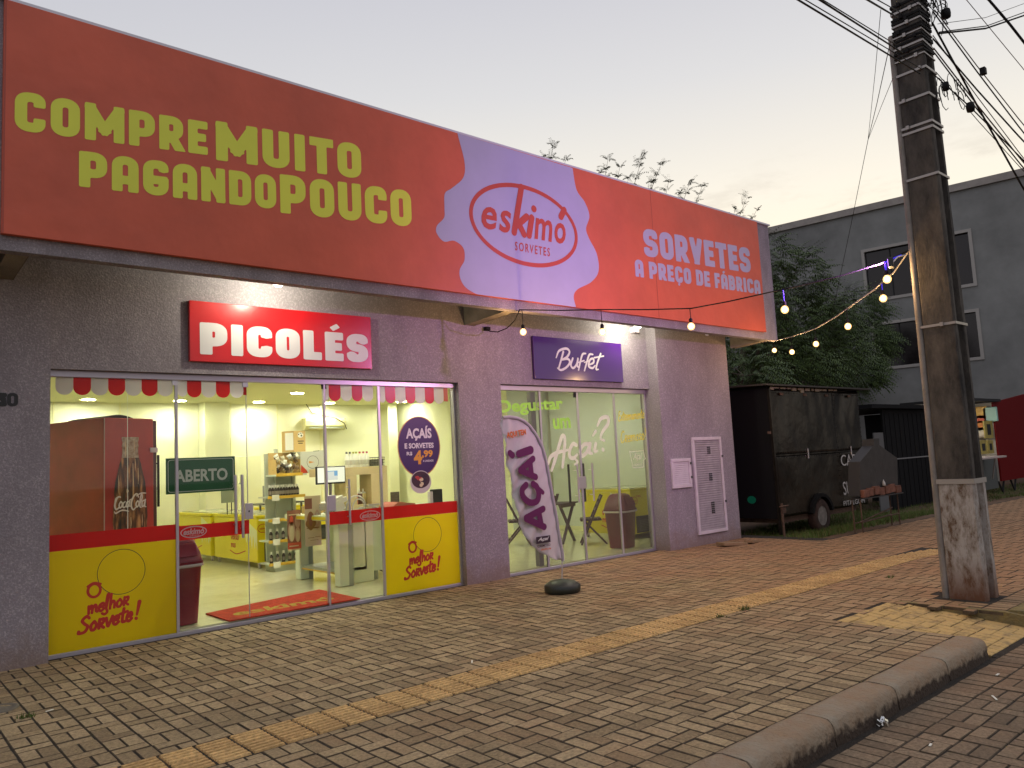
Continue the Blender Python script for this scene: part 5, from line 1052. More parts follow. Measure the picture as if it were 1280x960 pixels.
# wooden unit behind the counter
WY = 11.6; M_WOOD = mat('pale_wood', (.62, .50, .27), .5, bump=.2, bscale=20); tW = MATS['pale_wood'].node_tree
px_ = lambda u, v: oy(u, v, WY)
A, B, C_, D = px_(435, 700), px_(488, 700), px_(463, 582), px_(446, 594); ztp = px_(462, 583).z; t = thing('wooden_shelf_unit', 'pale wood unit with an open hatch behind the serving counter', 'shelf unit', ((A.x+B.x)/2, WY, FZ))
zl = px_(462, 630).z; zo = px_(455, 593).z; xo0, xo1 = px_(446, 600).x, px_(464, 600).x
box1('top_board', M_WOOD, A.x-.45, B.x, WY, WY+.4, zo, ztp, t, bevel=.003); box1('side_panel', M_WOOD, xo1, B.x, WY, WY+.4, FZ, zo-.002, t, bevel=.003); box1('side_panel', M_WOOD, A.x, xo0, WY+.003, WY+.4, FZ, zo-.002, t, bevel=.003); box1('lower_panel', M_WOOD, xo0, xo1, WY+.005, WY+.4, FZ, zl, t)
# sauce tubs in the hatch
for u, c, lab in ((451, (.65, .20, .14), 'pink sauce tub standing in the wooden hatch'), (457, (.16, .08, .05), 'brown sauce tub standing in the wooden hatch'), (461.5, (.70, .60, .25), 'yellow sauce tub standing in the wooden hatch')):
    a = px_(u, 624); t = thing('sauce_tub', lab, 'tub', (a.x, WY+.2, zl), 'sauce tubs in the hatch'); MB().lathe([(.045, 0), (.055, .01), (.055, .17), (.048, .18)], (a.x, WY+.2, zl+.001), 12).build('body', mat('tub_%s' % 'pby'[int((u-451)/5)], c, .4), t); MB().lathe([(.05, .18), (.05, .20), (.015, .21), (.008, .26)], (a.x, WY+.2, zl+.001), 12).build('lid', M_CAP, t)
# seven white bottles on top
capc = [(.03, .03, .03), (.03, .03, .03), (.4, .4, .05), (.35, .4, .05), (.5, .05, .05), (.4, .05, .08), (.4, .03, .1)]
lb = ['black', 'black', 'yellow', 'olive', 'red', 'crimson', 'dark pink']
for i, u in enumerate((441, 445, 449.5, 453, 457.5, 462, 466.5)):
    a = px_(u, 582); t = thing('white_bottle', ('leftmost' if i == 0 else 'second' if i == 1 else '')+' white sauce bottle with %s cap on top of the wooden unit' % lb[i], 'bottle', (a.x, WY+.2, ztp), 'white bottles on the wooden unit'); t['label'] = t['label'].strip()
    MB().lathe([(.034, 0), (.038, .01), (.038, .17), (.016, .22), (.016, .235)], (a.x, WY+.2, ztp+.001), 12).build('body', M_CAP, t); MB().lathe([(.018, .23), (.018, .262)], (a.x, WY+.2, ztp+.001), 10).build('cap', mat('cap_%s' % lb[i].replace(' ', '_'), capc[i], .4), t)
    MB().lathe([(.0388, .04), (.0388, .12)], (a.x, WY+.2, ztp+.001), 12).build('sleeve_label', mat('sleeve_pale', (.5, .5, .4), .5), t)
a = px_(470, 582); b = px_(488, 582); t = thing('wire_basket', 'small dark wire basket on the right end of the wooden unit', 'basket', ((a.x+b.x)/2, WY+.2, ztp)); mb = MB()
for z in (.01, .06, .11, .15): mb.tube([(a.x, WY+.1, ztp+z), (b.x-.05, WY+.1, ztp+z), (b.x-.05, WY+.3, ztp+z), (a.x, WY+.3, ztp+z), (a.x, WY+.1, ztp+z)], .005, 5)
for k in range(9): x = a.x+(b.x-.05-a.x)*k/8; mb.tube([(x, WY+.1, ztp+.01), (x, WY+.1, ztp+.15)], .003, 4)
mb.build('wires', M_DARK, t); box1('contents', mat('basket_contents', (.15, .14, .11), .6, var=.6, vscale=30), a.x+.02, b.x-.07, WY+.12, WY+.28, ztp+.012, ztp+.12, t)
# air conditioner
AYc = 17.12; p, q = oy(383, 537, AYc), oy(432, 523, AYc); t = thing('air_conditioner', 'cream split air conditioner high on the back wall with a hanging cable', 'air conditioner', ((p.x+q.x)/2, AYc, p.z))
mb = MB(); mb.prism([(AYc+.02, q.z), (AYc+.225, q.z), (AYc+.225, p.z), (AYc+.08, p.z), (AYc, p.z+.09), (AYc, q.z-.05)], p.x, q.x, 0, 'yz'); mb.build('housing', mat('ac_cream', (.78, .74, .42), .4), t, bevel=.01)
box1('louvre', M_DESKG, p.x+.08, q.x-.08, AYc+.01, AYc+.02, p.z+.03, p.z+.055, t); mb = MB(); mb.tube([(p.x+.05, AYc+.2, q.z+.45), (p.x+.25, AYc+.2, q.z+.15), (p.x+.8, AYc-.01, q.z-.0), (q.x-.05, AYc-.03, q.z-.12), (q.x+.02, AYc, p.z)], .009, 6); mb.build('cable', M_DARK, t)
tag(MB().box(.502, .53, 11.2, 11.35, 2.45, 2.75).build('wall_alarm', MATS['socket_plastic'], loc=(.51, 11.2, 2.6)), 'small grey alarm box on the left wall near the ceiling', 'alarm box')
# bin beside the door
M_BIN = mat('dark_red_plastic', (.20, .012, .035), .35, bump=.1); M_BAG = mat('bin_bag', (.5, .45, .45), .4)
def bin_(label, x, y, h, w, d, rz_, g, M_BIN=M_BIN):
    t = thing('swing_lid_bin', label, 'bin', (x, y, FZ), g); R = Matrix.Translation((x, y, FZ)) @ Matrix.Rotation(rz_, 4, 'Z')
    def ring(sx, sy, z, n=24): return [(sx*math.copysign(abs(math.cos(a))**.45, math.cos(a)), sy*math.copysign(abs(math.sin(a))**.45, math.sin(a)), z) for a in [2*PI*i/n for i in range(n)]]
    def loft(rings, nm, m, cap=True):
        mb = MB(); mb.M = R; n = 24; vs = [p for r in rings for p in r]; mb.add(vs, [(i*n+k, i*n+(k+1) % n, (i+1)*n+(k+1) % n, (i+1)*n+k) for i in range(len(rings)-1) for k in range(n)], 0, True)
        if cap: mb.add(rings[-1], [tuple(range(n))])
        mb.build(nm, m, t)
    loft([ring(w*.40, d*.40, .01), ring(w*.5, d*.5, h*.68), ring(w*.54, d*.54, h*.685), ring(w*.54, d*.54, h*.72)], 'body', M_BIN)
    loft([ring(w*.53, d*.53, h*.655), ring(w*.56, d*.56, h*.665), ring(w*.55, d*.55, h*.69)], 'bag_edge', M_BAG, False)
    loft([ring(w*.52, d*.52, h*.722), ring(w*.47, d*.47, h*.82), ring(w*.34, d*.36, h*.95), ring(w*.26, d*.30, h*.985), ring(w*.18, d*.2, h)], 'lid', M_BIN)
    mb = MB(); mb.M = R @ Matrix.Translation((0, -d*.44, h*.86)) @ Matrix.Rotation(-.42, 4, 'X'); mb.box(-w*.3, w*.3, -.012, .0, -h*.09, h*.07); mb.build('flap', M_BIN, t, bevel=.01)
bin_('tall dark red swing lid bin just inside the open shop door', 2.80, 8.88, .93, .40, .36, .1, 'dark red bins')
bin_('dark red swing lid bin behind the right glass near the yellow freezer', 10.16, 9.02, .92, .47, .44, .2, 'dark red bins', mat('wine_red_plastic', (.10, .004, .018), .45))
# doormat
ma = thing('doormat', 'red doormat with faded yellow lettering in the open doorway', 'doormat', (4.0, 9.1, FZ)); mp_ = [oz(*p, FZ+.012) for p in ((257, 767), (286.5, 776), (450, 748), (399, 737))]
mb = MB(); v = [(p.x, p.y, FZ+.001) for p in mp_]+[(p.x, p.y, FZ+.016) for p in mp_]; mb.add(v, [(4, 5, 6, 7), (0, 1, 5, 4), (1, 2, 6, 5), (2, 3, 7, 6), (3, 0, 4, 7)]); mb.build('pile', mat('mat_red', (.55, .045, .015), .95, bump=2, bscale=160, var=.25, vscale=12), ma)
vv, ff = font_mesh('eskimó', .03, .2); mn, mxx = vv.min(0), vv.max(0); P0, P1, P2 = mp_[0], mp_[1], mp_[2]; ex, ey = (P2-P1), (P0-P1)
mb = MB(); mb.add([tuple(P1+ex*(.10+.78*(q[0]-mn[0])/(mxx[0]-mn[0]))+ey*(.28+.42*(q[1]-mn[1])/(mxx[1]-mn[1]))+Vector((0, 0, .0055))) for q in vv], ff); mb.build('lettering', mat('mat_yellow', (.42, .28, .03), .95, var=.4, vscale=30), ma)

# ---------------- buffet side: folding table and chairs, small freezer
M_DW = mat('dark_wood', (.05, .022, .045), .5)
def folding_chair(label, x, y, rz_):
    t = thing('folding_chair', label, 'chair', (x, y, FZ), 'dark wooden folding chairs'); R = Matrix.Translation((x, y, FZ)) @ Matrix.Rotation(rz_, 4, 'Z')
    w = .40
    for s in (-1, 1):
        mb = MB(); mb.M = R; yy = s*w/2; mb.bar((-.22, yy, 0), (.20, yy, .88), .03, .055, upv=(0, 1, 0)); mb.build('long_leg', M_DW, t)
        mb = MB(); mb.M = R; yy = s*(w/2-.035); mb.bar((.24, yy, 0), (-.17, yy, .45), .03, .055, upv=(0, 1, 0)); mb.build('short_leg', M_DW, t)
    for k in range(5):
        mb = MB(); mb.M = R; xx = -.20+k*.075; mb.box(xx, xx+.06, -w/2, w/2, .45, .468); mb.build('seat_slat', M_DW, t)
    mb = MB(); mb.M = R; mb.box(-.21, .17, -w/2+.02, w/2-.02, .42, .449); mb.build('seat_frame', M_DW, t)
    for zz in (.62, .72, .82):
        mb = MB(); mb.M = R; xx = -.22+.42*zz/.88; mb.bar((xx, -w/2, zz), (xx, w/2, zz), .02, .055, upv=(.42, 0, .88)); mb.build('back_slat', M_DW, t)
    for zz, xx in ((.12, -.165), (.12, .13)):
        mb = MB(); mb.M = R; mb.bar((xx, -w/2, zz), (xx, w/2, zz), .03, .02); mb.build('stretcher', M_DW, t)
folding_chair('dark wooden folding chair standing alone right of the table', 10.42, 9.95, -.75)
folding_chair('dark wooden folding chair left of the table behind the flag', 9.70, 11.2, 2.5)
folding_chair('dark wooden folding chair tucked against the table', 10.55, 11.35, -1.6)
t = thing('folding_table', 'small dark wooden folding table behind the fluttering flag', 'table', (10.28, 10.75, FZ)); R = Matrix.Translation((10.28, 10.75, FZ)) @ Matrix.Rotation(.3, 4, 'Z')
for k in range(6):
    mb = MB(); mb.M = R; mb.box(-.33+k*.11, -.33+k*.11+.1, -.33, .33, .72, .745); mb.build('top_slat', M_DW, t)
for s in (-1, 1):
    for a_, b_ in (((-.27), (.25)), ((.27), (-.25))):
        mb = MB(); mb.M = R; mb.bar((a_, s*.26+(.03 if a_ > 0 else 0), 0), (b_, s*.26+(.03 if a_ > 0 else 0), .72), .03, .05, upv=(0, 1, 0)); mb.build('leg', M_DW, t)
mb = MB(); mb.M = R; mb.box(-.3, .3, -.28, -.25, .66, .72).box(-.3, .3, .25, .28, .66, .72); mb.build('apron', M_DW, t)
p, q = oy(779, 676, 9.6), oy(812, 612, 9.6)
freezer('yellow and dark chest freezer at the right end of the buffet side', 11.15, 12.1, 9.62, 10.9, .98, 'buffet freezers')
# ================================================================== feather flag on the pavement
fl = thing('feather_flag', 'white feather flag with purple vertical lettering on a round black base', 'flag', (6.66, 6.92, 0))
bp_ = (6.66, 6.92, 0); M_BB = mat('black_rubber_base', (.018, .022, .018), .42, bump=.3, bscale=20)
MB().lathe([(.20, 0), (.222, .02), (.222, .085), (.205, .10), (.15, .135), (.06, .15), (.03, .16)], bp_, 36).build('base', M_BB, fl)
FYp = 6.92
lp = lambda u, v: (lambda p: (p.x, p.z))(oy(u, v, FYp))
F1 = 4.923
edgeL = [(628, 524.5), (626.5, 529), (629, 545), (632, 565), (636, 590), (640, 610), (646, 640), (652, 660), (660, 677), (670, 686), (682, 694), (692, 699), (700, 700)]
edgeR = [(628, 522), (640, 521.5), (652, 525), (661, 532), (669, 543), (676, 556), (681, 572), (685, 592), (689, 615), (694, 642), (698, 668), (702, 690), (703.5, 699)]
EL = catmull([lp(*p) for p in edgeL], 5); ER = catmull([lp(*p) for p in edgeR], 5); nE = 60
def samp(P, n):
    P = np.array(P); d = np.r_[0, np.cumsum(np.hypot(*np.diff(P, axis=0).T))]; t = np.linspace(0, d[-1], n); return np.stack([np.interp(t, d, P[:, 0]), np.interp(t, d, P[:, 1])], 1)
SL, SR = samp(EL, nE), samp(ER, nE); K = 14; vs = []
def fy(a, i): return FYp+.022*math.sin(i*.55+a*5)*(1-a)+.012*math.sin(i*1.3+a*9)*(1-a*.7)
for i in range(nE):
    for k in range(K): a = k/(K-1); vs.append((SL[i, 0]*(1-a)+SR[i, 0]*a, fy(a, i), SL[i, 1]*(1-a)+SR[i, 1]*a))
M_FLAG = mat('flag_cloth', (.60, .55, .56), .8, bump=.6, bscale=9)
mb = MB(); mb.add(vs, [(i*K+k, (i+1)*K+k, (i+1)*K+k+1, i*K+k+1) for i in range(nE-1) for k in range(K-1)], 0, True); o = mb.build('cloth', M_FLAG, fl); so = o.modifiers.new('thick', 'SOLIDIFY'); so.thickness = .002
mb = MB(); mb.tube([(x+.004, FYp, z) for x, z in SR[::3]]+[(SR[-1, 0], FYp, SR[-1, 1]-.02)], .022, 8); mb.build('pole_sleeve', mat('flag_sleeve', (.42, .38, .42), .8), fl)
a = oy(703, 698, FYp); mb = MB(); mb.tube([(bp_[0], FYp, .15), (a.x+.0, FYp, a.z+.03)], .009, 8); mb.build('pole', M_STEEL, fl)
M_PUR = mat('flag_purple', (.13, .012, .09), .8); M_ORA = mat('flag_orange', (.62, .14, .02), .8)
Z8 = (620, 520); f8 = 8.0
wrd = [[(140, 372, 1.0), (164, 392, 1.0)], [(228, 378, 1.15), (345, 340, 1.3)],
 [(370, 428, 1), (245, 540, 1)], [(245, 545, 1), (395, 610, 1)], [(340, 455, 1), (355, 590, 1)],
 [(300, 690, 1), (262, 740, 1), (275, 810, 1), (340, 865, 1), (410, 850, 1), (428, 780, 1), (408, 710, 1), (372, 680, 1)], [(430, 730, .7), (468, 765, .7)]]
mb = MB(); YF_ = FYp-.040
stroke_text(mb, px_strokes([[(q[0], q[1], q[2]) for q in s] for s in wrd], YF_, Z8, f8), YF_, .078, .006)
Z6 = (600, 560); w2 = [[(388, 375, 1), (285, 430, 1)], [(285, 435, 1), (395, 485, 1)], [(362, 392, 1), (378, 475, 1)]]
stroke_text(mb, px_strokes(w2, YF_, Z6, F1), YF_, .080, .006)
mb.build('lettering', M_PUR, fl)
p, q = oy(633.5, 547, YF_), oy(657.5, 539, YF_); mb = MB(); text_fit(mb, 'AQUI TEM', p.x, q.x, p.z+.0, q.z+.01, YF_, bold=.05, rot=.12); mb.build('lettering', M_ORA, fl)
p, q = oy(671, 680, YF_), oy(688, 669, YF_); mb = MB(); mb.box(p.x, q.x, YF_+.003, YF_+.006, p.z, q.z, 0); box_logo(MB(), p.x, q.x, p.z, q.z, YF_, .006); mb.build('logo', M_PUR if 0 else mat('flag_black', (.04, .02, .035), .8), fl)
mb = MB(); text_fit(mb, 'Açaí', p.x+.02, q.x-.015, p.z+.02, q.z-.012, YF_+.001, bold=.03, shear=.4); mb.build('lettering', mat('flag_white', (.7, .68, .68), .8), fl)
mb = MB(); text_fit(mb, 'CREMOSO', p.x+.01, q.x-.01, p.z-.045, p.z-.015, YF_, bold=.02); mb.build('lettering', MATS['flag_black'], fl)
mb = MB(); text_fit(mb, 'delícia', p.x+.06, q.x+.0, p.z-.085, p.z-.06, YF_, bold=.02, shear=.3); mb.build('lettering', M_ORA, fl)

# ================================================================== concrete pole
PX0, PX1, PY0, PY1 = 8.53, 8.87, 2.885, 3.235
M_PC = bpy.data.materials.new('weathered_pole_concrete'); M_PC.use_nodes = True; t_, b_ = nodes_of(M_PC); N = t_.nodes.new; Lk = t_.links.new; MATS['pole'] = M_PC
ge = N('ShaderNodeNewGeometry'); sp = N('ShaderNodeSeparateXYZ'); Lk(ge.outputs['Position'], sp.inputs[0])
mpp = N('ShaderNodeMapping'); mpp.inputs['Scale'].default_value = (1, 1, .4); Lk(ge.outputs['Position'], mpp.inputs[0])
n1 = N('ShaderNodeTexNoise'); n1.inputs['Scale'].default_value = 5; n1.inputs['Detail'].default_value = 9; n1.inputs['Roughness'].default_value = .72; Lk(mpp.outputs[0], n1.inputs[0])
r1 = N('ShaderNodeValToRGB'); r1.color_ramp.elements[0].position = .33; r1.color_ramp.elements[0].color = (.022, .020, .018, 1); r1.color_ramp.elements[1].position = .68; r1.color_ramp.elements[1].color = (.125, .108, .088, 1); Lk(n1.outputs[0], r1.inputs[0])
n2 = N('ShaderNodeTexNoise'); n2.inputs['Scale'].default_value = 9; n2.inputs['Detail'].default_value = 9; n2.inputs['Roughness'].default_value = .75; Lk(mpp.outputs[0], n2.inputs[0])
r2 = N('ShaderNodeValToRGB'); r2.color_ramp.elements[0].position = .40; r2.color_ramp.elements[0].color = (.12, .07, .04, 1); r2.color_ramp.elements[1].position = .57; r2.color_ramp.elements[1].color = (.44, .405, .37, 1); e = r2.color_ramp.elements.new(.46); e.color = (.27, .23, .19, 1); Lk(n2.outputs[0], r2.inputs[0])
gt = N('ShaderNodeMath'); gt.operation = 'LESS_THAN'; Lk(sp.outputs['Z'], gt.inputs[0]); gt.inputs[1].default_value = 1.17
mxp = N('ShaderNodeMix'); mxp.data_type = 'RGBA'; Lk(gt.outputs[0], mxp.inputs['Factor']); Lk(r1.outputs[0], mxp.inputs['A']); Lk(r2.outputs[0], mxp.inputs['B'])
zg = N('ShaderNodeMapRange'); zg.inputs['From Min'].default_value = .42; zg.inputs['From Max'].default_value = .0; zg.inputs['To Max'].default_value = 1.0; Lk(sp.outputs['Z'], zg.inputs['Value'])
mud = N('ShaderNodeMath'); mud.operation = 'MULTIPLY'; Lk(zg.outputs[0], mud.inputs[0]); Lk(n1.outputs[0], mud.inputs[1]); mud.use_clamp = True
m2 = N('ShaderNodeMath'); m2.operation = 'MULTIPLY'; m2.use_clamp = True; Lk(mud.outputs[0], m2.inputs[0]); m2.inputs[1].default_value = 1.9
mxq = N('ShaderNodeMix'); mxq.data_type = 'RGBA'; Lk(m2.outputs[0], mxq.inputs['Factor']); Lk(mxp.outputs['Result'], mxq.inputs['A']); mxq.inputs['B'].default_value = (.16, .07, .035, 1)
Lk(mxq.outputs['Result'], b_.inputs['Base Color']); b_.inputs['Roughness'].default_value = .9
bpn = N('ShaderNodeBump'); bpn.inputs['Strength'].default_value = .9; bpn.inputs['Distance'].default_value = .012; Lk(n2.outputs[0], bpn.inputs['Height']); Lk(bpn.outputs[0], b_.inputs['Normal'])
PL = thing('utility_pole', 'weathered concrete utility pole with whitewashed foot, steel bands and tangled cables', 'utility pole', ((PX0+PX1)/2, (PY0+PY1)/2, 0))
def pole_sec(z):
    k = 1-.033*z; cx, cy = (PX0+PX1)/2, (PY0+PY1)/2; hx, hy = (PX1-PX0)/2*k, (PY1-PY0)/2*k; f = .085*k; r = .10*k; c = .015
    return [(cx-hx, cy-hy+c, z), (cx-hx+c, cy-hy, z), (cx-hx+f, cy-hy, z), (cx-hx+f+.02, cy-hy+r, z), (cx+hx-f-.02, cy-hy+r, z), (cx+hx-f, cy-hy, z), (cx+hx-c, cy-hy, z), (cx+hx, cy-hy+c, z), (cx+hx, cy+hy-c, z), (cx+hx-c, cy+hy, z), (cx+hx-f, cy+hy, z), (cx+hx-f-.02, cy+hy-r, z), (cx-hx+f+.02, cy+hy-r, z), (cx-hx+f, cy+hy, z), (cx-hx+c, cy+hy, z), (cx-hx, cy+hy-c, z)]
zz = [-.2, 0, .3, .6, .9, 1.17, 1.6, 2.2, 3, 4, 5, 6, 7, 8, 9, 10]; vs = []; rr = random.Random(2)
for z in zz: vs += [(p[0]+rr.uniform(-.004, .004), p[1]+rr.uniform(-.004, .004), p[2]) for p in pole_sec(z)]
mb = MB(); mb.add(vs, [(i*16+k, i*16+(k+1) % 16, (i+1)*16+(k+1) % 16, (i+1)*16+k) for i in range(len(zz)-1) for k in range(16)]); mb.add(vs[-16:], [tuple(range(16))]); mb.build('shaft', M_PC, PL)
tag(MB().box(8.40, 9.02, 2.82, 3.40, -.02, -.0055).build('pole_footing_soil', M_SOIL, loc=(8.7, 3.1, -.02)), kind='structure')
# conduit beside the pole
kx = lambda z: (PX0+PX1)/2-(PX1-PX0)/2*(1-.033*z)
ky = lambda z: (PY0+PY1)/2+(PY1-PY0)/2*(1-.033*z)
mb = MB(); mb.tube([(kx(z)+.03, ky(z)+.035, z) for z in (-.05, 1, 2, 3, 4, 5, 6.02)], .034, 12); mb.build('conduit', mat('grey_conduit', (.26, .23, .20), .6, bump=.4, var=.3, vscale=4), PL)
M_CAB = mat('black_cable', (.010, .009, .009), .7, spec=.2)
M_BAND = mat('galvanised_band', (.40, .37, .34), .4, metal=.5)
def band(z, m=M_BAND, h=.026, sl=0):
    k = 1-.033*z; cx, cy = (PX0+PX1)/2, (PY0+PY1)/2; hx, hy = (PX1-PX0)/2*k+.008, (PY1-PY0)/2*k+.008
    pts = [(cx-hx, cy-hy), (cx+hx, cy-hy), (cx+hx, cy+hy), (cx-hx, cy+hy)]; mb = MB(); 
    for i in range(4):
        a, b = pts[i], pts[(i+1) % 4]; za = z+sl*(a[0]-cx); zb2 = z+sl*(b[0]-cx); mb.bar((*a, za), (*b, zb2), h, .006, upv=(b[1]-a[1], a[0]-b[0], 0))
    if rr.random() < .6: mb.cbox((cx-hx-.012, cy+rr.uniform(-.1, .1), z), (.02, .03, .04))
    mb.build('band', m, PL)
cxp_, cyp_ = 8.55, 3.1
for v in (85, 119, 154, 161, 220): band(oh(1150, v+2, cxp_, cyp_), sl=0)
band(oh(1178, 406, 8.6, 3.0)); band(1.17, mat('old_steel_band', (.35, .32, .28), .6), h=.05)
for k in range(15): band(oh(1140, 72-5*k-rr.uniform(0, 2), cxp_, cyp_), MATS['black_cable'] if k % 3 else M_BAND, h=rr.uniform(.012, .03), sl=rr.uniform(-.08, .08))
# cable tangle at the top of the pole
M_CABB = mat('brown_cable', (.05, .03, .025), .6)
mb = MB()
for i in range(34):
    z = rr.uniform(6.0, 7.1); a0 = rr.uniform(-.35, .35); r = rr.uniform(.08, .25); c = Vector((8.72+rr.uniform(-.25, .28), 2.84+rr.uniform(-.12, .05), z)); ax = Vector((rr.uniform(-1, 1), rr.uniform(-.4, .4), rr.uniform(-1, 1))).normalized(); bx_ = ax.cross(Vector((0, 1, .2))).normalized()
    mb.tube([c+(ax*math.cos(t)+bx_*math.sin(t))*r*(.7+.3*math.sin(3*t)) for t in np.linspace(0, rr.uniform(3, 7), 12)], rr.uniform(.003, .007), 5)
mb.build('cable_tangle', M_CAB, PL)
for (x, y, z, a, b, c) in ((8.86, 2.8, 6.62, 0.07, 0.07, 0.16), (8.92, 2.78, 6.18, 0.091, 0.084, 0.128), (8.84, 2.78, 6.95, 0.084, 0.07, 0.112), (8.62, 2.86, 6.7, .12, .06, .1)): MB().lathe([(.001, -c/2), (a/2, -c/2+.02), (a/2*1.1, 0), (a/2, c/2-.02), (.001, c/2)], (x, y, z), 10).build('splice_closure', M_CAB, PL)
# purple floodlight on the pole
fp = thing('purple_floodlight', 'small floodlight clamped to the pole throwing purple light on the shop', 'floodlight', (8.50, 3.36, 3.55))
mb = MB(); mb.M = Matrix.Translation((8.42, 3.42, 3.50)) @ Matrix.Rotation(.35, 4, 'Z'); mb.box(-.07, .07, -.03, .02, -.05, .05); mb.build('housing', M_BLKP, fp, bevel=.006)
mb = MB(); mb.M = Matrix.Translation((8.42, 3.42, 3.50)) @ Matrix.Rotation(.35, 4, 'Z'); mb.box(-.055, .055, .0205, .024, -.038, .038); mb.build('lens', emis('purple_lens', (.55, .25, 1), 3), fp)
mb = MB(); mb.tube([(8.42, 3.40, 3.5), (8.47, 3.36, 3.56), (8.54, 3.30, 3.58)], .008, 6); mb.build('bracket', M_STEEL, fp)
FD = bpy.data.lights.new('flood_lamp', 'SPOT'); FD.energy = 340; FD.color = (.85, .36, 1.0); FD.spot_size = math.radians(125); FD.spot_blend = .7; FD.shadow_soft_size = .05
fo = bpy.data.objects.new('flood_lamp', FD); COL.objects.link(fo); fo.parent = fp; fo.location = Vector((8.40, 3.50, 3.50))-Vector(fp.location); fo.rotation_euler = Vector((.6, 5, .5)).to_track_quat('-Z', 'Y').to_euler()
FD2 = bpy.data.lights.new('flood_lamp', 'SPOT'); FD2.energy = 130; FD2.color = (.30, .14, 1.0); FD2.spot_size = math.radians(60); FD2.spot_blend = 1; FD2.shadow_soft_size = .04
fo = bpy.data.objects.new('flood_lamp', FD2); COL.objects.link(fo); fo.parent = fp; fo.location = Vector((8.40, 3.52, 3.52))-Vector(fp.location); fo.rotation_euler = Vector((-.9, 4, .85)).to_track_quat('-Z', 'Y').to_euler()

# ================================================================== festoon lights
M_BULB = glow('warm_bulb', (1, .55, .20), 3.2); M_CORE = glow('filament_glow', (1, .80, .50), 40)
A1 = Vector((6.6, 7.36, 3.56)); B1 = Vector((8.55, 3.28, 3.62))
def wp(u, v, A, B):
    r = ray(u, v); n = (-(B-A).y, (B-A).x); s = (n[0]*A.x+n[1]*A.y)/(n[0]*r.x+n[1]*r.y); return Vector((r.x*s, r.y*s, CAMZ+r.z*s))
B2 = Vector((8.62, 3.31, 3.62)); A2 = Vector((12.95, 7.40, 3.57))
w1 = [A1]+[wp(u, v, A1, B1) for u, v in ((700, 388), (750, 387), (810, 387), (864, 385.5), (910, 377), (955, 367), (1000, 357), (1050, 345), (1100, 330))]+[B1]
w2 = [A2]+[wp(u, v, A2, B2) for u, v in ((990, 421), (1019, 411), (1045, 396), (1066, 381), (1093, 362), (1118, 340))]+[B2]
fs_ = thing('festoon_cable', 'black festoon cable strung from the canopy bracket to the pole', 'cable', A1, 'festoon cables'); MB().tube([tuple(p) for p in catmull([tuple(p) for p in w1], 3)] if 0 else [tuple(p) for p in w1], .008, 6).build('wire', M_CAB, fs_)
mb = MB(); pts = [oy(605, 409, 8.38), oy(612, 414, 8.3), oy(622, 415, 8.1), oy(634, 410, 7.8), oy(644, 400, 7.5), A1]; mb.tube([tuple(p) for p in pts], .007, 6); mb.cbox(tuple(oy(609, 411, 8.36)), (.07, .06, .05)); mb.build('tail', M_CAB, fs_)
fs2 = thing('festoon_cable', 'pale festoon cable strung from the far canopy end to the pole', 'cable', A2, 'festoon cables'); MB().tube([tuple(p) for p in w2], .009, 6).build('wire', mat('pale_cable', (.25, .24, .22), .5), fs2)
M_BLUE = mat('blue_lit_cord', (.03, .02, .5), .5, emit=(.06, .03, 1), estr=.5)  # floodlight falling on the blue cords is put in as emission
lab = {654: 'nearest the canopy bracket left of the purple sign', 753: 'hanging in front of the purple sign', 864: 'hanging right of the purple sign under the canopy', 981: 'hanging just right of the billboard end', 1109: 'highest beside the pole', 968: 'furthest left on the pale cable against the tree', 990: 'second on the pale cable against the tree', 1020: 'third on the pale cable against the tree', 1060: 'fourth on the pale cable before the dark windows', 1104: 'nearest the pole on the pale cable'}
def festoon(u, v, A, B, wire):
    c = wp(u, v, A, B); top = c.z+.2; best = min(((p.xy-c.xy).length, i) for i, p in enumerate(wire))[1]
    # height of the wire above the bulb
    for p, q in zip(wire[:-1], wire[1:]):
        L2 = (q-p).xy.length_squared; tt_ = ((c-p).xy.dot((q-p).xy))/L2 if L2 else 0
        if -.02 <= tt_ <= 1.02: top = p.z+(q.z-p.z)*tt_; break
    t = thing('festoon_bulb', 'lit round festoon bulb '+lab[u], 'light bulb', (c.x, c.y, top), 'festoon bulbs'); blue = u in (981, 1109, 1104)
    mb = MB(); mb.tube([(c.x, c.y, top), (c.x+.004, c.y, c.z+.085)], .005, 5); mb.build('cord', M_BLUE if blue else M_CAB, t)
    MB().lathe([(.016, .035), (.022, .045), (.022, .085), (.010, .10)], (c.x, c.y, c.z), 10).build('socket', M_CAB, t)
    MB().lathe([(.001, -.045), (.022, -.040), (.038, -.022), (.044, 0), (.038, .022), (.020, .042)], (c.x, c.y, c.z), 14).build('bulb', M_BULB, t); MB().lathe([(.001, -.027), (.020, -.018), (.025, 0), (.020, .018), (.001, .027)], (c.x, c.y, c.z), 12).build('filament_core', M_CORE, t); inner_light(t, (c.x, c.y, c.z), (1, .60, .27), 47, .015)
for u, v in ((654, 415), (753, 415), (864, 408), (981, 387), (1109, 349)): festoon(u, v, A1, B1, w1)
for u, v in ((968, 438), (990, 440), (1020, 430), (1060, 408), (1104, 373)): festoon(u, v, A2, B2, w2)
mb = MB(); mb.tube([tuple(wp(u, v, A1, B1)) for u, v in ((1127, 319), (1118, 322), (1106, 328), (1107, 336), (1110, 343))], .010, 6); tag(mb.build('blue_cord', M_BLUE, loc=tuple(wp(1110, 330, A1, B1))), 'blue cord with painted floodlight glow curling above the highest bulb by the pole', 'cord')

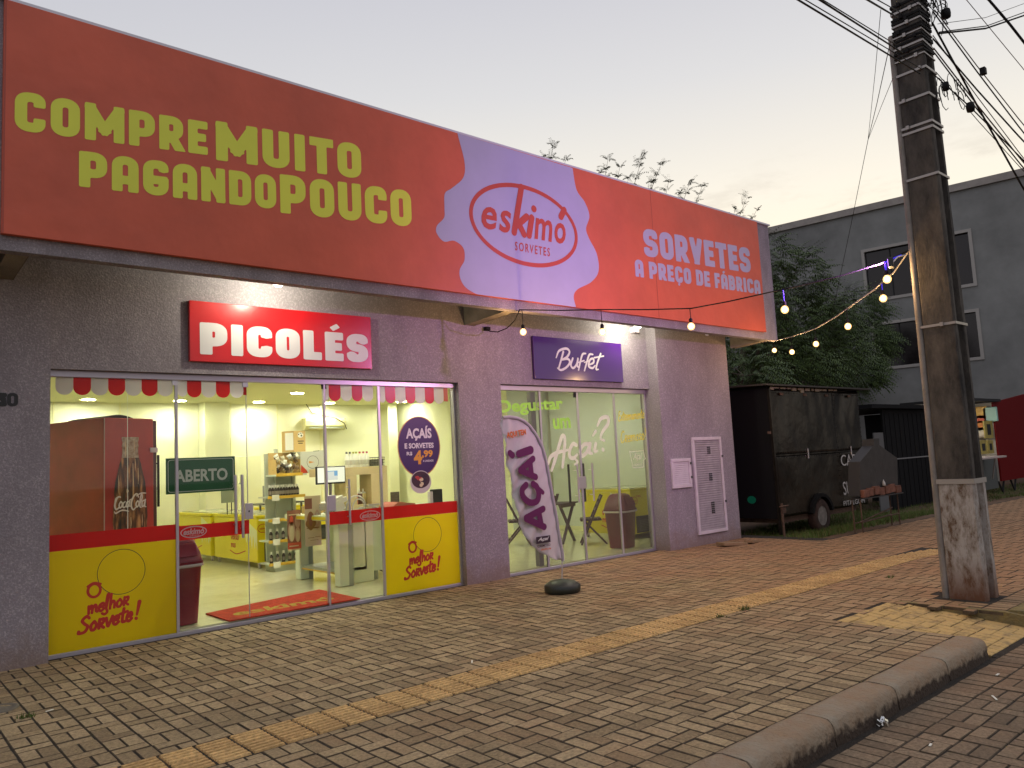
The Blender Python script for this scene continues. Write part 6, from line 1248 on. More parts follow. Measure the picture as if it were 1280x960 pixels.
# ================================================================== overhead lines
def line(label, pts, r, m=None, twist=0, name='overhead_cable', g='overhead cables'):
    mb = MB(); r = r*.62; P = [Vector(p) for p in pts]; mb.tube([tuple(p) for p in P], r, 6); 
    if twist:
        c = []; n = 170
        for i in range(n): s = i/(n-1)*(len(P)-1); k = min(int(s), len(P)-2); p = P[k].lerp(P[k+1], s-k); c.append(p+Vector((math.cos(i*.55)*r*.9, 0, math.sin(i*.55)*r*.9)))
        mb.tube(c, r*.6, 5)
    return tag(mb.build(name, m or M_CAB, loc=tuple(P[0])), label, 'cable', g)
def sagged(A, B, sag, n=14): return [A.lerp(B, i/(n-1))-Vector((0, 0, sag*4*(i/(n-1))*(1-i/(n-1)))) for i in range(n)]
def at_dist(u, v, d): r = ray(u, v); r = r/r.length; return Vector((0, 0, CAMZ))+r*d
def PA(u, v): return oy(u, v, 2.80)
# towards the left: lines rise across the view from the pole to the pole behind the photographer
Ls = [((1113, 38), (990, -8), 'upper pair, near line'), ((1113, 42), (1000, -3), ''), ((1108, 52), (1018, -2), ''), ((1112, 58), (1022, -3), ''), ((1125, 18), (1080, -5), ''), ((1122, 22), (1090, -4), '')]
for i, (a, b, _) in enumerate([((1150, 92), (993, -3)) + (0,), ((1155, 88), (1002, -3)) + (0,), ((1128, 66), (1020, -3)) + (0,), ((1120, 56), (1024, -3)) + (0,), ((1122, 22), (1078, -4)) + (0,), ((1126, 16), (1090, -4)) + (0,)]):
    p = PA(*a); q = at_dist(b[0], b[1], 6.4); d = (q-p); e = p+d*(1.25); far = ['lowest', 'second lowest', 'third', 'fourth', 'second highest', 'highest'][i]
    line('thin black cable running up left from the pole, %s of the bundle' % far, [p, p.lerp(e, .5), e], .007 if i % 2 else .012, twist=0)
# towards the right, running down the street to the next pole
Rs = [((1165, 28), (1283, 240), 26, .018), ((1167, 60), (1283, 205), 26, .012), ((1168, 66), (1283, 212), 24, .012), ((1166, 14), (1283, 168), 26, .012), ((1168, 12), (1283, 158), 26, .009), ((1166, 48), (1283, 178), 26, .014), ((1170, 90), (1283, 215), 20, .007), ((1166, 44), (1283, 200), 24, .008)]
nm_ = ['thick twisted cable sloping steeply', 'lower cable', 'second lower cable', 'upper cable', 'topmost thin cable', 'middle dark cable', 'lowest thin cable', 'thin brown cable']
for i, (a, b, d, r) in enumerate(Rs):
    p = PA(*a); q = at_dist(b[0], b[1], 10.5); e = p+(q-p)*1.3; line(nm_[i]+' running down right from the pole top', [p, p.lerp(e, .35)-Vector((0, 0, .03)), p.lerp(e, .7)-Vector((0, 0, .03)), e], r, M_CABB if i % 3 == 1 else M_CAB, twist=0)
line('thick twisted cable crossing the top right corner', [at_dist(1232, -5, 9), at_dist(1262, 30, 9.1), at_dist(1284, 58, 9.2)], .02, twist=1)
line('thin cable crossing the sky above the twisted cable', [at_dist(1205, -4, 12), at_dist(1284, 92, 12.5)], .008, M_CABB)
for i, (a, b) in enumerate((((1172, 42), (1284, 18)), ((1174, 40), (1284, 14)), ((1172, 30), (1284, 3)))):
    p = PA(*a); q = at_dist(b[0], b[1], 12); line('cable crossing the street rightwards from the pole, %s' % ('lower', 'middle', 'upper')[i], [p, p.lerp(q, .5)-Vector((0, 0, .06)), q], (.016, .009, .005)[i])
# hanging splice bundle right of the pole
p0, p1, p2 = PA(1166, 92), at_dist(1213, 134, 9.6), at_dist(1284, 205, 10.2); line('drop cable with splice boxes hanging right of the pole', [p0, p1, p2], .010)
mb = MB(); mb.lathe([(.001, -.05), (.035, -.045), (.042, 0), (.035, .045), (.001, .05)], tuple(at_dist(1213, 134, 9.6)), 10); mb.lathe([(.001, -.05), (.03, -.04), (.034, 0), (.03, .04), (.001, .05)], tuple(at_dist(1182, 108, 9.5)), 10)
for i in range(12): c = at_dist(1185+rr.uniform(-12, 24), 116+rr.uniform(-10, 12), 9.55); rad = rr.uniform(.05, .12); mb.tube([c+Vector((math.cos(t)*rad, 0, math.sin(t)*rad*1.2)) for t in np.linspace(0, rr.uniform(3, 6), 9)], .004, 4)
tag(mb.build('splice_box', M_CAB, loc=tuple(at_dist(1200, 125, 9.6))), 'black splice boxes and loose loops hanging below the pole top', 'splice box')
tag(MB().cbox(tuple(at_dist(1229, 89, 10)), (.06, .05, .07)).build('cable_tag', M_CAB, loc=tuple(at_dist(1229, 89, 10))), 'small square tag clipped on a thin cable', 'tag')
# service drops left of the pole
tgt = Vector((17.5, 9.8, 3.2)); jn = at_dist(1085, 175, 13.5)
line('thin drop cable from the pole meeting two others in the sky', [PA(1116, 98), at_dist(1102, 132, 10.5), jn], .005, g='service drop cables')
line('thin drop cable hanging straight from the upper bundle', [at_dist(1101, 12, 9.0), at_dist(1094, 90, 11), jn], .005, g='service drop cables')
line('long drop cable falling towards the tree beside the grey building', [at_dist(1113, 52, 9.2), at_dist(1096, 130, 11.5), jn, at_dist(1066, 270, 15), at_dist(1044, 375, 16.5), at_dist(1036, 415, 17.5)], .007, g='service drop cables')

# ================================================================== food trailers, grill, kiosk
M_TB = mat('trailer_black_sheet', (.030, .025, .019), .32, metal=.6, bump=3.5, bscale=1.6, var=.6, vscale=2.5); M_TBD = mat('trailer_matt_black', (.008, .008, .009), .7, spec=.15); M_RUST = mat('rusty_steel', (.12, .07, .045), .8, bump=.5, var=.5, vscale=10)
GZ = -.14
t = thing('food_trailer', 'black sheet metal food trailer with dented side and peeling white edge beside the shop', 'food trailer', (15.4, 8.0, GZ))
tx0, tx1, ty0, ty1, tz0, tz1 = 13.50, 17.25, 8.0, 10.3, .26, 2.80
box1('end_wall', M_TBD, tx0, tx0+.04, ty0+.02, ty1, tz0, tz1, t)
mb = MB(); mb.box(tx0+.041, tx1, ty1-.03, ty1, tz0, tz1).box(tx1-.04, tx1, ty0+.02, ty1-.03, tz0, tz1); mb.build('rear_wall', M_TBD, t)
def dented(nm, x0, x1, z0, z1, seed, cut=None):
    nx, nz = 40, 24; r_ = random.Random(seed); D_ = [(r_.uniform(x0, x1), r_.uniform(z0, z1), r_.uniform(-.022, .022), r_.uniform(.15, .5), r_.uniform(.15, .9), r_.uniform(-.8, .8)) for _ in range(12)]
    def dep(x, z):
        s = 0
        for (a, b, h, w, w2, k) in D_: s += h*math.exp(-(((x-a)-k*(z-b))/w)**2-((z-b)/w2)**2)
        return s
    vs = [(x0+(x1-x0)*i/(nx-1), ty0+dep(x0+(x1-x0)*i/(nx-1), z0+(z1-z0)*j/(nz-1)), z0+(z1-z0)*j/(nz-1)) for j in range(nz) for i in range(nx)]
    mb = MB(); mb.add(vs, [(j*nx+i, j*nx+i+1, (j+1)*nx+i+1, (j+1)*nx+i) for j in range(nz-1) for i in range(nx-1)], 0, True); o = mb.build(nm, M_TB, t); s_ = o.modifiers.new('t', 'SOLIDIFY'); s_.thickness = .02; s_.offset = -1; return o
dented('hatch_panel', tx0+.02, tx0+2.55, 1.47, tz1-.05, 1); dented('hatch_panel', tx0+2.57, tx1-.01, 1.47, tz1-.05, 2); dented('side_panel', tx0+.02, tx1-.01, tz0+.02, 1.45, 3)
mb = MB(); mb.box(tx0, tx1, ty0-.025, ty0+.0, 1.448, 1.472); mb.build('side_rail', M_TB, t); mb = MB(); mb.box(tx0-.01, tx0+.035, ty0-.03, ty0+.02, tz0-.3, tz1-.04); mb.build('corner_post', M_TB, t)
mb = MB(); mb.add([(tx0-.3, ty0-.15, tz1+.0), (tx1+.35, ty0-.15, tz1+.0), (tx1+.35, ty1+.1, tz1+.10), (tx0-.3, ty1+.1, tz1+.10), (tx0-.3, ty0-.15, tz1+.03), (tx1+.35, ty0-.15, tz1+.03), (tx1+.35, ty1+.1, tz1+.13), (tx0-.3, ty1+.1, tz1+.13)], [(0, 3, 2, 1), (4, 5, 6, 7), (0, 1, 5, 4), (1, 2, 6, 5), (2, 3, 7, 6), (3, 0, 4, 7)]); mb.build('roof', mat('trailer_roof_sheet', (.05, .045, .04), .6, metal=.3), t)
mb = MB(); x = tx0+.05; r_ = random.Random(9)
while x < tx0+2.7: w = r_.uniform(.05, .2); mb.box(x, x+w, ty0-.03, ty0-.012, tz1-r_.uniform(.04, .11), tz1-.012); x += w+r_.uniform(0, .12)
mb.build('peeling_trim', mat('peeling_white', (.34, .29, .22), .8), t)
mb = MB(); mb.box(tx0+.2, tx1-.4, ty0+.1, ty1-.1, tz0-.1, tz0); mb.build('chassis', M_RUST, t)
def wheel(x, y, z, r, par):
    R = Matrix.Translation((x, y, z)) @ Matrix.Rotation(PI/2, 4, 'X'); mb = MB(); mb.M = R; mb.lathe([(r*.58, -.09), (r*.9, -.09), (r, -.06), (r, .06), (r*.9, .09), (r*.58, .09)], n=26, cap=False); w_ = mb.build('wheel', mat('dusty_tyre', (.055, .03, .022), .9, bump=.6, var=.5, vscale=8), par)
    mb = MB(); mb.M = R; mb.lathe([(.001, .055), (r*.15, .07), (r*.2, .05), (r*.5, .04), (r*.6, .08)], n=20)
    for k in range(6): a = k*PI/3; mb.cbox((r*.38*math.cos(a), r*.38*math.sin(a), .055), (r*.12, r*.12, .02))
    mb.build('rim', mat('wheel_rim', (.22, .20, .18), .6, var=.4, vscale=10), w_)
mb = MB()
for zr_ in (tz0+.06, 1.41, 1.51, tz1-.12):
    for k in range(38): mb.cbox((tx0+.08+k*.098, ty0-.006, zr_), (.014, .012, .014))
for zk in range(24):
    for xr_ in (tx0+.06, tx0+2.53, tx0+2.60, tx1-.05): mb.cbox((xr_, ty0-.006, tz0+.1+zk*.1), (.014, .012, .014))
tag(mb.build('rivet', M_TB, t), kind='stuff')
for xh in (tx0+.4, tx0+1.3, tx0+2.2, tx0+3.2): box1('hinge', M_RUST, xh, xh+.12, ty0-.03, ty0-.008, tz1-.17, tz1-.12, t, bevel=.004)
for xh in (tx0+1.25, tx0+3.1): box1('latch', M_STEEL, xh, xh+.03, ty0-.035, ty0-.008, 1.36, 1.56, t, bevel=.004)
wheel(15.12, 8.06, GZ+.33, .34, t)
mb = MB(); mb.prism([(15.12+.45*math.cos(a), GZ+.33+.45*math.sin(a)) for a in np.linspace(.2, PI-.2, 12)]+[(15.12+.38*math.cos(a), GZ+.33+.38*math.sin(a)) for a in np.linspace(PI-.2, .2, 12)], 7.94, 8.14); mb.build('mudguard', M_TBD, t)
mb = MB(); mb.tube([(13.52, 7.93, .55), (13.52, 7.93, GZ)], .025, 8); mb.tube([(13.4, 7.9, .5), (13.7, 7.9, .5)], .015, 6); mb.cbox((13.55, 7.92, .42), (.12, .04, .10)); mb.cbox((13.3, 7.93, 1.9), (.08, .03, .05)); mb.build('jack', M_RUST, t)
mb = MB(); mb.lathe([(.001, 0), (.075, 0)], (0, 0, 0), 14); mb.v = [(tx0-.004, ty0+.55+v[0]*1.3, .62+v[1]) for v in mb.v]; mb.build('reflector', mat('green_reflector', (.02, .16, .10), .3, emit=(.02, .3, .18), estr=.08), t)
M_PAINT = mat('hand_painted_white', (.50, .48, .46), .7)
P = lambda u, v: oy(900+u/4, 460+v/4, ty0-.03)
mb = MB(); a, b = P(608, 490), P(668, 430); text_fit(mb, 'CAPI', a.x, b.x+.15, a.z, b.z, ty0-.028, bold=.0); a, b = P(620, 636), P(650, 565); text_fit(mb, 'SUCO', a.x, b.x+.55, a.z, b.z, ty0-.028, bold=.0)
a, b = P(620, 690), P(722, 650); text_fit(mb, 'PITALGOM', a.x, b.x, a.z, b.z, ty0-.028, bold=0); mb.build('lettering', M_PAINT, t)

# second trailer with open lit hatch
t = thing('food_trailer', 'black food trailer with an open lit hatch behind the grill', 'food trailer', (19.6, 8.6, GZ), )
yy = 8.9; c0 = oy(1084, 506, yy); c1 = oy(1102, 512, yy); c2 = oy(1166, 503, yy); zb = oy(1130, 660, yy).z; print('T2', c0, c1, c2, zb)
x0, x1, x2, zt = c0.x, c1.x, c2.x, c1.z
box1('side_wall', M_TBD, x1, x2, yy, yy+.05, zb+.35, zt, t); box1('roof', M_TBD, x0-.2, x2+.1, yy-.2, yy+2.4, zt+.02, zt+.12, t); box1('rear_wall', mat('hatch_inner_green', (.36, .44, .40), .6), x0-.4, x1+.3, yy+2.0, yy+2.05, zb+.4, zt, t)
box1('floor', M_TBD, x0-.4, x2, yy+.05, yy+2.0, zb+.35, zb+.42, t); box1('far_wall', M_TBD, x2-.05, x2, yy+.05, yy+2.0, zb+.42, zt, t); box1('counter_front', mat('trailer_counter_grey', (.12, .12, .12), .6), x0+.25, x1, yy+.02, yy+.05, zb+.4, oy(1090, 541, yy).z, t); box1('skirt', M_TBD, x1, x2-.2, yy+.1, yy+.2, zb-.1, zb+.35, t)
mb = MB()
for k in range(12): x = x1+.1+(x2-x1-.2)*k/11; mb.box(x, x+.04, yy-.012, yy, zb+.4, zt-.1)
mb.build('cladding_rib', M_TBD, t); box1('lamp_tube', emis('hatch_tube', (.85, 1, .95), 9), x0+.1, x1+.1, yy+1.2, yy+1.26, zt-.08, zt-.04, t)
box1('side_rail', mat('pale_rail', (.22, .22, .22), .5), x1+.1, x2-.1, yy-.03, yy-.013, oy(1130, 573.5, yy).z, oy(1130, 572, yy).z, t)
mb = MB(); a, b = oy(1163, 590, yy), oy(1169, 508, yy)
for k in range(7): zz_ = a.z+(b.z-a.z)*k/7; stroke_text(mb, [[(b.x-.15, zz_+.05), (b.x-.05, zz_+.22), (b.x+.0, zz_+.06), (b.x-.12, zz_+.13)]], yy-.02, .035, .014)
mb.build('painted_scrawl', M_PAINT, t); wheel(x1+1.6, yy+.1, zb+.33, .33, t)

# metal grill shaped like a little house
gr = thing('barbecue_grill', 'dark steel barbecue grill with pointed hood on thin legs', 'grill', (14.7, 6.6, -.02))
gy = 6.62; G = lambda u, v: (lambda p: (p.x, p.z))(oy(900+u/4, 460+v/4, gy)); M_GR = mat('grill_steel', (.040, .036, .036), .55, metal=.2, bump=.3, bscale=12, var=.3, vscale=5)
f1 = [G(700, 640), G(700, 468), G(768, 388), G(768, 355), G(797, 352), G(797, 385), G(886, 450), G(890, 605)]
mb = MB(); mb.prism(f1, gy, gy+.015); mb.build('front_panel', M_GR, gr)
off = .20; mb = MB(); mb.prism([(x, z) for x, z in f1], gy+off, gy+off+.015); mb.build('rear_panel', M_GR, gr)
mb = MB()
for i in range(len(f1)):
    if i in (3, 7): continue
    a, b = f1[i], f1[(i+1) % len(f1)]; mb.add([(a[0], gy+.016, a[1]), (b[0], gy+.016, b[1]), (b[0], gy+off-.001, b[1]), (a[0], gy+off-.001, a[1])], [(0, 1, 2, 3)])
o = mb.build('hood', mat('grill_hood_black', (.022, .020, .022), .6, bump=.3, bscale=10), gr); s_ = o.modifiers.new('t', 'SOLIDIFY'); s_.thickness = .008
zt_ = (G(700, 640)[1]+G(890, 605)[1])/2; xa, xb = f1[0][0], f1[-1][0]
for k in range(7): x = xa+(xb-xa)*k/7; box1('brick', mat('firebrick', (.20, .08, .05), .9, bump=1, bscale=30, var=.5, vscale=7), x+.01, x+(xb-xa)/7-.008, gy-.07+.01*(k % 2), gy-.002, zt_-.05+.012*(k % 3), zt_+.09+.02*((k*7) % 3), gr, bevel=.01)
box1('brick_shelf', M_GR, xa-.02, xb+.02, gy-.09, gy+off, zt_-.07, zt_-.052, gr)
for (x, y) in ((xa+.03, gy+.02), (xb-.02, gy+.02), (xa+.03, gy+off-.03), (xb-.02, gy+off-.03)): MB().tube([(x, y, zt_-.07), (x, y, -.03)], .014, 6).build('leg', M_RUST, gr)
mb = MB(); mb.tube([(xa+.03, gy+.02, .18), (xb-.02, gy+off-.03, .20)], .013, 6); mb.tube([(xb-.02, gy+.02, .22), (xa+.03, gy+off-.03, .16)], .013, 6); mb.tube([(xa-.1, gy+.0, .20), (xb-.1, gy+.1, .34)], .012, 6); mb.build('stretcher', M_RUST, gr)
mb = MB(); c = G(808, 575); mb.lathe([(.001, -.05), (.035, -.05), (.03, 0), (.012, .04), (.001, .07)], (c[0], gy-.04, c[1]), 8); mb.build('knob', M_PAINT, gr)

# red kiosk with lit counter
KYk = 8.3; t = thing('red_kiosk', 'dark red kiosk with a lit hatch and folding counter half behind the pole', 'kiosk', (26.5, KYk, -.05)); M_KR = mat('kiosk_red', (.15, .001, .002), .6, bump=.2, bscale=2, spec=.2)
K0, K1 = oy(1241, 503, KYk), oy(1290, 492, KYk); kb = oy(1243, 603, KYk).z; kx0, kx1 = K0.x, K1.x+3
mb = MB(); mb.prism([(kx0, kb), (kx1, kb), (kx1, K1.z+.35), (kx0, K0.z)], KYk, KYk+.05); mb.build('side_wall', M_KR, t)
hx0 = oy(1205, 508, KYk).x; box1('rear_wall', mat('kiosk_inner', (.45, .42, .36), .6), hx0, kx0, KYk+1.6, KYk+1.65, kb, K0.z, t); box1('roof', M_DARK, hx0-.2, kx0+.4, KYk-.1, KYk+1.7, K0.z+.02, K0.z+.1, t); box1('inner_wall', MATS['kiosk_inner'], kx0+.002, kx0+.04, KYk+.05, KYk+1.6, kb, K0.z, t)
zc = oy(1235, 570, KYk).z; box1('counter_front', mat('kiosk_front_grey', (.10, .11, .10), .6), hx0, kx0-.01, KYk+.1, KYk+.14, kb-.2, zc-.02, t)
box1('folding_counter', mat('counter_pale', (.50, .42, .38), .5), oy(1228, 570, KYk-.5).x, oy(1258, 569, KYk-.5).x, KYk-.5, KYk+.1, zc-.05, zc, t); mb = MB(); a, b = oy(1244, 572, KYk-.4), oy(1241, 598, KYk-.1); mb.tube([tuple(a), tuple(b)], .02, 6); mb.build('strut', M_PAINT, t)
box1('lamp', emis('kiosk_lamp', (1, .9, .75), 70), hx0+.3, hx0+1.0, KYk+.7, KYk+.8, K0.z-.1, K0.z-.05, t)
mb = MB()
for (x, z) in ((kx0+.5, kb), (kx0+1.6, kb)): mb.tube([(x, KYk+.1, z), (x-.3, KYk+.1, z-.55)], .03, 6); mb.tube([(x-.5, KYk+.1, z), (x, KYk+.1, z-.55)], .03, 6)
mb.build('leg', M_DARK, t)
r_ = random.Random(4); cols = [((.8, .45, .02), 'yellow'), ((.7, .10, .03), 'red'), ((.75, .7, .6), 'white'), ((.35, .6, .5), 'mint'), ((.7, .25, .05), 'orange')]
for i, (u, v, w, h, ci) in enumerate(((1223, 516, .45, .35, 0), (1224, 524, .5, .25, 1), (1226, 532, .42, .3, 4), (1228, 540, .4, .3, 2), (1236, 518, .45, .4, 3))):
    p = ox(u+2, v, kx0-.12); tag(MB().cbox(tuple(p), (.12, .38, h*1.1)).build('snack_packet', mat('packet_'+cols[ci][1], cols[ci][0], .4), loc=tuple(p), bevel=.02), '%s snack packet hanging in the lit kiosk hatch' % cols[ci][1], 'packet', 'snack packets in the kiosk')
for i, (u0, u1, v0, v1, pos) in enumerate(((1232, 1240, 526, 548, 'upper right'), (1226, 1233, 550, 568, 'lower left'), (1236, 1241, 550, 567, 'lower right'))):
    p, q = oy(u0, v1, KYk+.03), oy(u1, v0, KYk+.03); b = tag(MB().box(p.x, q.x, KYk+.03, KYk+.06, p.z, q.z).build('menu_panel', mat('menu_yellow', (.42, .33, .08), .5, var=.3, vscale=3), loc=((p.x+q.x)/2, KYk, p.z)), 'yellow menu panel at the %s of the kiosk hatch' % pos, 'menu', 'menu panels of the kiosk')
    mb = MB(); mb.box(p.x+.3*(q.x-p.x), p.x+.7*(q.x-p.x), KYk+.02, KYk+.028, p.z+.1, q.z-.1); o = mb.build('print', M_DARK); o.parent = b; o.location = (-Vector(b.location))[:]; o['_b'] = b['_b']

# ================================================================== grey building behind
GB = thing('grey_building', 'tall plain grey building with pale framed dark windows and roof edge', 'building', (24, 8, 0)); M_GB = mat('grey_render', (.24, .245, .235), .9, bump=.5, bscale=6, var=.28, vscale=.45, detail=9); M_GBC = mat('roof_edge_concrete', (.34, .31, .28), .8, var=.2, vscale=2); M_GF = mat('window_surround', (.38, .36, .33), .7)
wd = ray(-571, 624); wd = Vector((wd.x, wd.y, 0)).normalized(); P0 = Vector((38.0, 5.0, 0)); nrm = Vector((-wd.y, wd.x, 0)); nrm = nrm if nrm.x < 0 else -nrm
def gp(u, v):
    r = ray(u, v); s = (P0.dot(nrm))/(Vector((r.x, r.y, 0)).dot(nrm)); q = Vector((r.x*s, r.y*s, CAMZ+r.z*s)); return (q-P0).dot(wd), q.z
print('GB', gp(971, 289), gp(1133, 253.5), gp(1280, 222), gp(1090, 312), gp(1222, 446))
RG = Matrix(((wd.x, -nrm.x, 0, P0.x), (wd.y, -nrm.y, 0, P0.y), (0, 0, 1, 0), (0, 0, 0, 1)))
zr = (gp(971, 289)[1]+gp(1133, 253.5)[1]+gp(1280, 222)[1])/3; print('zr', zr)
wins = []
def q4(tl, tr, br, bl): L = [gp(*p) for p in (tl, tr, br, bl)]; return (min(L[1][0], L[2][0]), max(L[0][0], L[3][0]), (L[2][1]+L[3][1])/2, (L[0][1]+L[1][1])/2)
wins.append(q4((1084, 313), (1210, 292), (1212, 356), (1086, 374))); wins.append(q4((1096, 404), (1220, 393), (1222, 447), (1098, 459)))
print('wins', wins)
hs = []
for (s0, s1, za, zb2) in wins: hs.append((min(s0, s1), max(s0, s1), za, zb2))
smin, smax = -12, 34; zs = sorted({-.3, zr}|{h[2] for h in hs}|{h[3] for h in hs})
mb = MB(); mb.M = RG
for a, b in zip(zs[:-1], zs[1:]):
    cut = [h for h in hs if h[2] <= a+1e-4 and h[3] >= b-1e-4]
    if not cut: mb.box(smin, smax, 0, .25, a, b)
    else: h = cut[0]; mb.box(smin, h[0], 0, .25, a, b); mb.box(h[1], smax, 0, .25, a, b)
mb.build('wall', M_GB, GB)
mb = MB(); mb.M = RG; mb.box(smin, smin+.25, .25, 14, -.3, zr).box(smax-.25, smax, .25, 14, -.3, zr).box(smin+.25, smax-.25, 13.7, 14, -.3, zr); mb.build('wall', M_GB, GB)
mb = MB(); mb.M = RG; mb.box(smin-.1, smax+.1, -.12, 14.1, zr, zr+.32); mb.build('roof_edge', M_GBC, GB)
for h in hs:
    f = MB(); f.M = RG; w_ = .13
    f.box(h[0]-w_, h[1]+w_, -.05, .06, h[3], h[3]+w_).box(h[0]-w_, h[1]+w_, -.05, .06, h[2]-w_, h[2]).box(h[0]-w_, h[0], -.05, .06, h[2], h[3]).box(h[1], h[1]+w_, -.05, .06, h[2], h[3]); wf_ = f.build('window', M_GF, GB)
    f = MB(); f.M = RG; f.box(h[0], h[1], .14, .16, h[2], h[3]); f.build('pane', mat('dark_window_glass', (.012, .009, .010), .12), wf_)
    for k in (1, 2, 3): f = MB(); f.M = RG; s_ = h[0]+(h[1]-h[0])*k/4; f.box(s_-.025, s_+.025, .11, .139, h[2], h[3]); f.build('glazing_bar', M_DARK, wf_)

# ================================================================== trees
def leaf_mesh(mb, base, d, L, rr, n=7, w=.012, droop=.5, lw=.05):
    """a drooping compound leaf: stalk with pairs of narrow leaflets"""
    d = Vector(d).normalized(); p = Vector(base); side = d.cross(Vector((0, 0, 1)));
    if side.length < .1: side = Vector((1, 0, 0))
    side.normalize(); pts = [p]; 
    for i in range(n): d = (d+Vector((0, 0, -droop/n))).normalized(); p = p+d*(L/n); pts.append(p)
    for i, q in enumerate(pts[1:]):
        for s in (-1, 1):
            ll = lw*(1.2-.6*i/n)*rr.uniform(.8, 1.2); tip = q+side*s*ll*.8+d*ll*.5+Vector((0, 0, -ll*rr.uniform(.2, .6))); m_ = (q+tip)/2; nn = (tip-q).cross(Vector((0, 0, 1))).normalized()*w
            mb.v += [tuple(q), tuple(m_+nn), tuple(tip), tuple(m_-nn)]; b = len(mb.v)-4; mb.f.append((b, b+1, b+2, b+3)); mb.mi.append(rr.choice((0, 0, 1))); mb.sm.append(False)
M_LF = mat('leaf_green', (.075, .12, .025), .6); M_LF2 = mat('leaf_dark', (.035, .062, .016), .6); M_LF3 = mat('leaf_olive', (.075, .085, .028), .6); M_BARK = mat('bark', (.07, .05, .035), .9, bump=1, bscale=20)
def tree(label, base, h, clusters, nleaf, seed, L=.45, w=.018, lw=.11, mats=None):
    rr = random.Random(seed); t = thing('broadleaf_tree', label, 'tree', base); B = Vector(base)
    tr = MB(); trunk_top = B+Vector((rr.uniform(-.2, .2), rr.uniform(-.2, .2), h*.45)); tr.tube([B-Vector((0, 0, .2)), B.lerp(trunk_top, .5)+Vector((.08, .05, 0)), trunk_top], [.17, .13, .10], 10)
    for (c, R) in clusters:
        C = Vector(c); m_ = trunk_top.lerp(C, .5)+Vector((0, 0, .25)); tr.tube([trunk_top, m_, C], [.07, .045, .02], 6)
        for k in range(5): e = C+Vector((rr.gauss(0, 1), rr.gauss(0, 1), rr.gauss(.2, .7)))*R[0]*.5; tr.tube([C, C.lerp(e, .5)+Vector((0, 0, .1)), e], [.02, .012, .005], 5)
    tr.build('trunk', M_BARK, t); cr_ = MB(); tot = sum(R[0]*R[2] for _, R in clusters)
    for (c, R) in clusters:
        for i in range(int(nleaf*R[0]*R[2]/tot)):
            v = Vector((rr.gauss(0, 1), rr.gauss(0, 1), rr.gauss(0, 1))).normalized()*rr.uniform(.45, 1.05)**.6; p = Vector(c)+Vector((v.x*R[0], v.y*R[1], v.z*R[2])); d = Vector((v.x, v.y, v.z*.4+.15+rr.uniform(-.3, .3)))
            leaf_mesh(cr_, p, d, L*rr.uniform(.6, 1.2), rr, droop=rr.uniform(.5, 1.4), w=w, lw=lw)
    cr_.build('crown', mats or [M_LF, M_LF2], t)
def tp(u, v, y): p = oy(u, v, y); return (p.x, p.y, p.z)
cl = [(tp(950, 330, 13), (.9, 1.2, .8)), (tp(985, 345, 12.5), (1.0, 1.2, .85)), (tp(935, 390, 12.5), (1.0, 1.2, .9)), (tp(985, 400, 12.2), (1.2, 1.2, .9)), (tp(1020, 400, 12), (1.1, 1.2, .9)), (tp(960, 450, 12), (1.4, 1.2, .8)), (tp(1030, 440, 11.6), (1.2, 1.2, .7)), (tp(1000, 465, 11.5), (1.4, 1, .6)), (tp(930, 470, 11.5), (1.0, 1, .6))]
tree('large drooping green tree between the shop and the black trailer', (19.0, 12.4, -.1), 5.0, cl, 3600, 11, L=.55)
cl = [(tp(1055, 385, 14), (1.0, 1.3, .8)), (tp(1070, 395, 14), (.7, 1.2, .7)), (tp(1070, 430, 13.5), (1.3, 1.2, .8)), (tp(1080, 425, 13.5), (.6, 1.1, .6)), (tp(1060, 465, 13), (1.4, 1, .6)), (tp(1072, 470, 13), (.6, 1, .4))]
tree('smaller green tree in front of the grey building windows', (24.5, 14.2, -.1), 4.6, cl, 2400, 12, L=.6)
cl = [(tp(925, 455, 17), (2.2, 1.5, 1.6)), (tp(990, 460, 17.5), (2.6, 1.5, 1.6)), (tp(1035, 480, 18), (1.8, 1.5, 1.2))]
tree('dark background tree massed low behind the trailers', (27, 17.5, -.1), 4.5, cl, 2600, 13, L=.7, w=.03, lw=.16, mats=[M_LF2, M_LF])
# young trees whose tips rise above the billboard
def sprigs(label, base, tips, seed):
    rr = random.Random(seed); t = thing('young_tree', label, 'tree', base, 'young trees behind the shop'); B = Vector(base); tr = MB(); cr_ = MB(); top = B+Vector((0, 0, 4.4)); tr.tube([B, B+Vector((.1, 0, 2.2)), top], [.09, .07, .05], 8)
    for (u, v, s) in tips:
        e = Vector(tp(u, v, base[1]+rr.uniform(-.3, .3))); st = top+Vector((0, 0, rr.uniform(0, .3))); m_ = st.lerp(e, .6)+Vector((0, 0, -.15)); path = [Vector(p) for p in catmull([tuple(st), tuple(m_), tuple(e)], 8)]; tr.tube(path, [.028*(1-i/len(path))+.004 for i in range(len(path))], 5)
        for i in range(5, len(path)):
            q = path[i]
            for k in range(6): a = rr.uniform(0, 2*PI); leaf_mesh(cr_, q+Vector((0, 0, rr.uniform(-.03, .03))), (math.cos(a), math.sin(a), rr.uniform(.5, 2.2)), .34*s*rr.uniform(.5, 1.25), rr, n=7, droop=rr.uniform(.5, 1.5), w=.017, lw=.105*s)
    tr.build('trunk', M_BARK, t); cr_.build('crown', [M_LF3, M_LF], t)
sprigs('young feathery tree whose tips rise above the white part of the billboard', (15.8, 18.6, 0), [(692, 182, 1.0), (707, 200, .8), (680, 196, .7)], 21)
sprigs('young feathery tree with three tall tips above the middle of the billboard', (19.0, 18.6, 0), [(760, 198, 1), (775, 208, .8), (803, 196, 1.2), (826, 206, 1.1), (750, 214, .7), (786, 222, .8)], 22)
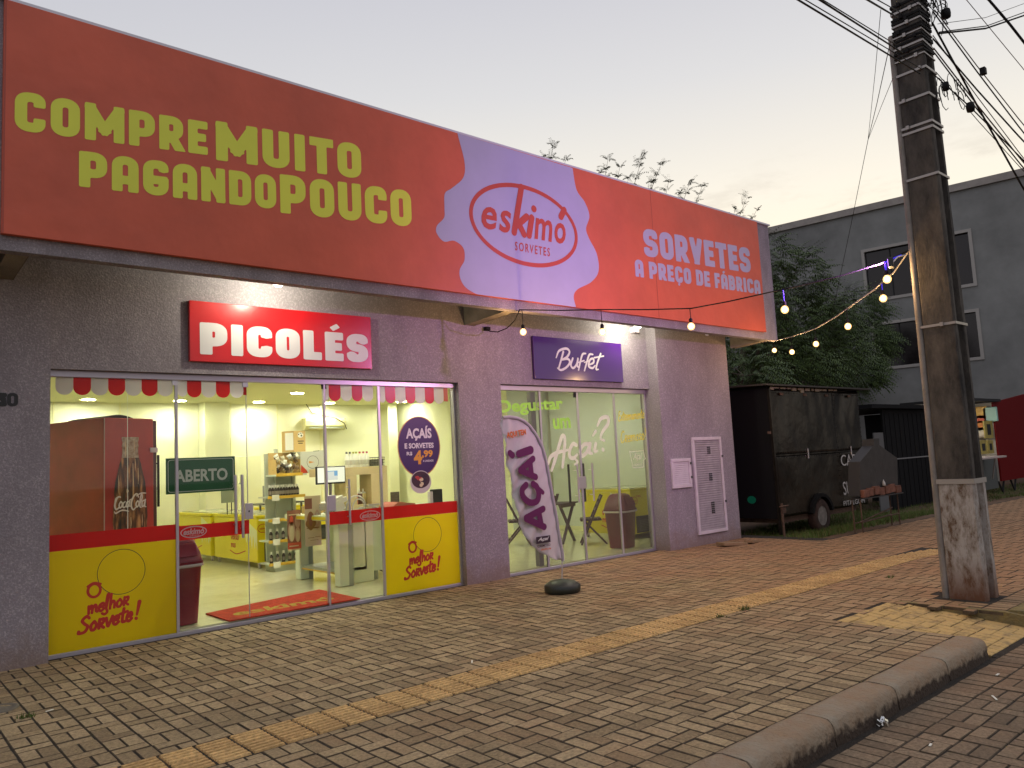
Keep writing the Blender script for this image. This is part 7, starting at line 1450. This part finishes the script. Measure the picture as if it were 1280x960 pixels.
sprigs('young feathery tree above the billboard left of its end', (21.6, 18.6, 0), [(862, 228, 1), (878, 232, .9), (850, 240, .8), (836, 226, .9), (815, 226, .8)], 23)
sprigs('young feathery tree peeking over the right end of the billboard', (24.4, 18.6, 0), [(934, 246, 1.1), (946, 262, .8), (920, 260, .7)], 24)

# ================================================================== grass, weeds, litter
M_GR1 = mat('grass_green', (.075, .13, .018), .8); M_GR2 = mat('grass_dry', (.14, .13, .04), .8)
def blades(mb, x, y, z, h, rr, n=6, sp=.03):
    for _ in range(n):
        a = rr.uniform(0, 2*PI); b = Vector((x+rr.gauss(0, sp), y+rr.gauss(0, sp), z)); tip = b+Vector((math.cos(a)*h*.5, math.sin(a)*h*.5, h*rr.uniform(.6, 1.1))); s = Vector((-math.sin(a), math.cos(a), 0))*.005
        k = len(mb.v); mb.v += [tuple(b-s), tuple(b+s), tuple(tip)]; mb.f.append((k, k+1, k+2)); mb.mi.append(rr.choice((0, 0, 1))); mb.sm.append(False)
rr = random.Random(31); mb = MB()
for _ in range(4200):
    x = rr.uniform(12.6, 19.5); y = rr.choice((rr.gauss(7.75, .28), rr.uniform(7.2, 9.5)));
    if y < 7.1 or (15.3 < x < 17.5 and y < 7.6 and rr.random() < .8): continue
    blades(mb, x, y, dirt_h(x, y), rr.uniform(.05, .16), rr, 5)
for _ in range(3600): x = rr.uniform(17, 38); y = rr.uniform(7.4, 10.5) if x < 24 else rr.uniform(6.6, 9.5); blades(mb, x, y, dirt_h(x, y), rr.uniform(.04, .12), rr, 5, .06)
tag(mb.build('grass', [M_GR1, M_GR2], loc=(14, 8, -.1)), 'rough green grass growing under and before the trailers', 'grass', kind='stuff')
def weed(label, x, y, n, h):
    mb = MB(); 
    for _ in range(n): a = rr.uniform(0, 2*PI); r = rr.uniform(0, .05); blades(mb, x+r*math.cos(a)*1.6, y+r*math.sin(a), .0, h*rr.uniform(.5, 1), rr, 2, .008)
    tag(mb.build('weed_tuft', [M_GR1, M_GR2], loc=(x, y, 0)), label, 'weed', 'weeds between the pavers')
p = oz(35, 897, 0); weed('green weed tuft between pavers at the left edge near the wall', p.x, p.y, 26, .05)
p = oz(930, 762, 0); weed('green weed tuft at the edge of the tactile strip, nearer the pole', p.x, p.y, 26, .06)
p = oz(901, 771, 0); weed('green weed tuft at the edge of the tactile strip, further left', p.x, p.y, 22, .04)
p = oz(1112, 722, 0); weed('small weed beside the tactile strip near the pole foot', p.x, p.y, 16, .04)
for i, (u, v, z, L, a, lab) in enumerate(((62, 888, 0, .055, .3, 'white paper scrap on the pavers at the left edge'), (590, 827, 0, .08, .9, 'white paper strip on the pavers above the tactile strip'), (1243, 872, -.13, .09, .6, 'white stick on the road pavers'), (1247, 843, -.13, .05, 0, 'small white scrap on the road near the kerb end'), (1163, 931, -.13, .04, .2, 'tiny white scrap on the road pavers'))):
    p = oz(u, v, z+.006); tag(MB().cbox((p.x, p.y, p.z), (L, .012, .004), 0, Matrix.Rotation(a, 4, 'Z')).build('litter', M_TAG, loc=tuple(p)), lab, 'litter', 'litter on the ground')
p = oz(1105, 905, -.125); mb = MB(); r_ = random.Random(8)
for i in range(9): mb.cbox((p.x+r_.uniform(-.035, .035), p.y+r_.uniform(-.02, .02), p.z+r_.uniform(0, .03)), (.03, .02, .012), 0, Matrix.Rotation(r_.uniform(-1.5, 1.5), 4, 'X') @ Matrix.Rotation(r_.uniform(-1.5, 1.5), 4, 'Y'))
tag(mb.build('crumpled_foil', mat('foil', (.7, .7, .68), .2, metal=1), loc=tuple(p)), 'crumpled silver foil lying against the kerb', 'litter')
# drain cover at the left edge
p = oz(4, 885, 0); t = thing('drain_cover', 'round worn drain cover set in the pavers at the left edge', 'drain cover', (p.x-.05, p.y, 0))
MB().lathe([(.14, -.02), (.14, .004), (.11, .006), (.105, .0), (.06, .0), (.055, .005), (.001, .005)], (p.x-.04, p.y, 0), 24).build('lid', mat('worn_concrete', (.15, .13, .10), .9, bump=.5), t)
# broken slabs beside the pilaster
p = oz(915, 682, 0)
for i, (dx, dy, L, w, a) in enumerate(((0, 0, .5, .22, -.3), (.45, -.1, .3, .16, .2))): tag(MB().cbox((p.x+dx, p.y+dy, .03), (L, w, .05), 0, Matrix.Rotation(a, 4, 'Z') @ Matrix.Rotation(.08, 4, 'Y')).build('broken_slab', mat('broken_paver', (.26, .17, .09), .9, bump=1, bscale=20), loc=(p.x+dx, p.y+dy, 0), bevel=.008), ('larger' if i == 0 else 'smaller')+' broken concrete slab lying at the foot of the lilac pilaster', 'slab', 'broken slabs')
print('OBJ', len(bpy.data.objects))
